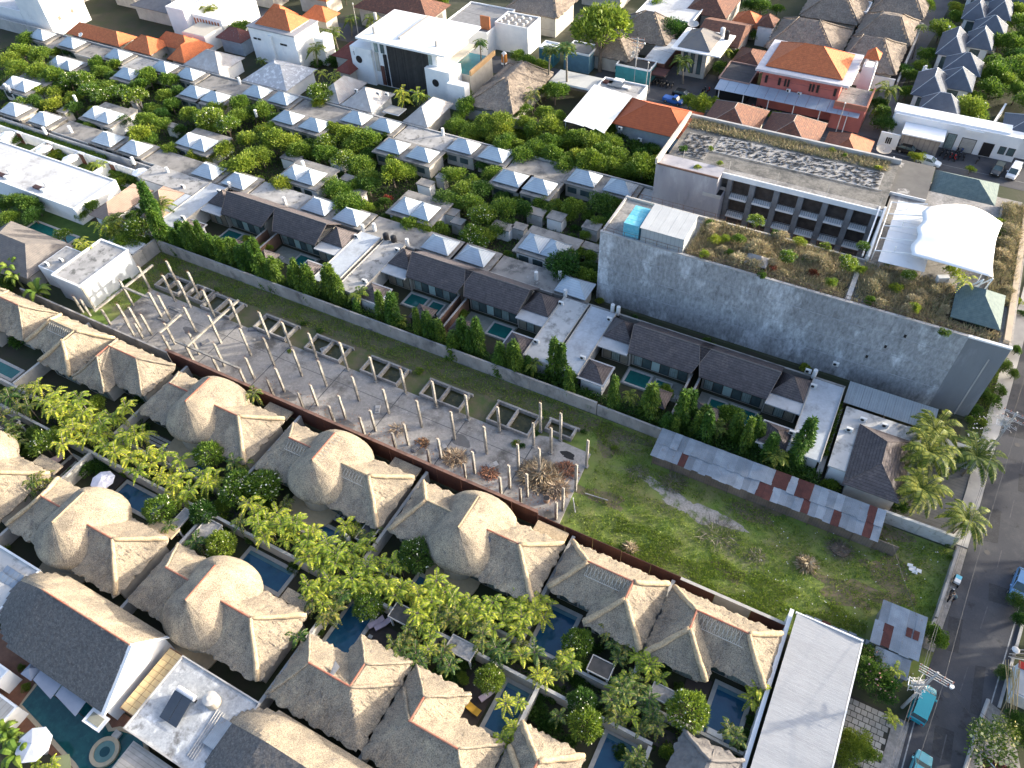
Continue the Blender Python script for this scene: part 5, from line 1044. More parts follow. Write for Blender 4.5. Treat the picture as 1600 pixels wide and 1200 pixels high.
house('grey_hip_house','pale grey hipped house with teal door beside the orange hips','house',-146.1,-135.2,109.9,118.2,3,5.4,Mgrey,wm=Mwhite,win=3)
house('grey_hip_house','pale grey hipped roof with flaking white patches','house',-128.5,-116.3,109.9,120.5,3,5.3,mat('flaking_grey',(.42,.43,.45),(.36,.37,.39),sc=.9,rough=.8,stripe=('Z',.16,.4,.2),stain=((.62,.64,.66),1.3,.52,.6)),wm=Mwhite)
house('grey_hip_house','pinkish grey hipped house with three white roof boxes','house',-108.9,-102.5,110.0,120.0,3,5.4,Mgrey,wm=Mwhite)
house('grey_hip_house','pinkish grey hipped house between the boxed roof and the courtyard umbrella','house',-102.2,-94.3,110.0,118.4,3,5.5,Mgrey,wm=Mwhite,win=3)
house('grey_hip_house','narrow pinkish grey hipped house at the corner of the overgrown lot','house',-86.7,-80.9,109.9,120.0,3,5.2,Mgrey,wm=mat('stained_side',(.5,.48,.44),(.4,.38,.34)))
bpx('canopy','square cream canopy in the courtyard between two grey hips','canopy',-93.4,-89.4,112.2,115.2,2.3,2.5,Mcream,par=0)
house('broken_tile_house','small house with dark red-brown mottled roof above the grey hip','house',-148,-140.2,122.7,128.2,3.5,5.4,mat('mottled_red_tile',(.20,.075,.06),(.12,.06,.055),sc=3,stripe=('Z',.2,.5,.3),stain=((.35,.25,.22),3,.58,.7)),wm=mat('blue_grey_wall',(.38,.43,.48)))
bpx('beige_block','plain beige flat slab roof above the orange wing','flat roof',-157,-149.8,121,127,0,4,mat('beige_slab',(.47,.43,.36),(.42,.39,.33)),par=0)
o=bpx('white_villa_block','white two-storey block with row of orange shutters at the top','building',-165.5,-159.6,125.5,136,0,6.5,Mwflat)
MB().box(-159.6,-150,127.5,140,-.02,5.2).obj('long_wing',Mwhite,o)
for i in range(9): MB().box(-159.2+i*.95,-158.7+i*.95,127.42,127.5,2.6,4.4).obj('shutter',mat('orange_shutter',(.5,.2,.1)),o)
house('slate_house','grey slate-roofed house at the top, left of the white block','house',-182,-167,128,140,3.5,5.5,mat('slate_grey',(.15,.155,.165),(.12,.12,.13)),grp=None)
# white hotel with orange pyramid
o=thing('white_guesthouse','white two-storey guesthouse with orange pyramid roof on its flat top','guesthouse',(-130,128,0))
MB().box(-137.0,-123.6,123.2,131.5,-.02,7.6).obj('wall',Mwhite,o); MB().box(-137.2,-123.4,123.0,131.7,7.6,7.9).obj('flat_roof',mat('grey_terrace',(.34,.34,.35),(.28,.28,.29)),o)
pyr(o,-135.4,-125.2,124.2,130.9,8.2,11,Morg,'tiled_roof'); MB().box(-135.2,-125.4,124.4,130.7,7.9,8.15).obj('roof_base',Mwhite,o)
MB().box(-131.2,-130.2,122.6,123.2,-.02,6.8).obj('buttress',Mwhite,o); MB().box(-122.0,-119.5,127.5,131,-.02,6).obj('side_room',Mwhite,o)
for x in(-136,-134.8,-128.2,-127.2): MB().box(x,x+.9,123.1,123.19,5.1,5.5).obj('window',Mdark,o)
house('orange_house','small curved orange roof behind the guesthouse, left side','house',-142.0,-135.0,132.5,138,5,7.8,Morg)
house('orange_house','dull orange roof behind the guesthouse, right side','house',-133.5,-126,137,142.5,5,7.2,Morg)
house('maroon_roof_house','maroon pavilion roof between guesthouse palms and the white modern house','house',-117.0,-109,126.5,134,3.4,5.6,mat('maroon_tile2',(.20,.065,.05),(.15,.05,.04),stripe=('Z',.2,.4,.3)))
house('maroon_roof_house','lower maroon roof by the round-windowed white wall','house',-112.4,-108.2,121.5,126.5,3.0,4.6,MATS['maroon_tile2'])
# modern white house
o=thing('modern_house','white three-storey modern house with dark slatted screen and bright flat roof','house',(-96,131,0))
MB().box(-104.0,-87.5,125.2,137.5,-.02,9.6).obj('wall',Mwhite,o); MB().box(-107.2,-85.0,124.3,139.2,9.75,10.15).obj('flat_roof',mat('plain_white_roof',(.8,.8,.78),(.77,.77,.75),rough=.8,bump=0),o)  # roof in one plain white
MB().box(-109.4,-103.9,124.5,130,-.02,7.8).obj('left_wing',Mwhite,o); MB().box(-90.0,-84.0,123.9,128.5,-.02,7.0).obj('right_wing',Mwhite,o)
for i in range(34): MB().box(-99.9+i*.3,-99.7+i*.3,124.95,125.18,.3,9.6).obj('slat',mat('dark_slat',(.06,.058,.055),rnd=.2),o)
MB().box(-99.95,-89.7,125.12,125.19,.3,9.6).obj('screen_back',Mdark,o)
for x,y,z in((-107.4,124.42,5.2),(-87.6,123.82,4.2)): MB().tube([(x,y,z),(x,y+.06,z)],.8,20).obj('round_window',Mdark,o)
for x,z0,z1,m in((-103.4,3.2,7.2,Mcream),(-102.3,.3,4.5,Mbrown),(-101.2,.3,7.2,Mdark),(-103.2,7.4,9.4,Mcurt),(-101.6,7.4,9.4,Mglass),(-89.5,7.3,9.4,Mcurt),(-88.6,7.3,9.4,Mwhite)): MB().box(x,x+.85,124.98,125.2,z0,z1).obj('window',m,o)
MB().box(-87.4,-82,128.6,138,-.02,4.7).obj('pool_terrace',Mcream,o); MB().box(-87.2,-82.2,128.8,137.6,4.7,4.8).obj('roof_pool_water',mat('roof_pool',(.06,.2,.22),rough=.1),o)
MB().box(-82.1,-81.7,128.6,139,4.7,5.7).obj('screen',mat('ochre_screen',(.5,.33,.17)),o); MB().box(-87.5,-85.3,128.5,137.5,6.6,6.8).obj('balcony_slab',Mcream,o)
MB().box(-84.0,-79.8,122.6,124.6,-.02,5.5).obj('gate_wall',Mwhite,o)
for px,py in((585,52),(587,30)): 
    x,y=W(px,py,10.2); MB().cyl(x,y,10.15,11.6,.35,.35,10).obj('roof_vent',Mconcl,o)
x,y=W(682,72,10.2); MB().cyl(x,y,10.15,11.3,.3,.3,10).obj('roof_vent',Mconcl,o); MB().box(-98,-97.4,127,138.5,10.15,10.6).obj('roof_duct',Mcream,o)
boxpx('water_tower','round orange-tipped tank on a stand beside the far street','water tank',*(lambda p:(p[0]-.5,p[0]+.5,p[1]-.5,p[1]+.5))(W(788,100,0)),0,.4,Mconc,par=0)
x,y=W(788,92,3.2); o=bpy.data.objects.new('x',None) if False else thing('orange_tank','orange water tank on posts by the thatched house near the street','water tank',(x,y,0)); MB().cyl(x,y,2.6,4.4,.65,.6,14).obj('tank_body',mat('orange_plastic',(.55,.22,.05)),o); MB().cyl(x,y,4.4,4.8,.6,.2,14).obj('lid',Mwplast,o); MB().cyl(x,y,0,2.6,.12,.12,8).obj('post',Mframe,o)
Mthg=mat('grey_brown_thatch',(.25,.21,.17),(.19,.16,.135),sc=.8,rough=1,bump=1,bsc=7,grain=(3.5,.6,1.3))
def tvilla(x0,x1,y0,y1,rx0,rx1,ry0,ry1,zr,lab,ze=3.4,m=None):
    o=thing('thatched_house',lab,'house',((x0+x1)/2,(y0+y1)/2,0)); thatch_hip(o,x0,x1,y0,y1,ze,rx0,rx1,ry0,ry1,zr,mats=m or Mthg,res=.6,seed=7); MB().box(x0+1,x1-1,y0+1,y1-1,-.02,ze).obj('wall',Mcream,o)
    rollset(o,x0,x1,y0,y1,ze,rx0,rx1,ry0,ry1,zr,'abcd',.14,m=m or Mthg); return o
tvilla(-78.6,-67.4,120.1,139,-72.8,-72.2,127,134.6,7.0,'large grey thatched house beside the white modern house',3.5)
tvilla(-78.9,-74,128,138,-76.8,-76.2,130,136,5.2,'low thatched wing behind the large grey thatched house',3.2)
o=thing('white_marquee','plain bright white flat marquee roof at the edge of the overgrown lot','marquee',(-53,128,0)); 
for i in range(4): MB().slab([(-57.0+i*2.2,121.5,4.0),(-54.82+i*2.2,121.5-.3*i,4.0),(-54.82+i*2.2,135.5-.3*i,4.6),(-57.0+i*2.2,136-.3*i,4.6)],.06).obj('fabric_panel',Mtent,o)
for x in(-56.8,-48.6):
    for y in(122,135): MB().cyl(x,y,0,4.2,.07,.07,6).obj('post',Mwhite,o)
o=house('orange_house','broad orange hipped roof house right of the bright white marquee','house',-48.6,-33.6,125.2,135.8,3.6,6.2,mat('red_orange_tile',(.42,.11,.045),(.34,.09,.04),sc=1.5,stripe=('Z',.2,.5,.25),stain=((.26,.08,.05),1.2,.6,.75)),wm=mat('grey_blue_wall',(.33,.37,.41)))
ac_unit(-46.6,124.9,2.8,'air conditioner on the grey wall under the broad orange roof, left'); ac_unit(-42.5,124.9,1.4,'air conditioner low on the grey wall under the broad orange roof'); 
bpx('long_canopy','long pale sheet canopy left of the white marquee by the street','canopy',-67.5,-57.4,136.4,142.0,2.7,3.0,mat('canopy_cream',(.5,.5,.47),(.44,.44,.42),sc=.7),par=0)
bpx('cluttered_roof','flat roof cluttered with blue sheet and white boxes behind the marquee','building',-57.0,-47.6,135.9,141.6,0,3.4,fl1)
for i,(px,py,s,m) in enumerate([(962,133,1.6,Mmetal),(978,137,.8,Mwhite),(967,126,1.0,Mwhite),(985,150,1.5,Mconcl),(950,129,1.0,Mrust)]):
    x,y=W(px,py,3.5); o=thing('roof_clutter','%s on the cluttered flat roof behind the marquee'%['blue-grey sheet','small white box','white sign panel','grey slab','rusty sheet'][i],'scrap',(x,y,3.5)); MB().box(x-s,x+s,y-s*.6,y+s*.6,3.5,3.75).obj('panel',m,o)
# houses along the far street
o=house('corner_house','two-storey cream house with grey hipped roof and white eaves by the street','house',-46.4,-39.4,155.0,163.6,6.3,8.6,mat('slate_hip',(.14,.14,.15),(.2,.185,.17),sc=.3),wm=Mcream,win=3)
MB().box(-47.6,-36.9,154,164.8,5.9,6.15).obj('eave_slab',Mwhite,o)
bpx('white_lean_roof','white sheet roof left of the cream corner house','house',-53.0,-48.0,152.5,164.5,0,3.2,Mwflat,par=0,wm=Mbrown)
bpx('street_stall','stall with rust-red tin awning in front of the white sheet roof','stall',-52.4,-46.4,148.6,152.2,2.2,2.5,Mrust,par=0,wm=Mdark)
house('brown_house','long dark-brown tiled roof behind the cream corner house','house',-46,-35.8,163.9,176.5,4,6.2,Mbrn,i0=.5,i1=.5,ax='x')
house('brown_house','brown tiled roof at the top behind the long brown house','house',-53,-42.5,176.8,192,4,7,Mbrn)
house('orange_house','small orange hipped roof near the white shrine tower','house',-41.6,-35.0,177,183.4,3,5.2,Morg)
o=bpx('shrine_tower','small white shrine tower with brown tiled cap','shrine',-34.8,-31.6,175.5,179.5,0,4.2,Mwhite,par=0); pyr(o,-35.2,-31.2,175.1,179.9,4.6,6.3,Mbrn,'tiled_cap')
# red house
o=thing('red_house','pink-red two-storey house with broad orange roof and long blue-grey awning','house',(-19,154,0))
Mpink=mat('pink_wall',(.42,.14,.12),(.36,.12,.105),sc=.6)
MB().box(-26.9,-11.9,149.6,161,-.02,7.6).obj('wall',Mpink,o); MB().box(-28.2,-10.4,148.3,162.2,7.6,8.0).obj('cornice',mat('lilac_cornice',(.5,.5,.54)),o)
pyr(o,-26.7,-12.0,149.9,161.2,8.2,11.2,Morg,'tiled_roof')
for i in range(30): MB().box(-27.8+i*.58,-27.5+i*.58,148.4,148.7,7.25,7.6).obj('bracket',Mpink,o)
for i,(x,wd) in enumerate([(-26.2,.5),(-23.6,.5),(-22.4,.4),(-21.8,.4),(-17.6,.4),(-17,.4),(-16.2,.5),(-12.9,.5)]): g=MB().box(x,x+wd,149.5,149.6,5.0,6.5).obj('window',Mframe,o); MB().box(x+.07,x+wd-.07,149.46,149.5,5.1,6.4).obj('pane',Mdark,g)
ac_unit(-21.2,149.2,4.2,'air conditioner on the pink-red wall, left of two'); ac_unit(-19.0,149.2,4.0,'air conditioner on the pink-red wall, right of two')
for i in range(14): MB().slab([(-34.9+i*2.0,145.6,3.7),(-32.95+i*2.0,145.6,3.7),(-32.95+i*2.0,149.4,4.3),(-34.9+i*2.0,149.4,4.3)],.05).obj('awning_sheet',mat('blue_grey_sheet',(.36,.41,.48),(.30,.35,.42),sc=.5,rough=.5,stripe=('X',.3,.3,.15)),o)
for i in range(6): MB().cyl(-34+i*5,146,0,3.7,.09,.09,6).obj('awning_post',Mwhite,o)
MB().box(-12,-6.2,147,155,-.02,4.6).obj('terrace_block',Mpink,o); MB().box(-11.8,-6.4,147.3,155,4.6,4.7).obj('terrace_floor',Mconc,o); q=MB(); q.box(-12,-6,146.8,147.1,4.6,5.5); q.box(-6.3,-6,147.1,155,4.6,5.5); q.obj('balustrade',mat('terracotta_rail',(.32,.14,.10)),o)
MB().box(-11.9,-10.2,150,158.5,7.3,7.45).obj('side_canopy',Mwhite,o)
s=thing('roof_shrine','small white roof shrine with orange tiled cap behind the red house','shrine',(-8.5,160,8)); MB().box(-9.8,-7.4,158.4,161,-.02,7.6).obj('base',Mwhite,s)
for a in(-9.5,-7.7):
    for b in(158.7,160.7): MB().box(a-.15,a+.15,b-.15,b+.15,7.6,9.3).obj('post',Mwhite,s)
pyr(s,-10.0,-7.2,158.1,161.3,9.3,10.8,Morg,'tiled_cap')
bpx('dark_shop','dark flat-roofed shop with planted roof terrace left of the red house','shop',-35.3,-28.9,149.0,157,0,4.2,mat('dark_terrace',(.06,.06,.065),(.045,.045,.05),sc=1),edge=mat('terracotta_edge',(.3,.2,.17)),wm=Mdark)
house('maroon_roof_house','low dark-red roof between the roof terrace and the thatched estate','house',-35.5,-29.2,158,166,3.5,5.0,Mbrn)
# brown roofs behind the big building
house('brown_house','wide dark brown hipped roof right of the broad orange roof','house',-32.6,-22.2,126.8,139.2,5,8.1,Mbrn,mr=mat('grey_ridge',(.3,.27,.25))); house('brown_house','dark brown hipped roof in the middle of the three behind the derelict roof','house',-21.7,-11.4,126.4,139.0,5,8.2,Mbrn,mr=MATS['grey_ridge'])
house('brown_house','small orange-brown hip at the right end of the brown roofs','house',-10.6,-2.6,126.6,136.6,4.8,7.6,mat('worn_orange_tile',(.33,.14,.08),(.2,.09,.06),sc=2,stripe=('Z',.2,.5,.3))); house('brown_house','low dark shed roof behind the derelict roof, lowest at right','house',-12,3.0,119.0,126.3,6,7.6,Mbrn)
house('brown_house','long dark brown roof strip directly behind the derelict roof parapet','house',-31,-12.2,118.6,126.4,6.0,7.6,Mbrn,mr=MATS['grey_ridge'])
# thatched estate beyond the red house
tvilla(-31.3,-15.5,168.0,184,-26.6,-22.2,176.5,176.5,7.2,'grey thatched roof directly behind the red house, upper left one')
tvilla(-28.5,-14.8,186.5,204,-22,-21,192,198,8.6,'tallest thatched roof at the top, left of the small turquoise pool')
tvilla(-15.2,-3.6,166,181,-12.5,-8.4,173.3,173.3,7.2,'thatched roof behind the small white roof shrine')
tvilla(-15.0,-3.0,180.2,194,-11.0,-6.9,184.3,186,7.4,'thatched roof beside the lane, right of the turquoise pool')
tvilla(-14.5,-2.6,195,209,-10.5,-7,201,201,7.4,'thatched roof at the top beside the lane')
tvilla(-27,-16,206,222,-22,-20,214,214,7.2,'thatched roof touching the top edge above the turquoise pool')
tvilla(-15,-4,210,224,-10,-8,217,217,7.2,'thatched roof at the top edge beside the lane end')
pool(-19.0,-16.4,188.5,191.5,'small turquoise pool among the thatched roofs at the top',mat('turquoise_water',(.04,.2,.28),rough=.1,bump=.05),.4,grp=None)
bpx('white_terrace_block','white flat block with pale sheets among the thatched roofs','building',-19,-14.6,193,199,0,3.6,Mwflat)
wall('estate_wall','pale wall of the thatched estate along the lane',-33,166.4,-3.4,165.9,2.6,.3,Mwhite); wall('estate_wall','curved pale wall beside the lane by the thatched estate',-2.9,166,-2.6,196,2.2,.3,Mconcl,8)
# blue-grey villas
vs=[(.2,6.3,158.2,168.0,'first from the street'),(2.4,9.6,152.6,158.0,'nearest the white wall'),(2.0,7.4,177.6,188.2,'fifth'),(6.8,12.2,183.4,190.6,'sixth'),(4.2,11.4,170.6,177.2,'fourth'),(4.4,10.7,163.6,170.4,'third'),(4.6,9.6,197,204.6,'eighth'),(9.2,14.4,199.8,208.4,'ninth'),(7.4,14.1,190.8,197.2,'seventh'),(4,10,209,217,'tenth'),(11,17,210,220,'eleventh')]
for x0,x1,y0,y1,n in vs: house('slate_villa','blue-grey hipped slate villa with white ridge lines, %s counting up the lane'%n if 'street' not in n and 'wall' not in n else 'blue-grey hipped slate villa with white ridge lines, %s'%n,'villa',x0,x1,y0,y1,4.0,6.9,Mhouse,wm=Mwhite,win=1,grp='blue-grey slate villas beside the lane',mr=mat('white_ridge',(.5,.53,.56)))
house('slate_villa','blue-grey hipped slate villa at the right edge behind the white street block','villa',17.0,27,149.5,158,4,6.6,Mhouse,wm=Mwhite,mr=MATS['white_ridge'])
for i,(x,y) in enumerate(((-.5,150.5),(1.5,169.5),(3.3,190.2))):
    o=thing('roof_plant','cluster of white tanks and pipes between slate roofs, %s from the street'%ordn[i],'roof plant',(x,y,3.5),'roof plant clusters'); rg=random.Random(i)
    MB().box(x-.8,x+1.8,y-1.5,y+1.8,-.02,3.5).obj('roof_deck',Mwhite,o)
    for k in range(7): a,b=x+rg.uniform(-.6,1.6),y+rg.uniform(-1.3,1.6); MB().cyl(a,b,3.5,3.5+rg.uniform(.4,1),.25,.25,8).obj('canister',Mwplast,o)
# white street block
o=thing('street_block','long low white block with bright roof, garage door and windows on the street','building',(9,149,0))
MB().box(-1.0,20.6,148.3,152.0,-.02,4.7).obj('wall',Mwhite,o); MB().box(-1.4,18.5,148.9,151.9,4.7,5.0).obj('flat_roof',Mbright,o); MB().box(1.2,8.4,143.9,148.2,3.3,3.55).obj('bright_canopy',Mbright,o); MB().box(1.4,8.0,144.3,144.45,-.02,3.2).obj('screen_wall',mat('taupe_screen',(.3,.27,.24),(.22,.19,.17),stripe=('X',.9,.3,.4)),o)
MB().box(-2.2,1.2,143.9,144.2,-.02,3.0).obj('gate_wall',Mwhite,o); MB().box(11.3,14.3,148.0,148.29,4.0,4.5).obj('door_hood',Mwhite,o)
for x0,x1,z0,z1,m in((8.9,10.3,.2,3.0,Mcurt),(11.4,13.7,.1,2.7,mat('roller_door',(.42,.41,.38),stripe=('Z',.3,.3,.3))),(15.0,16.7,.2,2.6,Mdark),(17.8,18.7,1.2,2.5,Mglass),(19.2,20.2,1.2,2.5,Mglass)): g=MB().box(x0-.1,x1+.1,148.22,148.28,z0-.1,z1+.1).obj('door_frame' if z0<1 else 'window',Mframe,o); MB().box(x0,x1,148.16,148.22,z0,z1).obj('door_leaf' if z0<1 else 'pane',m,g)
for k in range(3): MB().box(-1.0+k*.35,-.75+k*.35,143.82,143.89,1.0,2.2).obj('wall_slot',Mdark,o)
wall('garden_wall','white garden wall running up the slope right of the slate villas, left one',12.0,152.5,13.8,164,2.4,.25,Mwhite); wall('garden_wall','white garden wall running up the slope at the right, right one',15.2,152.5,17.2,165,2.4,.25,Mwhite)
bpx('pale_house_end','pale flat house end at the right edge above the slate roof','house',21,27,160,166,0,3.5,fl3)
# top row beyond the street, left of centre
house('brown_house','long maroon roof cut by the top edge above the white modern house','house',-126,-104.5,147.5,158,4.5,7.5,Mbrn,ov=1.0); bpx('pergola','long tan pergola beam roof along the street above the white modern house','pergola',-120,-101.5,145.0,147.2,3.6,3.9,mat('tan_pergola',(.33,.27,.2),(.28,.22,.17),stripe=('Y',.3,.3,.3)),par=0,wm=Mdark)
bpx('rooftop_terrace','grey cluttered roof terrace with an orange-brown panel, top centre','building',-100,-88,146.5,160,0,5,mat('clutter_grey',(.26,.26,.26),(.2,.2,.2)))
MBo=thing('timber_hoarding','upright orange-brown panel on the cluttered roof terrace','panel',(-89,148.5,5)); MB().box(-90.6,-88.2,148.2,148.6,5.05,8.0).obj('board',mat('rust_board',(.33,.13,.06)),MBo)
bpx('skylight_roof','flat roof with four rows of white vents, top centre','building',-88.0,-79.6,150.2,156.5,0,6,mat('vent_roof',(.25,.24,.23))); 
v0=thing('roof_vents','white round vents in rows on the flat roof, top centre','vents',(-84,153,6))
for i in range(4):
    for k in range(3): MB().cyl(-87+i*1.9,151.4+k*1.7,6.0,6.5,.3,.3,8).obj('vent',Mwplast,v0)
tvilla(-91,-77,160,172,-86,-81,166,166,8.5,'grey thatched roof at the top edge, above the vent roof',5); tvilla(-65,-55,150,159,-60.3,-59.8,154.5,154.5,6.8,'small pyramid thatched roof left of the big street tree')
tvilla(-64,-50.5,160,172,-58,-56,166,166,7.6,'thatched roof above the small pyramid one, left of the big tree')
bpx('shop_front','narrow grey shop block with blue shutters behind the fan palms','shop',-69.5,-63.5,147.8,153,0,4,mat('shop_roof',(.2,.2,.2)),wm=mat('bluish_shop',(.1,.2,.26)))
bpx('glass_kiosk','glass-fronted kiosk with white top beside the fan palms','kiosk',-75.5,-72,147.6,151,0,3.8,Mwhite,wm=mat('kiosk_glass',(.05,.16,.2),rough=.2))
bpx('wet_flat_roof','large grey flat roof with blue-white sheen behind the big street tree','building',-52,-37.5,175,190,0,4,Mwflat) if False else bpx('wet_flat_roof','large grey flat roof with pale sheen behind the big street tree','building',-62,-48.5,170.5,184,0,4.5,Mwflat,wm=Mdark)
bpx('blue_fronted_shop','dark shop with turquoise front under the big street tree','shop',-57.5,-49.8,148.5,153,0,3,mat('dark_shop_roof',(.05,.05,.05)),wm=mat('turquoise_front',(.05,.25,.27)))
# far filler beyond the frame so that the town goes on
rg=random.Random(77); fill=0
for gx in range(-330,60,17):
    for gy in range(186,300,17):
        x=gx+rg.uniform(-3,3); y=gy+rg.uniform(-3,3); p=PX(x,y,4)
        if x>-34 and x<32 and y<222: continue
        if -64<x<-34 and y<200: continue
        if p[1]>-6 : 
            if not(p[1]<30 and x<-60): continue
        if p[1]<-320 or p[0]<-300 or p[0]>1900: continue
        fill+=1; a=rg.uniform(4.5,6.5); b=rg.uniform(4.5,6.5); m=rg.choice([Morg,Mbrn,Mthg,Mhouse,Mbrn,Mgrey])
        o=house('town_house',None,'house',x-a,x+a,y-b,y+b,rg.uniform(3,5.5),rg.uniform(6.5,8),m,grp='houses of the town beyond the street'); place_label(o,{'orange_roof_tile':'orange-roofed','brown_roof_tile':'brown-roofed','grey_brown_thatch':'thatched','shingle_dark_blue':'slate-roofed','grey_roof_tile':'grey-roofed'}[m.name]+' far house')
for i,(x,y,w_,d_,m) in enumerate([(-140,152,10,7,Morg),(-155,150,8,7,Mbrn),(-170,150,11,8,Mwflat),(-190,136,9,8,Mbrn),(-205,140,10,8,Morg),(-222,138,9,8,Mgrey),(-240,128,9,8,Mbrn)]):
    o=house('town_house',None,'house',x-w_/2,x+w_/2,y-d_/2,y+d_/2,4,6.4,m,grp='houses of the town beyond the street'); place_label(o,'far house')
wall('compound_wall','white wall across the top of the overgrown lot behind the marquee',-80,120.0,-58,121.5,2.4,.2,Mconcl,8)
# ================================================================ PLANTS
Lmid=leafmat('leaf_mid',[(.06,.12,.015),(.12,.205,.024),(.24,.33,.036)])
Ldark=leafmat('leaf_dark',[(.03,.075,.013),(.055,.125,.018),(.11,.20,.028)])
Lyel=leafmat('leaf_yellow_green',[(.11,.18,.02),(.19,.27,.026),(.30,.35,.04)],hue=.02)
Lpalm=leafmat('palm_leaf',[(.13,.21,.02),(.30,.38,.03),(.55,.56,.07)],hue=.02)
Lpalmd=leafmat('palm_leaf_dark',[(.035,.08,.015),(.09,.155,.025),(.26,.27,.05)],hue=.04)
Lcoco=leafmat('coconut_leaf',[(.045,.085,.012),(.11,.17,.018),(.30,.32,.045)],hue=.02)
Lcyp=leafmat('cypress_leaf',[(.035,.085,.010),(.065,.14,.016),(.14,.24,.024)])
Lred=leafmat('red_leaf',[(.16,.03,.03),(.25,.06,.03)])
Ldry=leafmat('dry_grass',[(.22,.19,.12),(.34,.28,.17),(.46,.38,.22),(.19,.22,.09)],hue=.01,trans=.2)
Lgrass=leafmat('grass_blade',[(.08,.15,.017),(.16,.25,.03),(.28,.35,.05)],trans=.3)
Mblos=mat('white_blossom',(.8,.78,.66),(.75,.72,.5),rough=.8,bump=0)
Mybl=mat('yellow_blossom',(.7,.62,.2),(.75,.68,.35),rough=.8,bump=0)
def leafmesh(name,P,D,L,Wd,m,up=None,fold=.0,rg=None):
    "diamond leaves: base P, direction D, length L, width Wd (numpy arrays)"
    n=len(P); D=D/np.linalg.norm(D,axis=1,keepdims=True); r=rg.normal(size=(n,3)) if up is None else up
    S=np.cross(D,r); S/=np.linalg.norm(S,axis=1,keepdims=True)+1e-9
    L=np.asarray(L).reshape(-1,1); Wd=np.asarray(Wd).reshape(-1,1)
    a=P; b=P+D*L*.45+S*Wd*.5; c=P+D*L; d=P+D*L*.45-S*Wd*.5
    V=np.stack([a,b,c,d],1).reshape(-1,3); me=bpy.data.meshes.new(name)
    me.vertices.add(4*n); me.vertices.foreach_set('co',V.astype(np.float32).ravel()); me.loops.add(4*n); me.loops.foreach_set('vertex_index',np.arange(4*n,dtype=np.int32)); me.polygons.add(n); me.polygons.foreach_set('loop_start',np.arange(0,4*n,4,dtype=np.int32))
    me.materials.append(m); me.update(calc_edges=True); return me
def crown_pts(rg,n,rx,rz,zc,lumps,seedj=.0,shell=.55):
    "points spread through a lumpy crown"
    c=rg.normal(size=(lumps,3)); c/=np.linalg.norm(c,axis=1,keepdims=True); c[:,2]=np.abs(c[:,2])*.9-.25
    c=c*rg.uniform(shell,.85,(lumps,1))*np.array([rx,rx,rz]); R=rg.uniform(.26,.44,lumps)*rx
    k=rg.integers(0,lumps,n); q=rg.normal(size=(n,3)); q/=np.linalg.norm(q,axis=1,keepdims=True); q*=rg.uniform(.45,1,(n,1))**.5
    q[:,2]=np.abs(q[:,2])*.8-.15*rg.random(n)
    P=c[k]+q*R[k][:,None]; D=q+.45*c[k]/rx+rg.normal(size=(n,3))*.45; D[:,2]+=.15; P[:,2]+=zc; return P,D,c
def trunkmesh(seed,h,r,spread,n=5,m=None):
    rg=random.Random(seed); mb=MB(); mb.tube([(0,0,-.05),(.05,.03,h*.3),(.02,-.04,h*.5)],[r,r*.8,r*.7],7)
    for i in range(n):
        a=2*math.pi*i/n+rg.uniform(-.3,.3); s=spread*rg.uniform(.5,.9); mb.tube([(0,0,h*.42),(s*.45*math.cos(a),s*.45*math.sin(a),h*.68),(s*math.cos(a),s*math.sin(a),h*rg.uniform(.85,1.0))],[r*.6,r*.4,r*.15],5)
    return raw('trunk',mb.v,mb.f,m or Mtrunk)
PR={}   # kind -> list of [(part name, mesh), ...]
def rnp(s): return np.random.default_rng(s)
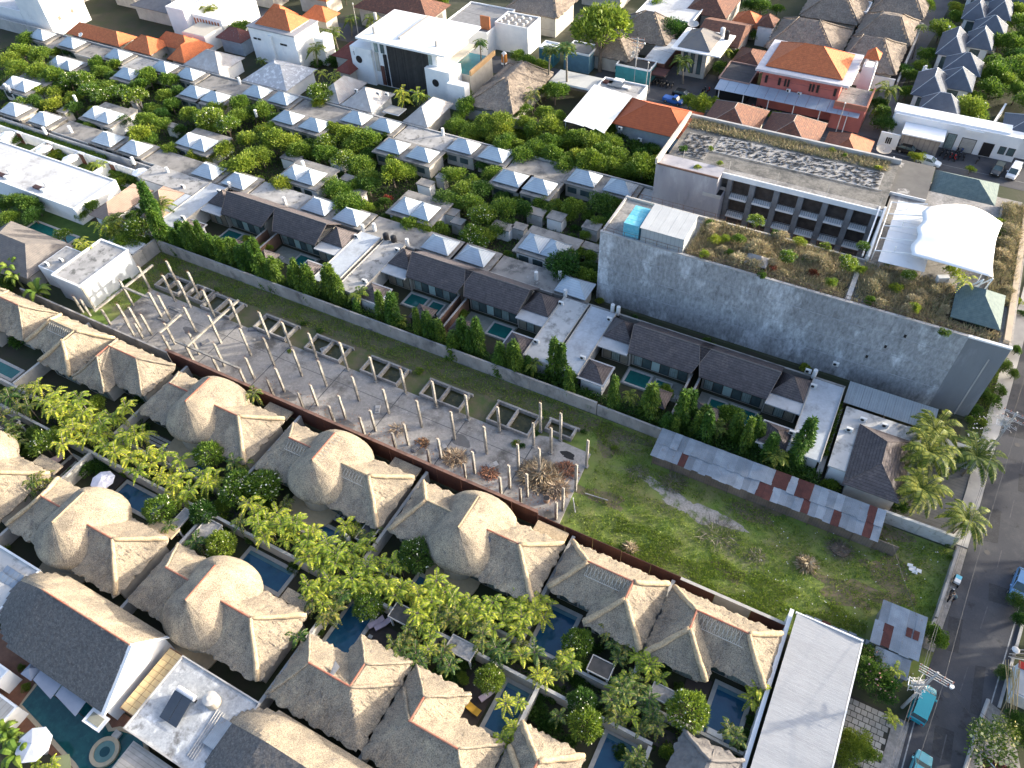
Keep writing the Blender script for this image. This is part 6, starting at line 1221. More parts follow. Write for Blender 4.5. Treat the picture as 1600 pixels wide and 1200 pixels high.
for k in range(3):
    for kind,lm,sz,wd,n in(('round',Lmid,.34,.17,2900),('dark',Ldark,.32,.17,2900),('yellow',Lyel,.34,.17,2900)):
        rg=rnp(10+k+len(kind)*7); n+=500; P,D,c=crown_pts(rg,n,2.3,1.7,2.7,22+k*5,shell=.3); P[:,0]*=1+.18*(k-1); P[:,2]-=.5*rg.random(n)**3*2; P[:,2]=np.maximum(P[:,2],.3); me=leafmesh('crown',P,D,rg.uniform(.5,1.2,n)*sz,rg.uniform(.6,1.2,n)*wd,lm,rg=rg)
        PR.setdefault(kind,[]).append([('crown',me),('trunk',trunkmesh(k,3.3,.16,1.4))])
    rg=rnp(50+k); n=1500; P,D,c=crown_pts(rg,n,2.1,1.35,2.9,20); me=leafmesh('crown',P,D,rg.uniform(.35,.6,n),rg.uniform(.12,.2,n),Lmid,rg=rg)
    kk=rg.choice(n,100,False); Q=P[kk]+D[kk]/np.linalg.norm(D[kk],axis=1,keepdims=True)*.25; fl=leafmesh('blossoms',Q,rg.normal(size=(100,3)),np.full(100,.24),np.full(100,.24),Mblos,rg=rg)
    PR.setdefault('frangipani',[]).append([('crown',me),('blossoms',fl),('trunk',trunkmesh(k+5,3.1,.15,1.5,6))])
    # tight clipped ball with blossoms
    rg=rnp(70+k); n=2200; q=rg.normal(size=(n,3)); q/=np.linalg.norm(q,axis=1,keepdims=True); q[:,2]=np.abs(q[:,2])-.35*rg.random(n)**2; rr=1.55+.12*np.sin(q[:,0]*7+k)+.1*np.sin(q[:,1]*9); P=q*rr[:,None]*rg.uniform(.8,1,(n,1)); P[:,2]=P[:,2]*.85+2.3; D=q+rg.normal(size=(n,3))*.5
    me=leafmesh('crown',P,D,rg.uniform(.26,.45,n),rg.uniform(.08,.13,n),Ldark if k==0 else Lmid,rg=rg); kk=rg.choice(n,60,False); fl=leafmesh('blossoms',P[kk]+q[kk]*.2,rg.normal(size=(60,3)),np.full(60,.17),np.full(60,.17),Mblos,rg=rg)
    PR.setdefault('ball',[]).append([('crown',me),('blossoms',fl),('trunk',trunkmesh(k+9,2.4,.13,1.0,6))])
    # columnar
    rg=rnp(90+k); n=2300; t=rg.random(n)**.85; a=rg.uniform(0,6.283,n); rad=(.60*(1-t)**.8+.09)*(1+.28*np.sin(a*3+t*9+k))*rg.uniform(.7,1.05,n); P=np.stack([rad*np.cos(a),rad*np.sin(a),.15+t*5.2],1); D=np.stack([np.cos(a)*.8,np.sin(a)*.8,-.55+rg.normal(size=n)*.5],1)
    me=leafmesh('crown',P,D,rg.uniform(.25,.45,n),rg.uniform(.09,.16,n),Lcyp,rg=rg); mb=MB().tube([(0,0,0),(0,0,4.8)],[.09,.02],6); PR.setdefault('cypress',[]).append([('crown',me),('trunk',raw('trunk',mb.v,mb.f,Mtrunk))])
    # dry shrub
    rg=rnp(130+k); n=600; P,D,c=crown_pts(rg,n,1.3,1.3,.9,14,shell=.5); P[:,2]=np.abs(P[:,2])+.05; PR.setdefault('dryshrub',[]).append([('foliage',leafmesh('foliage',P,D,rg.uniform(.25,.6,n),rg.uniform(.05,.11,n),Ldry,rg=rg)),('trunk',trunkmesh(k+60,1.8,.05,.9,6,mat('pale_bark',(.3,.28,.25))))])
    # low bush
    rg=rnp(110+k); n=800; P,D,c=crown_pts(rg,n,1.2,.9,.5,9); P[:,2]=np.abs(P[:,2])+.02; me=leafmesh('foliage',P,D,rg.uniform(.2,.42,n),rg.uniform(.08,.17,n),[Lmid,Ldark,Lyel][k],rg=rg); PR.setdefault('bush',[]).append([('foliage',me)]); 
    me2=leafmesh('foliage',P,D,rg.uniform(.25,.5,n),rg.uniform(.1,.16,n),Ldark,rg=rg); PR.setdefault('darkbush',[]).append([('foliage',me2)])
    me3=leafmesh('foliage',P,D,rg.uniform(.2,.4,n),rg.uniform(.1,.16,n),Lred,rg=rg); PR.setdefault('redbush',[]).append([('foliage',me3)])
def frondset(rg,nf,L,droop,rise,z0,wid,nl,llen,cx=0,cy=0,m=None,tilt=.2):
    Ps=[];Ds=[];Ls=[];Ws=[];mb=MB();up=[]
    for i in range(nf):
        a=2*math.pi*i/nf*(1)+rg.uniform(-.35,.35); ring=i%3; ri=rise*(1.25-.55*ring)*rg.uniform(.8,1.2); LL=L*rg.uniform(.8,1.1); pts=[]
        for k in range(nl+1):
            t=k/nl; r=LL*(t-.10*t*t); z=z0+ri*math.sin(min(1.0,t*1.25)*math.pi*.5)*.9*LL*.5-droop*LL*(t**2.2)*(.55+.3*ring); pts.append((cx+r*math.cos(a),cy+r*math.sin(a),z))
        mb.tube(pts[::max(1,nl//5)],.03*L/3,3,cap=False)
        for k in range(1,nl+1):
            p=np.array(pts[k]); d=np.array(pts[k])-np.array(pts[k-1]); d/=np.linalg.norm(d)+1e-9; s=np.cross(d,[0,0,1.]); s/=np.linalg.norm(s)+1e-9; t=k/nl; ll=llen*(math.sin(math.pi*(.18+.74*t))**.8)
            for sg in(-1,1):
                Ps.append(p); Ds.append(s*sg*.9+d*.55+np.array([0,0,-.28+.2*rg.random()-.1*ring])); Ls.append(ll*rg.uniform(.85,1.15)); Ws.append(wid); up.append([0,0,1.])
    return Ps,Ds,Ls,Ws,up,mb
for k in range(4):
    rg=random.Random(200+k)
    for kind,lm in(('areca',Lpalm),('darkareca',Lpalmd)):
        A=[[],[],[],[],[]]; tb=MB(); tt=MB()
        for j in range(1 if k in(0,1) else 2):
            cx,cy=(rg.choice([-1,1])*rg.uniform(.8,1.2),rg.uniform(-.9,.9)) if j else (0,0); h=rg.uniform(3.0,4.8) if j else 4.2; S=frondset(rg,9,2.0,.62,1.0,h,.26,8,.50,cx,cy)
            for q,s in zip(A,S[:5]): q+=s
            tb.add(S[5].v,S[5].f); tt.tube([(cx*.5,cy*.5,0),(cx,cy,h)],[.08,.06],6)
        nrg=rnp(k); me=leafmesh('fronds',np.array(A[0]),np.array(A[1]),A[2],A[3],lm,up=np.array(A[4]),rg=nrg); PR.setdefault(kind,[]).append([('fronds',me),('trunk',raw('trunk',tt.v+tb.v,tt.f+[tuple(i+len(tt.v) for i in f) for f in tb.f],Mptrunk))])
    if k<3:
        for kind,lm,L,h,nf in(('coconut',Lcoco,4.0,6.0,26),('smallcoconut',Lcoco,2.4,4.2,14),('fanpalm',Lpalmd,1.6,8.0,18)):
            S=frondset(rg,nf,L*(1.2 if kind=='coconut' else 1),.62,.75 if kind!='fanpalm' else .4,h,.2 if L>2 else .3,24 if L>3 else 14 if L>2 else 6,1.0 if L>3 else .7); tt=MB(); tt.tube([(-.5,.2,0),(-.3,.1,h*.4),(0,0,h)],[.2,.15,.12],8)
            for j in range(6 if kind=='coconut' else 0): tt.cyl(.25*math.cos(j),.25*math.sin(j),h-.35,h-.1,.12,.12,6)
            me=leafmesh('fronds',np.array(S[0]),np.array(S[1]),S[2],S[3],lm,up=np.array(S[4]),rg=rnp(k)); b=S[5]; PR.setdefault(kind,[]).append([('fronds',me),('midribs',raw('midribs',b.v,b.f,Lcoco)),('trunk',raw('trunk',tt.v,tt.f,Mptrunk))])
for k in range(2):
    rg=random.Random(300+k); parts=[]; tt=MB(); tt.tube([(0,0,0),(0,0,2.2)],[.18,.12],8); parts.append(('stem',raw('stem',tt.v,tt.f,mat('banana_stem',(.2,.22,.08),(.15,.17,.06)))))
    for i in range(9):
        a=i*2.4+rg.uniform(-.3,.3); L=rg.uniform(1.7,2.4); lean=.35+.1*i%1; v=[];f=[];n=7
        for j in range(n+1):
            t=j/n; r=L*t*.75; z=2.1+L*.75*math.sin(min(1,t*1.3)*1.57)*(.9-.07*i)-.9*t**3*L*.5; w_=.36*math.sin(math.pi*(.08+.9*t))**.7
            for sg in(-1,0,1): v.append((r*math.cos(a)-sg*w_*math.sin(a),r*math.sin(a)+sg*w_*math.cos(a),z+(.10 if sg==0 else .0)-.05*abs(sg)))
        for j in range(n):
            for q in(0,1): b=3*j+q; f.append((b,b+1,b+4,b+3))
        parts.append(('leaf',raw('leaf',v,f,leafmat('banana_leaf%d%d'%(k,i),[(.10,.17,.02),(.17,.25,.03)]) if i==0 else MATS['banana_leaf%d0'%k])))
    PR.setdefault('banana',[]).append(parts)
# big spreading tree
rg=rnp(400); n=5200; P,D,c=crown_pts(rg,n,5.2,4.4,6.4,34,shell=.4); PR['big']=[[('crown',leafmesh('crown',P,D,rg.uniform(.45,.8,n),rg.uniform(.22,.36,n),Lmid,rg=rg)),('trunk',trunkmesh(44,7.2,.4,3.6,8))]]
# flowering shrub tree with pink flowers
rg=rnp(410); n=2600; P,D,c=crown_pts(rg,n,2.1,1.4,2.6,20); kk=rg.choice(n,26,False)
PR['oleander']=[[('crown',leafmesh('crown',P,D,rg.uniform(.25,.42,n),rg.uniform(.09,.14,n),Ldark,rg=rg)),('blossoms',leafmesh('blossoms',P[kk]+[0,0,.2],rg.normal(size=(26,3)),np.full(26,.28),np.full(26,.28),mat('pink_blossom',(.7,.35,.33)),rg=rg)),('trunk',trunkmesh(46,2.8,.14,1.4,6))]]
rg=rnp(411); n=900; P,D,c=crown_pts(rg,n,2.2,1.2,3.2,26); kk=rg.choice(n,70,False)
PR['trumpet']=[[('crown',leafmesh('crown',P,D,rg.uniform(.25,.45,n),rg.uniform(.12,.2,n),Lmid,rg=rg)),('blossoms',leafmesh('blossoms',P[kk]+[0,0,.25],rg.normal(size=(70,3)),np.full(70,.34),np.full(70,.34),Mybl,rg=rg)),('trunk',trunkmesh(47,3.4,.13,1.7,8,mat('pale_bark',(.3,.28,.25))))]]
BASE={'round':('leafy green tree','tree',2.1,3.0),'dark':('dark green tree','tree',2.1,3.0),'yellow':('yellow-green tree','tree',2.1,3.0),'frangipani':('frangipani with pale blossoms','tree',2.1,2.9),'ball':('ball-shaped frangipani','tree',1.6,2.4),
 'cypress':('slender column tree','tree',.7,2.7),'bush':('leafy bush','shrub',1.2,.6),'darkbush':('dark bush','shrub',1.2,.6),'redbush':('maroon-leaved bush','shrub',1.2,.5),'dryshrub':('dry straggly shrub','shrub',1.3,1.1),'areca':('bright areca palm','palm',1.75,4.2),'darkareca':('dark-leaved areca palm','palm',1.75,4.2),
 'coconut':('tall coconut palm','palm',4.3,6.3),'smallcoconut':('young coconut palm','palm',2.4,4.4),'fanpalm':('tall fan palm','palm',1.6,8.0),'banana':('banana plant','banana plant',1.7,2.6),'big':('big spreading tree','tree',5.2,6.6),'oleander':('dark shrub tree with pink flowers','tree',2.1,2.7),'trumpet':('sparse tree with yellow trumpet flowers','tree',2.2,3.3)}
NM={'round':'broadleaf_tree','dark':'evergreen_tree','yellow':'broadleaf_tree','frangipani':'frangipani_tree','ball':'frangipani_tree','cypress':'column_tree','bush':'garden_bush','darkbush':'garden_bush','redbush':'garden_bush','dryshrub':'dry_shrub','areca':'areca_palm','darkareca':'areca_palm','coconut':'coconut_palm','smallcoconut':'coconut_palm','fanpalm':'fan_palm','banana':'banana_plant','big':'spreading_tree','oleander':'flowering_tree','trumpet':'flowering_tree'}
vr=random.Random(5)
def plant(kind,x,y,s=1.0,label=None,z=0,sz=None,idx=None):
    b,cat,r0,zc=BASE[kind]; parts=PR[kind][vr.randrange(len(PR[kind])) if idx is None else idx]
    o=thing(NM[kind],label,cat,(x,y,z),{'areca':'areca palms in the villa gardens','darkareca':'areca palms in the villa gardens','cypress':'column trees along the back wall','ball':'ball-shaped frangipani trees','frangipani':'frangipani trees in the gardens','coconut':'coconut palms'}.get(kind,cat+'s around the houses' if cat!='banana plant' else 'banana plants'),rz=vr.uniform(0,6.28)); o.scale=(s*vr.uniform(.92,1.08),s*vr.uniform(.92,1.08),(sz or s)*vr.uniform(.92,1.08))
    for n,me in parts: mesh_obj(n,me,o)
    if not label: place_label(o,b)
    return o
def pl(kind,px,py,rpx=None,zb=0,**k):
    "plant whose crown the photograph shows at (px,py), rpx pixels in radius"
    b,cat,r0,zc=BASE[kind]; s=1.0
    if rpx:
        for _ in range(3):
            x,y=W(px,py,zb+zc*s); d=(Vector((x,y,zb+zc*s-HC))).length; ax=Vector((px-800,py-600,FPX)); depth=d*FPX/ax.length
            s=max(.35,min(2.4,rpx*depth/FPX/r0))
    x,y=W(px,py,zb+zc*s); return plant(kind,x,y,s,z=zb,**k)
def batch(C,Rr,kind,s):
    for t in s.split():
        q=[float(v) for v in t.split(',')]; pl(kind,C*400+q[0]/4,Rr*300+q[1]/4,(q[2]/4 if len(q)>2 else None))
# ---- pavilion compound, row by row of the photograph
batch(0,0,'round','170,240,55 60,370,65 250,340,65 220,430,80 330,460,75 340,310,45 600,390,62 620,440,60 720,400,55 340,560,55 450,600,55 920,460,72 1050,500,65 880,520,65 1020,580,62 1070,640,60 900,740,65 1000,770,65 1180,700,62 1230,720,62 1340,670,60 1500,640,72 1480,720,70 1060,930,60 1550,870,80 1570,960,72 930,660,45 700,760,50 560,790,45 1290,790,60')
batch(0,0,'yellow','130,310,70 100,420,70 320,640,62 250,560,52 880,830,82 1400,930,72 1490,1020,92 980,680,50 1300,970,50 1200,960,58 410,700,40 590,680,40')
batch(0,0,'frangipani','430,500,65 520,500,65 560,570,62 640,590,70 740,570,64 850,600,80 1310,740,80 1420,780,80')
batch(0,0,'dark','430,310,42 760,750,55 1580,690,62 210,620,50 1120,800,45 460,660,55 1110,560,55 380,540,50 700,470,50')
batch(0,0,'bush','120,870,50 350,965,48 950,350,45 90,380,40 580,1040,40 1160,860,40 740,1140,45 1030,350,30')
batch(1,0,'round','30,680,72 100,860,82 280,930,72 30,960,72 420,950,80 480,800,62 680,850,92 620,900,72 810,850,52 640,1020,72 600,950,52 860,990,62 930,1060,62 620,1150,62 460,1140,62 1300,1180,70 1350,1130,62 1480,1080,62')
batch(1,0,'yellow','40,800,62 200,880,80 580,830,80 850,1060,90 160,1150,70 1230,1080,72 1170,960,40')
batch(1,0,'dark','120,740,50 700,960,52 700,1130,82 500,1180,52 1400,1180,72 1420,1030,50 480,870,55 330,900,50')
batch(1,0,'frangipani','540,990,72 400,590,82 240,960,55')
batch(1,0,'yellow','400,640,60')
batch(1,0,'areca','910,570,60 1010,580,60 410,460,50 490,470,50'); batch(1,0,'smallcoconut','370,300,75 30,370,45 720,110,70 590,120,60 400,70,70 480,190,75 430,100,60'); batch(1,0,'darkbush','480,340,50 480,390,55 940,630,45 380,400,40')
batch(1,0,'round','1310,640,85 1300,580,62 1270,720,60')
batch(1,0,'dark','1430,180,60 1500,200,60 1560,170,55 1340,130,50 1400,210,45')
# overgrown lot in front of the marquee
batch(2,0,'yellow','80,760,62 310,820,62 420,960,70 350,880,60 40,900,60')
batch(2,0,'round','60,680,60 200,690,60 290,720,60 130,800,70 200,880,75 60,960,80 250,960,80 400,850,75 520,850,65 560,930,75 480,1010,80 620,880,70 650,960,70 330,1020,75 150,930,70 560,1020,70 610,800,50')
batch(2,0,'darkbush','700,850,50 760,920,55 800,980,60 860,930,50 900,960,55 720,1010,50 830,1050,60 900,1100,60 700,1080,55 640,1060,55 780,1120,55 880,1020,45 560,760,45 10,1000,45')
batch(1,0,'round','1250,780,60 1350,800,62 1450,800,62 1550,790,65 1300,850,50 1500,850,55 1580,860,60 1400,760,50')
batch(2,0,'round','270,550,80 210,560,50'); batch(2,0,'darkareca','140,580,60')
batch(2,0,'fanpalm','240,290,60 340,270,70'); 
batch(1,0,'fanpalm','1400,270,50')
batch(2,0,'big','560,200,200'); batch(2,0,'dark','760,160,85 990,160,90 700,120,70 640,250,70'); batch(2,0,'round','90,60,70 300,10,70 1050,20,60 900,30,70 950,20,60 1560,30,60 1530,210,40 100,380,60 180,400,60 40,340,50')
batch(2,0,'yellow','1190,640,80 1110,620,60 1260,640,50 1460,320,50 90,50,45'); batch(2,0,'smallcoconut','1070,370,85 1330,320,60'); batch(2,0,'dark','1300,400,60 1340,450,50 1390,330,50 1500,20,60'); batch(2,0,'round','1250,110,40 1030,90,50 1070,10,60')
batch(3,0,'smallcoconut','750,550,95'); batch(3,0,'smallcoconut','1100,770,52'); batch(3,0,'dark','720,700,80 730,760,70 700,640,60 900,460,60 860,430,50')
batch(3,0,'round','1000,330,60 960,410,50 1090,170,70 1180,100,60 1120,210,50 870,560,50 1260,660,90 1300,600,60 1400,530,85 1460,240,80 1530,260,80 1500,420,85 1570,450,80 1430,380,70 1500,500,80 1570,560,70 1370,480,60 1570,60,70 1580,130,70 1480,140,40 1560,220,60 990,20,60 60,50,40 850,20,50 1290,700,70')
batch(3,0,'yellow','1180,30,50 1270,1050,28 930,975,40 970,960,25 620,580,35'); batch(3,0,'dark','1590,330,60 1540,330,60 1580,1150,40 1560,1000,0.1')if False else None
batch(3,0,'dark','1590,330,60 1540,330,60'); batch(3,0,'fanpalm','960,170,40')
batch(3,0,'bush','430,90,35 40,720,40 1010,950,25')
# second strip of the compound
batch(1,1,'round','580,60,92 680,90,60 900,170,52 960,200,72 1060,220,72 1150,220,60 1340,60,72 1440,270,60 1550,100,80 1420,150,70')
batch(1,1,'frangipani','1420,150,85 1350,260,75'); batch(1,1,'dark','820,150,42 1500,230,62 1580,200,50 1540,20,50 800,50,40 1280,200,40'); batch(1,1,'bush','1570,390,30 200,115,30 640,90,0.2'.replace(' 640,90,0.2','')); batch(1,1,'redbush','820,50,40')
batch(2,1,'dark','60,90,80 230,90,60 560,60,90 640,150,72 330,450,105 480,470,60 500,540,55 700,90,50'); batch(2,1,'round','380,80,80 490,400,55 460,270,42 220,150,42 420,370,60 60,250,30 610,60,70 360,140,50 480,130,50 180,60,60')
batch(2,1,'yellow','280,80,45 320,100,40'); batch(2,1,'frangipani','340,400,70')
# hedge trees behind the boundary wall (each one stands on its own)
def cyp(C,Rr,s):
    for t in s.split():
        q=[float(v) for v in t.split(',')]; x,y=W(C*400+q[0]/4,Rr*300+q[1]/4,3.0); k=q[2] if len(q)>2 else 1; plant('cypress',x+vr.uniform(-.5,.5),max(61.6,min(y,66))+vr.uniform(0,.5),k*1.4*vr.uniform(.75,1.2),sz=k*1.25*vr.uniform(.62,1.2))
cyp(0,1,'960,150,1.3 990,200,1.3 1010,260,1.2 1050,310,1.1 940,180,1.2 1130,240 1150,300 1180,330 1215,350 1250,320 1290,340 1325,360 1290,300 1360,350 1385,390 1420,380 1450,420 1490,400 1520,440 1560,420 1590,460')
cyp(1,1,'10,440 30,500 60,540 90,570 250,560 290,590 330,600 440,600 480,620 525,640 600,740,.8 770,740 815,770 850,790 990,860,.9 1060,850 1110,880 1140,890 1240,940 1310,930 1345,960 1400,960 1540,1050,.9 1590,1080 180,600,.6')
cyp(2,1,'5,1060 80,1070,.8 240,1080,1 310,1110,1 360,1150,.8 20,1090'); cyp(2,2,'320,20,.9 350,60,.8 610,110 630,90,.8 860,140,1.1 1090,180,1.1 1060,210 1180,210,1.1 1150,260 1200,290,.9 1380,280 1480,320 1450,350 1560,330,1.05 1590,400,1 960,260,.9 1010,290,.8'); cyp(3,2,'190,400,1.05 160,440,.9')
batch(2,2,'smallcoconut','1290,260,80 740,80,75'); batch(3,2,'smallcoconut','60,440,90'); batch(1,1,'smallcoconut','640,640,80 430,580,70 900,800,55'); batch(2,1,'smallcoconut','130,1080,70 430,1120,50'); batch(1,1,'round','840,660,45 120,450,55'); batch(1,1,'yellow','60,340,40 1290,760,35'); batch(0,1,'yellow','1540,290,40')
batch(2,2,'round','1360,180,85 960,40,55 1400,330,60'); batch(2,2,'dark','450,60,50 480,110,40 900,150,60'); batch(3,2,'bush','430,550,45 380,640,55 180,570,42 260,560,45 410,640,45 405,250,35 400,310,35 1340,240,30 1260,220,30'); batch(3,2,'darkbush','830,780,55 1400,100,50 1300,160,40')
batch(2,1,'bush','550,680,26 640,760,28 760,790,28 1215,930,30 1240,965,30'); batch(3,1,'bush','230,1100,35'); batch(2,1,'yellow','1110,660,25')
# left gardens
batch(0,1,'areca','640,200,70'); batch(0,1,'smallcoconut','700,170,95 1000,80,90 720,250,70'); batch(0,1,'frangipani','870,230,90 840,150,55 390,270,55'); batch(0,1,'round','560,80,62 510,140,42 60,150,62 780,300,70 860,320,60 740,340,50'); batch(0,1,'dark','160,60,80 80,50,70 230,90,50 200,130,60 30,70,60 760,250,50 900,310,45 620,400,0.1'.replace(' 620,400,0.1',''))
batch(0,1,'areca','520,340,62 570,350,62 500,310,50'); batch(0,0,'bush','730,1150,45'); batch(0,1,'banana','220,600,90 60,460,80 10,440,70 90,520,70'); batch(0,1,'darkbush','790,560,30 60,560,60 30,620,50 120,930,60 280,680,45 660,380,40')
# clipped hedges
def hedge(x0,x1,y0,y1,z,lab,m=None,n=None,zb=0):
    rg=rnp(int(abs(x0*3+y0))); A=max(x1-x0,.1)*max(y1-y0,.1); n=n or int(260*A)+200; P=np.stack([rg.uniform(x0,x1,n),rg.uniform(y0,y1,n),zb+z*rg.uniform(.05,1,n)**.5],1); D=rg.normal(size=(n,3)); D[:,2]=abs(D[:,2])
    o=thing('clipped_hedge',lab,'hedge',((x0+x1)/2,(y0+y1)/2,0)); P-=np.array([(x0+x1)/2,(y0+y1)/2,0]); mesh_obj('foliage',leafmesh('foliage',P,D,rg.uniform(.25,.45,n),rg.uniform(.12,.2,n),m or Lmid,rg=rg),o); return o
hedge(-166,-134,75.2,76.3,2.0,'long clipped hedge between white courtyards and the pavilion wall'); hedge(4.95,5.9,66,75.5,1.9,'narrow clipped hedge between two pale flat roofs near the road'); hedge(-131,-124.5,73.4,74.3,1.0,'low hedge in the last white courtyard'); hedge(-146,-141,73.2,74,1.0,'low hedge in the middle white courtyard')
hedge(-104,-22,62.0,63.2,1.6,'dark undergrowth hedge at the foot of the column trees',Ldark,9000); hedge(-22,6,61.6,63.6,1.7,'dark undergrowth behind the long tin shed',Ldark,5000)
batch(0,0,'areca','600,1030,40 640,1020,35')
# thatched gardens
A1='240,20 300,110 390,120 520,170 450,210 690,200 790,150 420,290 460,280 600,310 790,310 400,380 540,330 720,430 820,470 860,540 920,440 1020,440 1130,480 1000,570 1130,580 1270,560 1180,660 1300,620 560,250 640,260 660,390 950,500 1080,620 350,170 850,330 500,100 340,60'
for t in A1.split(): x,y=map(float,t.split(',')); pl('areca',x/4,600+y/4,vr.uniform(17,21))
D1='60,80 30,60 170,130 60,240 10,200 240,600 1060,890 1220,980 1460,490 1590,70 210,620 1500,860 120,150 200,40 30,330'
for t in D1.split(): x,y=map(float,t.split(',')); pl('darkareca',x/4,600+y/4,vr.uniform(15,19))
batch(0,2,'areca','1560,750,75 1590,820,70'); batch(0,2,'frangipani','1480,650,110 270,370,92'); batch(0,2,'ball','1310,440,92 1000,790,92 1270,810,82 1380,1010,92'); batch(0,2,'round','330,310,65 440,160,70 600,110,62 1240,740,60 1380,760,60 1560,640,70'); batch(0,2,'dark','220,300,60'); batch(0,2,'darkbush','120,380,62 90,440,50 180,430,50 540,520,70 460,560,55 600,510,55 640,540,45 860,230,45 900,280,40 870,90,40 1150,900,45 1420,920,45')
for t in '30,780 130,800 90,900 230,850 260,880 360,930 190,970 300,1020 560,880 390,1060 500,1060 600,1060 500,1130 610,1130 780,1120 850,1110 900,1130 20,880 640,1020 160,880 330,970 420,1130 240,930 700,1150 560,1100 450,1010 60,960 330,1080'.split(): x,y=map(float,t.split(',')); pl('areca',400+x/4,600+y/4,vr.uniform(17,21))
batch(1,2,'ball','1000,1060,110'); batch(1,2,'frangipani','70,640,105 20,600,70'); batch(1,2,'darkareca','700,960,62 750,900,50 640,930,50 540,980,50 180,760,50'); batch(1,2,'darkbush','60,760,50 240,1140,40')
for t in '330,60 420,180 540,60 380,100 600,20 700,40 760,60 830,60 900,70 960,90 1100,80 1130,40 1010,240 1100,170 1040,300 1120,310 1080,460 1280,180 1340,170 1400,200 1480,170 1480,330 1550,280 1540,230 1540,1020 1560,800 650,70 1020,130 1180,100 1050,210 1590,180 1440,250 870,120 1090,380 460,30 1230,140 1330,240'.split(): x,y=map(float,t.split(',')); pl('areca',400+x/4,900+y/4,vr.uniform(17,21))
for t in '510,150 930,400 860,430 1000,480 1200,270 1420,360 1500,450 1160,520 1210,560 1550,480 270,390 480,220 1250,230 1150,230 960,340 1380,300 540,110 350,150 1180,460 900,470'.split(): x,y=map(float,t.split(',')); pl('darkareca',400+x/4,900+y/4,vr.uniform(16,20))
batch(1,3,'ball','700,190,82 1460,640,92'); batch(1,3,'round','1290,630,42 790,190,45'); batch(1,3,'darkbush','430,250,45 1230,620,60 1160,610,55 1330,520,50 580,40,45 1290,560,50 400,350,40')
for t in '50,180 120,170 150,220 60,260 30,340 60,330 60,500 160,620 370,540 210,650 40,790 20,980 780,500 720,640 860,560 870,600 720,820 750,880 1540,700 930,640 330,500 100,220 180,150 20,130 650,700 820,520'.split(): x,y=map(float,t.split(',')); pl('areca',800+x/4,900+y/4,vr.uniform(16,20))
for t in '140,480 40,460 300,600 640,430 820,700 690,680 620,780 820,820 860,920 800,960 290,880 780,1130 1370,960 600,350 700,740 760,700 860,760 910,940 660,880 880,860 240,560 660,520 1400,1010 740,1150 700,450'.split(): x,y=map(float,t.split(',')); pl('darkareca',800+x/4,900+y/4,vr.uniform(15,20))
batch(2,3,'ball','410,410,92 440,790,90 460,930,105 1100,840,128'); batch(2,3,'round','430,560,60 970,1100,40'); batch(2,3,'darkbush','160,850,60 200,920,60 260,960,60 160,780,45 1400,1080,50 1530,800,40 1500,900,40 1460,1000,40 530,450,40 950,600,45 360,1040,45 680,1100,45 1040,690,35')
batch(0,3,'banana','20,960,90 90,1100,110 60,1010,80'); batch(0,3,'areca','330,1180,60 220,1170,50'); batch(0,3,'bush','165,695,30 735,795,28'); batch(0,3,'bush','130,575,20')
batch(0,2,'bush','20,1040,40'); batch(0,3,'bush','980,420,14 1110,515,14')
# road side
batch(3,2,'coconut','1010,420,190 1050,270,160 970,640,170 1310,450,165 1250,840,150')
batch(3,3,'oleander','650,620,110 720,700,100 640,500,80'); batch(3,3,'yellow','560,1040,80 620,1100,80 500,990,50'); batch(3,3,'trumpet','1400,1060,150 1480,960,80 1340,960,70'); batch(3,3,'round','1050,370,75 1090,400,50 500,1120,70'); batch(3,3,'areca','800,590,60 770,880,45'); batch(3,3,'dark','1570,150,60 1590,260,60 1560,900,60 1590,1000,70 1480,600,35 1520,350,0.1'.replace(' 1520,350,0.1',''))
batch(3,1,'dark','1480,1080,50 1560,980,40 1540,1130,40'); batch(3,2,'darkbush','1350,60,40 1450,40,40 1280,170,35'); batch(3,1,'bush','1560,680,30 1580,760,30')
# unseen trees across the road, some stretched taller to cast more shade
for x,y,k in [(36,30,1.0),(41,53,1.1),(42,66,1.1),(37,22,.9),(39,34,1.0),(41,47,.95),(40,60,1.0),(43,73,1.0),(42,88,1.1),(45,104,1.0),(38,14,.9),(47,120,1.0)]: plant('big',x,y,k,sz=k*(1.4 if 28<y<50 else 1.0))
# lot weeds
for px,py,r in [(455,520,14),(1010,585,0)]: pass
batch(2,2,'bush','20,370,28 60,390,26 150,310,22 450,300,22 640,400,22 1300,420,0.1'.replace(' 1300,420,0.1','')); batch(1,1,'bush','400,870,26 1020,1120,30 210,995,16 300,820,22'); batch(0,1,'bush','780,560,18 1340,620,30 770,590,16')
batch(3,2,'bush','1140,1090,20 1130,1000,18')
# terrace plants on the derelict roof
for px,py,k,r in [(1182,345,'frangipani',13),(1230,400,'frangipani',13),(1325,412,'frangipani',14),(1110,350,'bush',8),(1120,372,'yellow',9),(1100,395,'yellow',8),(1345,420,'yellow',9),(1490,425,'bush',14),(1508,437,'areca',15),(1270,428,'redbush',8),(1207,420,'redbush',6),(1560,365,'bush',9),(1475,520,'bush',9),(1530,505,'bush',9),(1140,395,'bush',8),(1155,370,'round',9),(1215,365,'bush',9),(1250,375,'yellow',9),(1262,405,'bush',8),(1300,440,'yellow',8),(1360,470,'bush',9),(1400,450,'bush',10),(1430,480,'yellow',9),(1420,430,'frangipani',10),(1350,385,'frangipani',9),(1190,430,'bush',8),(1090,262,'bush',6),(1390,410,'bush',8),(1290,385,'bush',8),(1135,372,'yellow',7),(1560,345,'bush',7)]: pl(k,px,py,r*1.1,zb=12.8)
for px,py,r in [(1067,232,7),(1110,232,5),(1125,255,5),(1300,235,6),(1320,243,5),(1372,262,6)]: pl('bush',px,py,r,zb=13.2)
rg=random.Random(44)
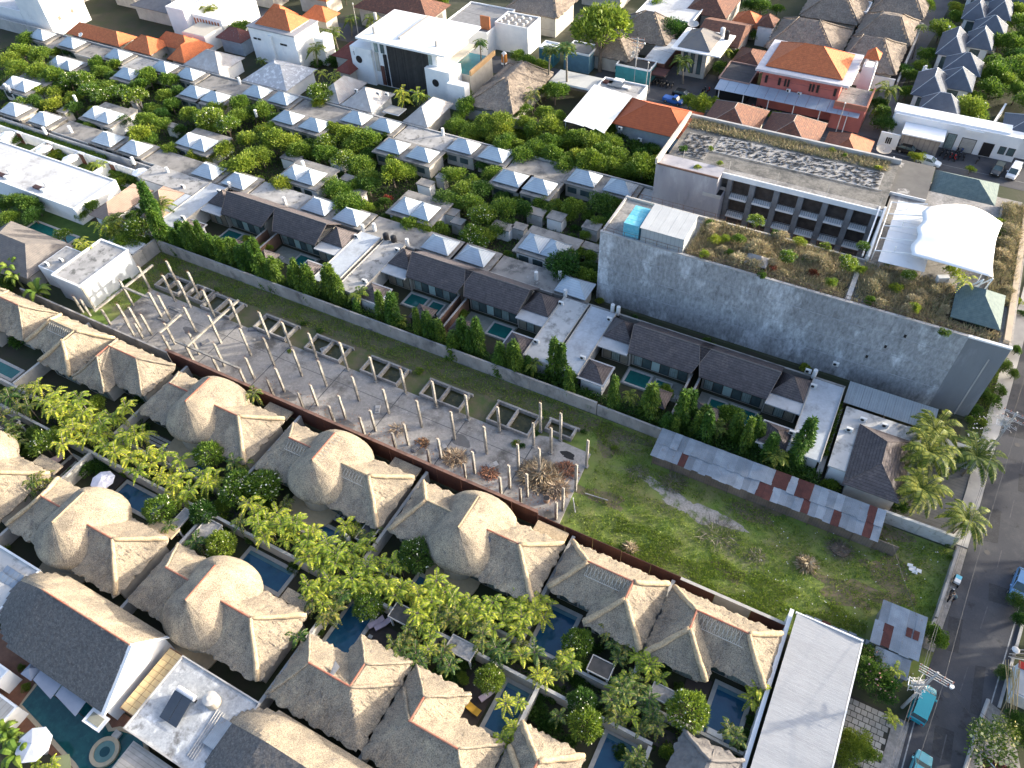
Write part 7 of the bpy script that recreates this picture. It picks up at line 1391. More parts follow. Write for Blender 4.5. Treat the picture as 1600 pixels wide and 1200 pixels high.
for i in range(40):
    if i<20: x,y=rg.uniform(-19,.6),rg.uniform(83,90.8)
    elif i<31: x,y=rg.uniform(2.8,13),rg.uniform(83,89.8)
    else: x,y=rg.uniform(17.6,19.6),rg.uniform(91,112)
    plant('dryshrub',x,y,rg.uniform(.45,1.05),z=12.7)
# scattered courtyard shrubs so that no garden floor is bare
rg=random.Random(31)
for i in range(55):
    x=rg.uniform(-178,-34); y=rg.choice([rg.uniform(82.6,85),rg.uniform(89.5,98),rg.uniform(89.5,98),rg.uniform(83,97.5)])
    if any(abs(x-a)<5.6 and b-3.4<y<b+5.2 for a,b in r2): continue
    plant(rg.choice(['round','dark','frangipani','darkbush','round','bush']),x,y,rg.uniform(.7,1.05))
for i in range(34): plant(rg.choice(['darkbush','bush','darkbush']),rg.uniform(-100,7),rg.choice([24.7,27.0,27.1,24.6]),rg.uniform(.6,.9))
for i in range(36):
    x=rg.uniform(-190,30); y=rg.uniform(146,225)
    if -52<x<-3 and y<210: continue
    if -4<x<16: continue
    if -110<x<-63 and y<172: continue
    plant(rg.choice(['round','dark','yellow','round']),x,y,rg.uniform(.9,1.5))
for i in range(24): plant(rg.choice(['round','dark','yellow']),rg.uniform(14,40),rg.uniform(152,215),rg.uniform(.9,1.4))
for i in range(18): plant(rg.choice(['round','dark','smallcoconut']),rg.uniform(-215,-120),rg.uniform(128,134) if i%2 else rg.uniform(147,160),rg.uniform(.9,1.3))
rg=random.Random(91)
for i in range(70):
    x=rg.uniform(-178,-34); y=rg.choice([75.0+7.4,83.0,97.3,97.6,103.6 if 0 else 96.8]); 
    if y>90 and not any(abs(x-a)<4 for a in r3): continue
    if y<85 and any(abs(x-a)<4.8 for a,b in r2): y=82.6
    plant(rg.choice(['bush','darkbush','bush']),x,y,rg.uniform(.9,1.5))
for i in range(45):
    x=rg.uniform(-77,-33); y=rg.uniform(110.5,120.5); plant(rg.choice(['bush','yellow','round','bush']),x,y,rg.uniform(.6,1.2))
# grass and dry growth: one mass each
def grass(name,region,n,m,lab,L=(.2,.45),Wd=(.05,.1),zb=0,seed=1,rz=None,cat='grass'):
    rg=rnp(seed); P=[]
    x0,x1,y0,y1=region[:4]; P=np.stack([rg.uniform(x0,x1,n),rg.uniform(y0,y1,n),np.full(n,zb)],1); keep=rg.random(n)<(.35+.65*(np.sin(P[:,0]*.7+2*np.sin(P[:,1]*.9))*np.sin(P[:,1]*.8+P[:,0]*.25)>-.25))
    if rz: keep&=rz(P[:,0],P[:,1])
    P=P[keep]; n=len(P); D=np.stack([rg.normal(size=n)*.7,rg.normal(size=n)*.7,np.ones(n)],1)
    o=mesh_obj(name,leafmesh(name,P,D,rg.uniform(*L,n),rg.uniform(*Wd,n),m,rg=rg)); tag(o,lab,cat,kind='stuff'); return o
inlot=lambda x,y:(~((x<-19.5)&(y<54.6)))&(~((y>56.0)&(x>-13.8)&(x<13.9)))&(~((x>15.2)&(y>43.6)&(y<49.2)))&(((x-sx)/6.9)**2+((y-sy)/1.3)**2>rnp(9).uniform(.6,1.3,len(x)))
grass('lot_grass',(-22,21.5,42.2,60.3),42000,Lgrass,'green grass and weeds covering the vacant lot',rz=inlot)
grass('lot_grass',(-14,15,42.2,47.5),14000,Lyel,'yellow-green weeds along the dark capped wall',L=(.15,.35),seed=4)
grass('strip_weeds',(-104,-20,56.9,60.4),16000,Lgrass,'weeds along the foot of the long grey wall',seed=3); grass('strip_weeds',(-104,-98.6,47,60),3500,Lgrass,'weeds at the left end of the abandoned site',seed=6)
grass('roadside_weeds',(21.2,23.8,74.8,118),7000,Lgrass,'weeds between the big concrete wall and the road',seed=8)
grass('dry_grass',(-19.8,1.2,82.4,91.2),34000,Ldry,'dry straw-coloured grass on the left terrace',L=(.4,1.1),Wd=(.05,.13),zb=12.65,seed=11)
grass('dry_grass',(2.4,19.4,82.4,91.0),22000,Ldry,'dry straw-coloured grass on the right terrace',L=(.4,1.1),Wd=(.05,.13),zb=12.65,seed=12,rz=lambda x,y:~((x>13.4)&(y>84)))
grass('dry_grass',(17.3,20.0,90,112.6),16000,Ldry,'dry golden grass in the long planter at the right edge of the roof',L=(.5,1.2),Wd=(.06,.14),zb=12.65,seed=13)
grass('dry_grass',(-30.5,1.0,113.4,116.2),9000,Ldry,'dry grass fringe along the back of the upper roof',L=(.4,.9),Wd=(.06,.12),zb=13.15,seed=14)
grass('ground_cover',(-200,-33,82.4,104),36000,Ldark,'low ground cover in the compound gardens',L=(.3,.6),Wd=(.15,.25),seed=15)
grass('ground_cover',(-80,-31.8,110.2,121.5),24000,Lmid,'tall weeds over the overgrown lot',L=(.4,1.0),Wd=(.15,.25),seed=16)if False else grass('ground_cover',(-78,-31.8,110.2,121.0),24000,Lmid,'tall weeds over the overgrown lot',L=(.4,1.0),Wd=(.15,.25),seed=16)
grass('ground_cover',(-110,7,24.3,27.4),9000,Ldark,'low leafy planting along the palm alley',L=(.3,.6),Wd=(.12,.2),seed=17)
# ================================================================ DEBRIS ON THE LOT
def pile(px,py,r,m,lab,n=500,h=.7,L=(.5,1.1),Wd=(.06,.14),name='debris_pile',cat='debris',z=.16,flat=False,base=None):
    x,y=W(px,py,z); o=thing(name,lab,cat,(x,y,z)); g=rnp(int(px+py)); a=g.uniform(0,6.283,n); q=g.random(n)**.6*r; P=np.stack([q*np.cos(a),q*.8*np.sin(a),h*(1-q/r)*g.uniform(.2,1,n)],1); D=np.stack([np.cos(a)+g.normal(size=n)*.8,np.sin(a)+g.normal(size=n)*.8,g.normal(size=n)*.35+.1],1)
    mesh_obj('dry_leaves' if n>250 else 'branches',leafmesh('heap',P,D,g.uniform(*L,n),g.uniform(*Wd,n),m,rg=g),o)
    if base:
        b=MB(); pts=[(r*.75*math.cos(i*.52)*(1+.15*math.sin(i*2)),r*.6*math.sin(i*.52)) for i in range(12)]; b.prism(pts,-.05,h*.25); mesh_obj('heap_base',raw('heap_base',b.v,b.f,base),o)
    return o
Lfrond=leafmat('dead_frond',[(.30,.22,.13),(.45,.35,.22),(.55,.45,.30),(.22,.15,.10)],hue=.01,trans=.15)
Ltwig=leafmat('grey_twig',[(.14,.115,.09),(.24,.205,.17),(.08,.065,.05)],hue=.01,trans=.05)
Lrub=leafmat('orange_rubble',[(.28,.12,.06),(.38,.2,.1),(.15,.08,.05)],hue=.01,trans=.05)
Mrub=mat('rubble_soil',(.16,.12,.09),(.10,.08,.065),sc=2,rough=1,bump=.8)
pile(845,745,2.6,Lfrond,'large heap of dead palm fronds on the slab corner by the grass',1500,1.1,(.6,1.4),(.08,.2),base=Mrub); pile(868,765,1.6,Lfrond,'smaller heap of dead fronds beside a pot, nearest the brown wall',600,.8,(.5,1.1),base=Mrub)
pile(885,735,1.5,Lrub,'orange-brown rubbish heap right of the big frond heap',500,.5,(.3,.7),base=Mrub); pile(710,715,1.5,Lfrond,'heap of dry fronds between columns left of the slab corner',500,.7,base=Mrub)
pile(764,739,1.3,Lrub,'orange rubble heap by the columns next to the brown wall',450,.4,(.2,.5),base=Mrub); pile(660,692,.9,Lrub,'small reddish heap on the middle of the slab',260,.35,(.2,.5),base=Mrub); pile(622,672,1.0,Lfrond,'thin scatter of dry leaves on the slab, left of centre',150,.2)
pile(996,740,1.2,Ltwig,'pinkish brush heap at the left part of the grass',220,.5,(.4,1.0),(.03,.06),z=0); pile(975,697,1.6,Ltwig,'scatter of grey branches below the leaning mossy wall',200,.3,(.6,1.4),(.03,.06),z=0); pile(1052,755,1.5,Ltwig,'brush heap above the pale sand patch',380,.7,(.5,1.1),(.03,.07),z=0)
pile(1122,838,2.2,Ltwig,'wide tangle of grey branches below the pale sand patch',420,.4,(.8,1.8),(.03,.06),z=0); pile(1312,860,1.4,Ltwig,'dark round brush heap right of the pale stump',520,.9,(.4,.9),(.03,.06),z=0,base=Mrub); pile(1260,882,1.0,Lfrond,'pale torn stump with splinters in the grass',300,1.0,(.5,1.0),(.1,.22),name='tree_stump',cat='stump',z=0,base=Mtrunk)
pile(985,857,.6,Lfrond,'small straw tuft by the dark capped wall',260,.9,(.4,.8),z=0); pile(1182,868,1.0,Ltwig,'small heap of cut branches in the middle of the grass',200,.5,(.3,.8),(.03,.06),z=0)
pile(1145,803,1.2,Ltwig,'thin twigs at the far edge of the sand patch',120,.25,(.4,.9),(.03,.05),z=0)
x,y=W(854,783,.16); o=thing('clay_pot','beige clay pot by the smaller frond heap','pot',(x,y,.16)); MB().cyl(x,y,.16,.9,.36,.45,14).obj('pot_body',mat('clay',(.42,.30,.22)),o); MB().cyl(x,y,.9,.93,.4,.4,14).obj('pot_opening',Mdark,o)
for (px,py,l,a,lab) in [(932,777,3.0,.1,'pale log lying in the grass right of the slab'),(897,790,2.2,-1.0,'thin stick leaning in the grass by the slab corner'),(872,742,2.6,.9,'long branch lying across the big frond heap')]:
    x,y=W(px,py,.1); o=thing('log',lab,'log',(x,y,.2),rz=a); q=MB().tube([(-l/2,0,0),(l/2,0,.05)],.07,6); mesh_obj('trunk_piece',raw('trunk_piece',q.v,q.f,Mconcl),o)
rg=random.Random(61)
for i,(px,py) in enumerate([(583,511),(186,510),(262,530),(508,545),(735,708),(590,640),(650,700),(690,700),(320,535),(770,727),(395,515)]):
    x,y=W(px,py,.2); o=thing('loose_slab',None,'rubble',(x,y,.16),'loose concrete pieces on the abandoned slab',rz=rg.uniform(0,3)); 
    q=MB().box(-.7,.7,-.35,.35,0,.14); mesh_obj('plate',raw('plate',q.v,q.f,Mconcl if i%2 else Mtarp),o); q=MB().box(-.5,.2,-.2,.3,.14,.22); mesh_obj('plate',raw('plate',q.v,q.f,Mconc),o); place_label(o,'loose concrete piece')
def litter(name,lab,x0,x1,y0,y1,n,m,z,s=(.06,.2),seed=1):
    g=rnp(seed); P=np.stack([g.uniform(x0,x1,n),g.uniform(y0,y1,n),np.full(n,z)],1); D=g.normal(size=(n,3)); D[:,2]*=.15; o=mesh_obj(name,leafmesh(name,P,D,g.uniform(*s,n),g.uniform(s[0],s[1]*.7,n),m,up=np.tile([0,0,1.],(n,1)),rg=g)); tag(o,lab,'litter',kind='stuff')
litter('litter','pale crumbs and litter scattered over the abandoned slab',-98,-21,43,52.4,700,Mconcl,.19,seed=1); litter('litter','white litter scattered on the grass near the road',2,21,43.5,60,110,Mwplast,.12,(.08,.22),seed=2); litter('litter','white litter in the weeds beside the big wall',21.3,23.4,75,84,40,Mwplast,.3,(.15,.35),seed=3)
litter('fallen_leaves','brown leaf scraps on the slab by the brown wall',-70,-21,42.9,46,500,Lrub,.19,(.1,.25),seed=4)
x,y=W(1428,890,.1); o=thing('plastic_sheet','crumpled white plastic sheet in the grass by the roadside wall','rubbish',(x,y,.05)); pile_=MB(); rg=random.Random(3)
for i in range(6): a=x+rg.uniform(-.5,.5); b=y+rg.uniform(-.4,.4); pile_.slab([(a-.3,b-.2,.1+.05*i),(a+.3,b-.15,.15),(a+.25,b+.25,.3),(a-.3,b+.2,.12+.04*i)],.02)
pile_.obj('crumpled_fold',Mwplast,o)
wall('roadside_wall','low broken grey wall between the vacant lot and the pavement, upper part',21.2,50.5,22.2,60.5,1.1,.2,Mlot,2.2); wall('roadside_wall','low broken grey wall between the vacant lot and the pavement beside the tin shed',20.4,47.0,21.2,50.4,.9,.2,Mlot,1.6)
# ================================================================ VEHICLES AND PEOPLE
Mtyre=mat('tyre',(.018,.018,.018),rough=.8,bump=0); Mrim=mat('rim',(.4,.4,.41),rough=.35,metal=.6,bump=0); Mlamp=mat('lamp_glass',(.7,.72,.72),rough=.1,bump=0); Mtail=mat('tail_lamp',(.4,.02,.02),rough=.2,bump=0)
def paint(n,c): return mat('car_'+n,c,c,rough=.25,bump=0,spec=.6)
def car(x,y,ang,m,lab,kind='hatch',L=4.0,Wd=1.7,Hc=1.5,z=0,grp=None,roofm=None):
    o=thing('van' if kind=='van' else 'car',lab,'van' if kind=='van' else 'car',(x,y,z),grp,rz=ang)
    def add(name,mb,mm,par=o,sm=False): return mesh_obj(name,raw(name,mb.v,mb.f,mm,mb.m,sm),par)
    h=L/2; w=Wd/2
    if kind=='van': prof=[(-h,.45,.95,.93),(-h+.1,.3,1.05,.97),(-h*.5,.25,1.05,1),(h*.45,.25,1.05,1),(h*.8,.28,.98,.97),(h-.06,.38,.85,.86),(h,.5,.7,.78)]
    else: prof=[(-h,.5,.85,.82),(-h+.12,.32,.98,.93),(-h*.45,.22,.98,1),(h*.2,.22,.95,1),(h*.55,.25,.9,.97),(h-.15,.34,.76,.86),(h,.45,.62,.72)]
    mb=MB(); vs=[];
    for X,z0,z1,k in prof: vs+=[(X,-w*k*.92,z0),(X,-w*k,lerp(z0,z1,.45)),(X,-w*k*.93,z1),(X,-w*k*.5,z1+.05),(X,w*k*.5,z1+.05),(X,w*k*.93,z1),(X,w*k,lerp(z0,z1,.45)),(X,w*k*.92,z0)]
    n=8; fs=[tuple(range(n))[::-1],tuple(range((len(prof)-1)*n,len(prof)*n))]
    for i in range(len(prof)-1):
        for j in range(n): fs.append((i*n+j,i*n+(j+1)%n,(i+1)*n+(j+1)%n,(i+1)*n+j))
    mb.add(vs,[f[::-1] for f in fs]); add('body',mb,m)
    if kind=='van': cab=[(-h+.08,.95,.86),(-h+.22,Hc-.06,.78),(h*.35,Hc-.03,.78),(h*.72,1.0,.84)]
    elif kind=='pickup': cab=[(-.1,.95,.86),(.1,Hc-.05,.76),(h*.35,Hc-.05,.76),(h*.6,.92,.84)]
    else: cab=[(-h+.15,.97,.86),(-h*.62,Hc-.05,.74),(h*.12,Hc-.04,.76),(h*.52,.93,.86)]
    (xa,za,ka),(xb,zb,kb),(xc,zc,kc),(xd,zd,kd)=cab; g=MB()
    g.add([(xa,-w*ka,za-.02),(xd,-w*kd,zd-.02),(xd,w*kd,zd-.02),(xa,w*ka,za-.02),(xb,-w*kb,zb),(xc,-w*kc,zc),(xc,w*kc,zc),(xb,w*kb,zb)],[(0,1,5,4),(1,2,6,5),(2,3,7,6),(3,0,4,7),(4,5,6,7)]); add('windows',g,Mglass)
    r=MB(); r.slab([(xb-.06,-w*kb,zb+.05),(xc+.06,-w*kc,zc+.05),(xc+.06,w*kc,zc+.05),(xb-.06,w*kb,zb+.05)],.06); rf=add('roof_panel',r,roofm or m)
    for sy in(-1,1):
        q=MB(); q.tube([(xb,sy*w*kb*1.0,zb+.01),(xa,sy*w*ka,za)],.035,4); q.tube([(xc,sy*w*kc,zc+.01),(xd,sy*w*kd,zd)],.035,4); q.tube([((xb+xc)/2,sy*w*kb*1.01,zb),((xb+xc)/2,sy*w*ka*1.01,.95)],.04,4); add('pillar',q,m)
        for X in(-h*.62,h*.64):
            wq=MB(); wq.tube([(0,-.1,0),(0,.1,0)],.31,16); t=mesh_obj('wheel',raw('wheel',wq.v,wq.f,Mtyre),o); t.location=(X,sy*(w-.1),.31); rq=MB(); rq.tube([(0,-.11,0),(0,.11,0)],.18,12); mesh_obj('rim',raw('rim',rq.v,rq.f,Mrim),t)
        q=MB().box(h-.28,h-.02,sy*w*.45,sy*w*.76,.58,.70); add('headlight',q,Mlamp); q=MB().box(-h-.02,-h+.05,sy*w*.5,sy*w*.78,.62,.82); add('tail_light',q,Mtail)
        q=MB().box(h*.36,h*.46,sy*w,sy*(w+.17),.95,1.08); add('mirror',q,m)
    q=MB().box(h-.05,h+.04,-w*.6,w*.6,.35,.5); add('bumper',q,Mblack)
    if kind=='van':
        for k in range(6): q=MB().box(xb+.15,xc-.1,-w*.6+k*w*.24-.02,-w*.6+k*w*.24+.02,zb+.05,zb+.075); add('roof_rib',q,m)
    return o
RA=math.atan2(20,3.0)
car(22.15,33.9,RA,paint('turquoise',(.10,.38,.42)),'pale turquoise car entering at the bottom of the road',L=4.2)
x,y=W(1446,1095,1.5); car(x,y,RA,paint('teal',(.02,.28,.33)),'teal minivan with ribbed roof under the tangled utility pole','van',L=4.2,Hc=1.85)
x,y=W(1597,912,1.0); car(x,y,RA+math.pi,paint('sky_blue',(.12,.28,.50)),'sky-blue taxi car cut by the right edge of the photo',L=4.3)
x,y=W(1421,233,.8); car(x,y,-.15,paint('black',(.015,.015,.017)),'black saloon car parked behind the taupe screen wall','hatch',L=4.4)
x,y=W(1452,251,.8); car(x,y,-.15,paint('silver_blue',(.45,.52,.6)),'silver-blue car half hidden behind the derelict rear roof',L=4.2)
x,y=W(1560,263,.8); car(x,y,-1.75,paint('charcoal',(.03,.033,.036)),'charcoal car parked nose-out before the white street block',L=4.2,roofm=mat('olive_roof',(.10,.12,.11)))
x,y=W(1585,266,1.0); car(x,y,-1.75,paint('white',(.7,.71,.72)),'white minivan parked at the right end of the white street block','van',L=4.4,Hc=1.8)
x,y=W(1067,146,.8); car(x,y,-.1,paint('black',(.015,.015,.017)),'black car in the shade under the cream corner house',L=4.4)
x,y=W(1052,156,.6); car(x,y,-.1,paint('royal_blue',(.03,.12,.42)),'royal-blue pickup just visible above the orange roof','pickup',L=4.4)
x,y=W(1430,38,.8); car(x,y,1.45,paint('white',(.7,.71,.72)),'white car parked on the lane beside the thatched estate','van',L=4.2,Hc=1.7)
bikeP=None
def bike(x,y,a,m,lab=None,z=0):
    o=thing('motorbike',lab,'motorbike',(x,y,z),'parked motorbikes',rz=a)
    def add(name,mb,mm): return mesh_obj(name,raw(name,mb.v,mb.f,mm),o)
    for X in(-.6,.6): q=MB().tube([(X,-.05,.28),(X,.05,.28)],.28,14); add('wheel',q,Mtyre)
    add('body',MB().tube([(-.75,0,.62),(-.4,0,.6),(-.05,0,.45),(.3,0,.55),(.5,0,.75)],[.07,.15,.13,.11,.1],8),m); add('seat',MB().tube([(-.7,0,.8),(-.3,0,.78),(0,0,.74)],[.08,.13,.1],8),Mblack)
    q=MB().tube([(.6,0,.28),(.45,0,.95)],.035,6); q.tube([(.42,-.33,1.0),(.45,0,.97),(.42,.33,1.0)],.022,5); add('handlebar',q,Mframe); add('headlight',MB().cyl(.56,0,.78,.92,.08,.08,8),Mlamp); add('front_shield',MB().box(.42,.48,-.17,.17,.4,.9),m); return o
pb=[paint('black',(.015,.015,.017)),paint('white',(.7,.71,.72)),paint('bike_red',(.35,.03,.03)),paint('bike_blue',(.04,.09,.25))]
k=0
for px,py,n,dx in [(1472,238,6,.75),(1478,243,3,.8),(968,106,1,0),(983,116,2,.8),(1022,128,6,.8),(1168,167,5,.8),(1240,167,3,.9),(1100,140,2,.9),(1528,250,1,0),(1495,236,2,.8)]:
    x,y=W(px,py,.5)
    for i in range(n): o=bike(x+i*dx,y+.2*(i%2),1.35+.15*(i%3),pb[(k*3+i)%4 if i%3 else 0]); place_label(o,'parked motorbike'); k+=1
x,y=W(1485,930,.4); bike(x,y,RA,pb[0],'black motorbike beside a stooping person on the edge of the road')
Mskin=mat('skin',(.30,.17,.11),rough=.6,bump=0); Mhair=mat('hair',(.015,.012,.01),rough=.6,bump=0)
def person(x,y,rz,lab,joints,shirt,trou,z=0,extra=None):
    """joints: dict of joint positions; body grown with a skin modifier; head with face parts as children"""
    o=thing('person',lab,'person',(x,y,z),rz=rz); J=joints
    names=['pelvis','belly','chest','neck','lsh','lel','lha','rsh','rel','rha','lhip','lkn','lan','lto','rhip','rkn','ran','rto','head']
    rad={'pelvis':.14,'belly':.13,'chest':.15,'neck':.055,'lsh':.065,'rsh':.065,'lel':.045,'rel':.045,'lha':.032,'rha':.032,'lhip':.09,'rhip':.09,'lkn':.062,'rkn':.062,'lan':.042,'ran':.042,'lto':.035,'rto':.035,'head':.06}
    ed=[('pelvis','belly'),('belly','chest'),('chest','neck'),('neck','head'),('chest','lsh'),('lsh','lel'),('lel','lha'),('chest','rsh'),('rsh','rel'),('rel','rha'),('pelvis','lhip'),('lhip','lkn'),('lkn','lan'),('lan','lto'),('pelvis','rhip'),('rhip','rkn'),('rkn','ran'),('ran','rto')]
    me=bpy.data.meshes.new('body'); me.from_pydata([J[n] for n in names],[(names.index(a),names.index(b)) for a,b in ed],[])
    b=mesh_obj('body',me,o); b.modifiers.new('skin','SKIN').use_smooth_shade=True
    for i,n in enumerate(names): me.skin_vertices[0].data[i].radius=(rad[n],rad[n]*(.8 if n in('chest','belly','pelvis') else 1)); 
    me.skin_vertices[0].data[0].use_root=True
    s=b.modifiers.new('sub','SUBSURF'); s.levels=1; s.render_levels=2; me.materials.append(Mskin)
    def tubep(nm,pts,r,m): q=MB().tube(pts,r,10); return mesh_obj(nm,raw(nm,q.v,q.f,m,None,True),o)
    tubep('shirt',[J['pelvis'],J['belly'],J['chest'],tuple(lerp(a,c,.35) for a,c in zip(J['chest'],J['neck']))],[.17,.165,.19,.11],shirt)
    for s_ in 'lr': tubep('sleeve',[J['chest'],J[s_+'sh'],tuple(lerp(a,c,.7) for a,c in zip(J[s_+'sh'],J[s_+'el']))],[.09,.085,.06],shirt); tubep('trouser_leg',[J['pelvis'],J[s_+'hip'],J[s_+'kn'],J[s_+'an']],[.12,.11,.085,.06],trou); tubep('shoe',[J[s_+'an'],J[s_+'to']],[.055,.05],Mblack)
    for s_ in 'lr':
        h=Vector(J[s_+'ha']); d=(h-Vector(J[s_+'el'])).normalized()
        for f in range(5):
            off=Vector((.012*(f-2),.02*(f-2),0)); l=.075 if f else .05; tubep('finger',[h+off*.5,h+off+d*l*.6,h+off*1.2+d*l+Vector((0,0,-.012))],[.011,.010,.008],Mskin)
    hd=Vector(J['head']); q=MB()
    for i in range(9):
        pass
    v=[];f=[];N_,K=10,7
    for a in range(K+1):
        ph=math.pi*a/K
        for c in range(N_): th=2*math.pi*c/N_; v.append((hd.x+.088*math.sin(ph)*math.cos(th),hd.y+.078*math.sin(ph)*math.sin(th),hd.z+.06+.115*math.cos(ph)))
    for a in range(K):
        for c in range(N_): f.append((a*N_+c,(a+1)*N_+c,(a+1)*N_+(c+1)%N_,a*N_+(c+1)%N_))
    H=mesh_obj('head',raw('head',v,f,Mskin,None,True),o)
    hv=[(hd.x-.02+(p[0]-hd.x)*1.12,hd.y+(p[1]-hd.y)*1.13,hd.z+.06+(p[2]-hd.z-.06)*1.12) for p in v if p[2]>hd.z+.05]; nf=len(hv)//N_
    hf=[(a*N_+c,(a+1)*N_+c,(a+1)*N_+(c+1)%N_,a*N_+(c+1)%N_) for a in range(nf-1) for c in range(N_)]; mesh_obj('hair',raw('hair',hv,hf,Mhair,None,True),H)
    mesh_obj('nose',raw('nose',*(lambda m:(m.v,m.f))(MB().box(hd.x+.08,hd.x+.105,-.012+hd.y,hd.y+.012,hd.z+.035,hd.z+.07)),Mskin),H)
    for sy in(-1,1):
        mesh_obj('eye',raw('eye',*(lambda m:(m.v,m.f))(MB().box(hd.x+.078,hd.x+.086,hd.y+sy*.03-.008,hd.y+sy*.03+.008,hd.z+.068,hd.z+.078)),Mhair),H); mesh_obj('ear',raw('ear',*(lambda m:(m.v,m.f))(MB().box(hd.x-.01,hd.x+.02,hd.y+sy*.078,hd.y+sy*.092,hd.z+.03,hd.z+.08)),Mskin),H)
    mesh_obj('mouth',raw('mouth',*(lambda m:(m.v,m.f))(MB().box(hd.x+.074,hd.x+.082,hd.y-.02,hd.y+.02,hd.z+.008,hd.z+.014)),Mtail),H)
    return o
stand={'pelvis':(0,0,.92),'belly':(0,0,1.08),'chest':(0,0,1.3),'neck':(.01,0,1.46),'head':(.02,0,1.52),'lsh':(0,.19,1.38),'lel':(.02,.24,1.1),'lha':(.15,.22,.88),'rsh':(0,-.19,1.38),'rel':(-.03,-.25,1.1),'rha':(.08,-.26,.86),'lhip':(0,.1,.86),'lkn':(.12,.1,.48),'lan':(.02,.1,.08),'lto':(.18,.11,.04),'rhip':(0,-.1,.86),'rkn':(.02,-.1,.47),'ran':(-.18,-.1,.1),'rto':(-.03,-.11,.04)}
x,y=W(962,108,.9); person(x,y,-2.2,'woman in dark top and long white skirt walking on the shaded street',stand,mat('dark_top',(.03,.03,.035)),mat('white_cloth',(.75,.74,.72)))
bend=dict(stand); bend.update({'chest':(.28,0,1.2),'belly':(.1,0,1.07),'neck':(.40,0,1.28),'head':(.46,0,1.30),'lsh':(.3,.19,1.24),'lel':(.45,.24,1.0),'lha':(.6,.18,.85),'rsh':(.3,-.19,1.24),'rel':(.46,-.22,1.0),'rha':(.6,-.15,.85),'rkn':(.05,-.12,.47),'ran':(-.02,-.14,.08),'rto':(.14,-.14,.04),'lkn':(.1,.14,.48)})
x,y=W(1494,934,.9); person(x,y,RA+1.4,'person in grey-green shirt and dark trousers stooping over the black motorbike',bend,mat('grey_green_shirt',(.12,.17,.19)),mat('dark_trousers',(.03,.03,.04)))
x,y=W(1497,905,.8); o=thing('vendor_cart','small roadside cart with light-blue and white boxes','cart',(x,y,0),rz=RA); 
for nm,b,m in(('tray',(-.6,.6,-.35,.35,.5,.6),Mframe),('box',(-.55,-.05,-.3,.3,.6,.95),Mwplast),('box',(0,.5,-.3,.3,.6,.9),MATS['faded_blue']),('bag',(.5,.75,-.2,.2,.3,.6),mat('straw_bag',(.5,.36,.18)))): q=MB().box(*b); mesh_obj(nm,raw(nm,q.v,q.f,m),o)
for a in(-.4,.4): q=MB().tube([(a,-.37,.25),(a,-.3,.25)],.25,12); q.tube([(a,.3,.25),(a,.37,.25)],.25,12); mesh_obj('wheel',raw('wheel',q.v,q.f,Mtyre),o)
# ================================================================ POLES AND WIRES
def upole(x,y,h,lab,tangle=True,arms=((9.0,1.5),(8.2,1.3)),ang=.3):
    o=thing('utility_pole',lab,'utility pole',(x,y,0)); MB().tube([(x,y,0),(x,y,h)],[.17,.11],10).obj('post',Mconcl,o); c,s=math.cos(ang),math.sin(ang)
    for z,l in arms:
        for off in(-.12,.12): q=MB(); q.tube([(x-l*c-off*s,y-l*s+off*c,z),(x+l*c-off*s,y+l*s+off*c,z)],.05,4); q.obj('crossarm',mat('pale_steel',(.5,.5,.48)),o)
        for t in(-.95,-.45,.45,.95): a=MB(); a.cyl(x+l*t*c,y+l*t*s,z+.05,z+.35,.06,.04,6); a.obj('insulator',mat('insulator',(.4,.2,.16)),o)
    if tangle:
        rg=random.Random(int(x*10)); q=MB()
        for i in range(60):
            a=Vector((x-.5+rg.gauss(0,.35),y-.3+rg.gauss(0,.3),6.3+rg.gauss(0,.45))); b=a+Vector((rg.gauss(0,.4),rg.gauss(0,.4),rg.gauss(0,.3))); q.tube([a,(a+b)/2+Vector((rg.gauss(0,.2),rg.gauss(0,.2),0)),b],.03,3)
        q.obj('cable_tangle',mat('pale_cable',(.6,.58,.54)),o)['kind']='stuff'
        MB().cyl(x-.6,y-.2,5.7,6.6,.28,.28,10).obj('transformer',Mconcl,o); q=MB()
        for a in((-1.2,-.3),(-1.2,.6),(.3,-.3)): q.tube([(x+a[0],y+a[1],5.4),(x,y,5.6)],.04,4)
        q.tube([(x-1.2,y-.3,5.4),(x-1.2,y+.6,5.4)],.04,4); q.obj('bracket',Mwhite,o)
        MB().cyl(x+arms[1][1]*c+.3,y+arms[1][1]*s,arms[1][0],arms[1][0]+.25,.2,.2,10).obj('street_lamp',Mlamp,o)
    return o
upole(19.9,39.7,9.4,'concrete utility pole with white cable tangle over the teal minivan',ang=-.15)
upole(24.0,77.2,8.0,'utility pole with cross-arms beside the road near the coconut palms',arms=((7.6,1.4),(6.6,1.2)),ang=-.2)
x,y=W(991,128,0); upole(x,y,9.5,'street pole with three cross-arms left of the cream corner house',arms=((9.2,1.4),(8.4,1.2),(7.5,1.0)),ang=.1)
for i,(px,py,hh) in enumerate([(1008,145,6.5),(1013,146,5.5),(1303,215,7),(788,130,6),(561,60,8)]):
    x,y=W(px,py,0); o=thing('lamp_post','thin bare pole, %s'%['left one of two above the orange roof','right one of two above the orange roof','in front of the red house awning','beside the orange tank','between the palms of the guesthouse'][i],'pole',(x,y,0)); MB().tube([(x,y,0),(x+.1,y,hh)],[.1,.06],8).obj('post',Mconcl,o); MB().cyl(x+.1,y,hh,hh+.25,.16,.12,8).obj('cap',Mwplast,o)
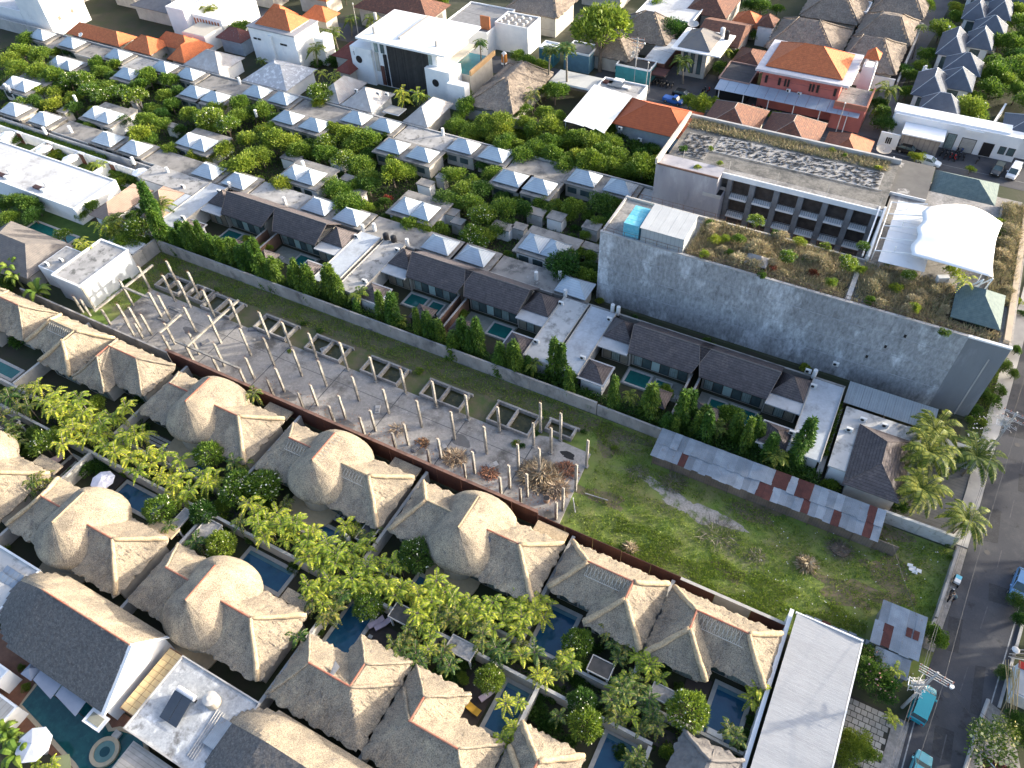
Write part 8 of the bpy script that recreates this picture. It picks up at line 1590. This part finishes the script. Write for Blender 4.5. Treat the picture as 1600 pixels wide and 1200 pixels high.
def wire(a,b,sag,lab,r=.02,m=None):
    o=thing('overhead_wire',lab,'wire',((a[0]+b[0])/2,(a[1]+b[1])/2,(a[2]+b[2])/2),'overhead wires along the road'); pts=[tuple(lerp(p,q,t/10) if i<2 else lerp(p,q,t/10)-sag*math.sin(math.pi*t/10) for i,(p,q) in enumerate(zip(a,b))) for t in range(11)]; MB().tube(pts,r,4).obj('cable',m or Mblack,o)
Mw=mat('weathered_cable',(.11,.11,.11))
for i,(dx,z) in enumerate([(-1.2,9.1),(.9,8.3),(-.4,6.4)]):
    wire((19.9+dx,39.7,z),(24.0+dx*.8,77.2,z-1.4),.8,'overhead wire between the two roadside poles, %s across'%ordn[i],m=Mw); wire((19.9+dx,39.7,z),(16.5+dx,6,z),.9,'overhead wire running off the bottom of the photo, %s across'%ordn[i],m=Mw)
wire((21.0,39.8,8.3),(33,36,7),.6,'dark cable crossing the road to the right edge, upper'); wire((21.0,39.8,7.8),(33,33,6.4),.6,'dark cable crossing the road to the right edge, lower')
wire((24,77,6.4),(28.5,118,6.5),.8,'overhead wire beyond the coconut palms'); a=W(1392,840,2.3); b=W(1432,962,2.8); wire((a[0],a[1],2.3),(b[0],b[1],2.8),.2,'thin cable over the grass from the tin shed to the long shed',m=Mw)
x0,y0=W(991,128,0); wire((x0,y0,8.4),(x0+45,y0-3,8),.9,'overhead wire along the far street, right part'); wire((x0,y0,8.4),(x0-50,y0+1,8),.9,'overhead wire along the far street, left part')
o=thing('bamboo_canes','bundle of long yellow bamboo canes leaning at the right edge by the driveway ramp','bamboo',(29,42,0)); rg=random.Random(2)
for i in range(12): a=W(1570+rg.uniform(0,25),1040+rg.uniform(-10,10),4.5); b=W(1565+rg.uniform(-4,30),1125+rg.uniform(-12,20),.2); MB().tube([(a[0],a[1],4.5),(b[0],b[1],.2)],.035,5).obj('cane',mat('bamboo_yellow',(.45,.36,.2),(.38,.3,.16),sc=2),o)
boxpx('roadside_kiosk','small kiosk with pale and red roof at the right edge by the canes','kiosk',28.9,31.5,45.0,48.5,0,2.2,mat('kiosk_grey',(.45,.46,.47)),par=0); x,y=W(1598,1040,2.4); MB().box(x-.3,x+.7,y-.3,y+.5,2.21,2.3).obj('red_box',mat('red_plastic',(.45,.04,.03)),bpy.data.objects['roadside_kiosk'])
o=thing('stack_of_poles','dark pile of poles, pipes and a dish at the right roadside','scrap',(29.2,51,0)); rg=random.Random(5)
for i in range(9): y=49.5+rg.uniform(-1,1.2); MB().tube([(28.6,y,.3+.08*i),(31.5,y+rg.uniform(.5,1.5),.6+.08*i)],.06,5).obj('pipe',Mframe if i%2 else Mconcl,o)
MB().cyl(29.0,50.6,.9,1.0,.4,.2,12).obj('dish',Mwplast,o)
house('roadside_house','white-edged maroon roof corner at the bottom right corner','house',26.6,33,29,37.2,2.9,4.2,MATS['maroon_tile'],wm=Mwhite,mr=Mwhite)
def dish(px,py,z,r,lab,m=None):
    x,y=W(px,py,z); o=thing('satellite_dish',lab,'satellite dish',(x,y,z-1.2)); q=MB(); n=16; v=[(x,y,z-.15)]+[(x+r*math.cos(2*math.pi*i/n),y+r*.8*math.sin(2*math.pi*i/n),z+.15+.3*math.sin(2*math.pi*i/n)) for i in range(n)]; q.add(v,[(0,1+i,1+(i+1)%n) for i in range(n)]); d=q.obj('reflector',m or Mconcl,o); s=d.modifiers.new('t','SOLIDIFY'); s.thickness=.05
    MB().tube([(x,y,z-1.2),(x,y,z-.1)],.06,6).obj('mast',Mframe,o); MB().tube([(x,y,z),(x,y-.3,z+.6)],.03,4).obj('feed_arm',Mwplast,o)
dish(1083,38,8.6,1.2,'large round satellite dish at the corner of the cream house roof'); dish(1381,234,4.6,1.3,'beige satellite dish behind the low dark shed roof',mat('beige_dish',(.5,.45,.38))); dish(552,77,8.6,.5,'small white satellite dish on the wing with the round window',Mwplast); dish(126,55,5.2,.55,'small white dish on the long orange roof',Mwplast)
for i,(px,py) in enumerate([(1129,50),(1136,55)]): x,y=W(px,py,7); o=thing('water_tank','%s upright tank on the cream corner house roof'%['white','dark'][i],'water tank',(x,y,6.2)); MB().cyl(x,y,6.2,7.8,.5,.5,12).obj('tank_body',[Mwplast,Mblack][i],o); MB().cyl(x,y,7.8,8.0,.5,.2,12).obj('lid',[Mwplast,Mblack][i],o)
# ================================================================ GARDEN FURNITURE
def lounger(px,py,a,m,lab,L=1.9,Wd=.7):
    x,y=W(px,py,.4); o=thing('sun_lounger',lab,'sun lounger',(x,y,.1),rz=a)
    q=MB().box(-L/2,L/2,-Wd/2,Wd/2,.18,.26); mesh_obj('frame',raw('frame',q.v,q.f,Mframe),o); q=MB().slab([(-L/2,-Wd/2+.04,.42),(L*.15,-Wd/2+.04,.42),(L*.15,Wd/2-.04,.42),(-L/2,Wd/2-.04,.42)],.16); mesh_obj('mattress',raw('mattress',q.v,q.f,m),o); q=MB().slab([(L*.15,-Wd/2+.04,.42),(L/2,-Wd/2+.04,.75),(L/2,Wd/2-.04,.75),(L*.15,Wd/2-.04,.42)],.1); mesh_obj('backrest',raw('backrest',q.v,q.f,m),o)
    for sx_ in(-1,1):
        for sy_ in(-1,1): q=MB().box(sx_*L*.42-.04,sx_*L*.42+.04,sy_*Wd*.42-.04,sy_*Wd*.42+.04,0,.18); mesh_obj('leg',raw('leg',q.v,q.f,Mframe),o)
Mlil=mat('lilac_cushion',(.55,.45,.52)); Mpk=mat('pink_cushion',(.6,.4,.42),(.68,.52,.52),sc=4)
lounger(588,973,1.0,Mlil,'lilac lounger by the narrow pool, left one'); lounger(598,976,1.0,Mlil,'lilac lounger by the narrow pool, right one'); lounger(88,718,1.1,Mpk,'pink striped daybed on the dark deck at the left',2.2,1.2); lounger(738,1107,-.2,mat('orange_cushion',(.62,.36,.05)),'orange sunbed beside the bottom pool',2.0,.8); lounger(762,1085,1.1,Mlil,'lilac lounger half under the ball tree by the bottom pool')
x,y=W(1118,1146,.5); o=thing('white_daybed','pair of rumpled white towels on the wall end of the deep right pool','towel',(x,y,.2)); MB().box(x-.9,x+.9,y-.35,y+.35,.12,.35).obj('bench',Mstone,o); MB().box(x-.8,x+.7,y-.3,y+.3,.36,.45).obj('towel',Mwplast,o)
x,y=W(543,842,1.6); o=thing('closed_parasol','closed white parasol among the yellow palms by the long blue pool','parasol',(x,y,0)); MB().tube([(x,y,1.0),(x,y,1.8),(x,y,2.9)],[.3,.42,.08],8).obj('folded_canopy',Mwplast,o); MB().cyl(x,y,0,3,.04,.04,6).obj('pole',Mframe,o)
for i,(px,py) in enumerate([(591,146),(557,143),(605,150)]): x,y=W(px,py,4.2); ac_unit(x,y,3.9+.2*i,'white roof box on the pinkish grey hip, %s'%['middle','left','right'][i])
for px,py,z,lab in [(1305,571,3.2,'upright by the flat roof wing below the big wall'),(1262,582,3.2,'at the corner of the sixth dark-roofed villa'),(1237,678,3.2,'at the garden end of the smooth pale blue roof')]: x,y=W(px,py,z); ac_unit(x,y,z,'air conditioner '+lab)
# ================================================================ LABELS FOR THE MANY
LM=[]
def lm(n,px,py): LM.append((n,px,py))
for n,px,py in [('the tall white corner tower',60,30),('the long orange roof',150,55),('the guesthouse with orange pyramid',450,60),('the flaking grey hip',425,135),('the leafy light tree by the boxed hip',500,150),('the modern house with slatted screen',640,110),('the big grey thatched house',830,140),('the bright white marquee',935,170),('the broad orange roof',1030,180),('the big street tree',935,75),('the cream corner house',1100,85),('the red house',1265,110),('the thatched estate',1330,45),('the lane of slate villas',1440,90),('the slate villas',1510,80),('the white street block',1500,200),('the derelict upper roof',1200,235),('the white tent roof',1490,350),('the terrace garden',1250,400),('the east roof planter',1560,420),
 ('the courtyard parasols',100,245),('the long white hotel block',70,280),('the long teal pool',75,365),('the hipped house at the left edge',50,390),('the white block by the site',150,430),('the tan-roofed villa',235,310),('the first dark-roofed villa',385,350),('the second dark-roofed villa',480,365),('the third dark-roofed villa',660,430),('the fourth dark-roofed villa',780,470),('the big blank wall corner',930,430),('the fifth dark-roofed villa',1030,545),('the sixth dark-roofed villa',1160,600),('the stained white roof by the carport',1350,690),('the coconut palm forecourt',1480,760),
 ('the first tank pit',290,455),('the fourth tank pit',500,535),('the last tank pit',875,665),('the heap of dead fronds',850,745),('the long tin shed',1200,760),('the pale sand patch',1085,795),('the small square tin shed',1400,985),('the long pale hall roof',1260,1080),('the teal minivan',1445,1095),('the driveway ramp',1560,1100),('the paved verge',1350,1110),
 ('the leftmost domed villa',330,660),('the dome with lashing net',525,740),('the dome with straw ridge',750,845),('the netted villa by the grass',960,920),('the last straw-rolled villa',1110,985),('the white parasol by the blue pool',160,750),('the dome with torn patches',150,840),('the dome with orange ridge',350,960),('the narrow blue pool',560,975),('the villa with the cowl',540,1080),('the villa with the orange sunbed',700,1120),('the bottom right pool',965,1180),('the deep pool by the white wall',1135,1100),('the blue pool by the netted villa',870,985),('the curved hotel pool',130,1120),('the white gable',190,1050),('the thatched villas at the left edge',60,520),('the teal pool at the left edge',50,590),('the pink daybed',88,718),('the mossy narrow pavilion',275,800),('the long blue pool under palms',490,810),
 ('the first twin pyramid',33,130),('the far-left twin pyramid',102,98),('the second twin pyramid',160,178),('the third twin pyramid',308,220),('the fourth twin pyramid',474,271),('the fifth twin pyramid',650,324),('the last twin pyramid',852,382),('the overgrown lot',830,210),('the outer pyramid row',250,105),('the inner far pyramids',470,188),('the boxed pinkish hip',555,150),('the pyramids at the lot corner',638,232),('the far-right outer pyramids',940,283),('the near pyramid pair at left',188,224),('the near pyramid pair by the tan villa',347,275),('the near pyramid pair at centre-left',523,328),('the near pyramid pair at centre',716,388)]: lm(n,px,py)
bpy.context.view_layer.update()
def shade(o):
    s=o.scale.z
    return 'small ' if s<.62 else ('large ' if s>1.15 else '')
G={}
for o,base in LAB:
    px,py=PX(o.location.x,o.location.y,o.location.z+2.5); n,lx,ly=min(LM,key=lambda l:(l[1]-px)**2+(l[2]-py)**2); dx,dy=px-lx,py-ly
    rel='left of' if dx<-abs(dy) else 'right of' if dx>abs(dy) else 'above' if dy<0 else 'below'
    if abs(dx)+abs(dy)<14: rel='at'
    key='%s%s %s %s'%(shade(o),base,rel,n); G.setdefault(key,[]).append((px,py,o))
used_l=set()
for key,l in G.items():
    l.sort(key=lambda t:t[0])
    if len(l)==1: l[0][2]['label']=key; continue
    if len(l)==2:
        for t,w_ in zip(l,('left one','right one')): t[2]['label']=key+', '+w_
        continue
    for i,t in enumerate(l):
        w_='leftmost' if i==0 else 'rightmost' if i==len(l)-1 else (ordn[i]+' from left'); t[2]['label']=key+', '+w_
# keep every label within sixteen words
for o in bpy.data.objects:
    if 'label' in o.keys() and o.parent is None:
        wd=o['label'].split()
        if len(wd)>16: print('LONG',len(wd),o.name,o['label'])
        if len(wd)<4: print('SHORT',o['label'])
labs={}
for o in bpy.data.objects:
    if o.parent is None and 'label' in o.keys(): labs.setdefault(o['label'],[]).append(o.name)
for k_,v_ in labs.items():
    if len(v_)>1: print('DUP',k_,v_)
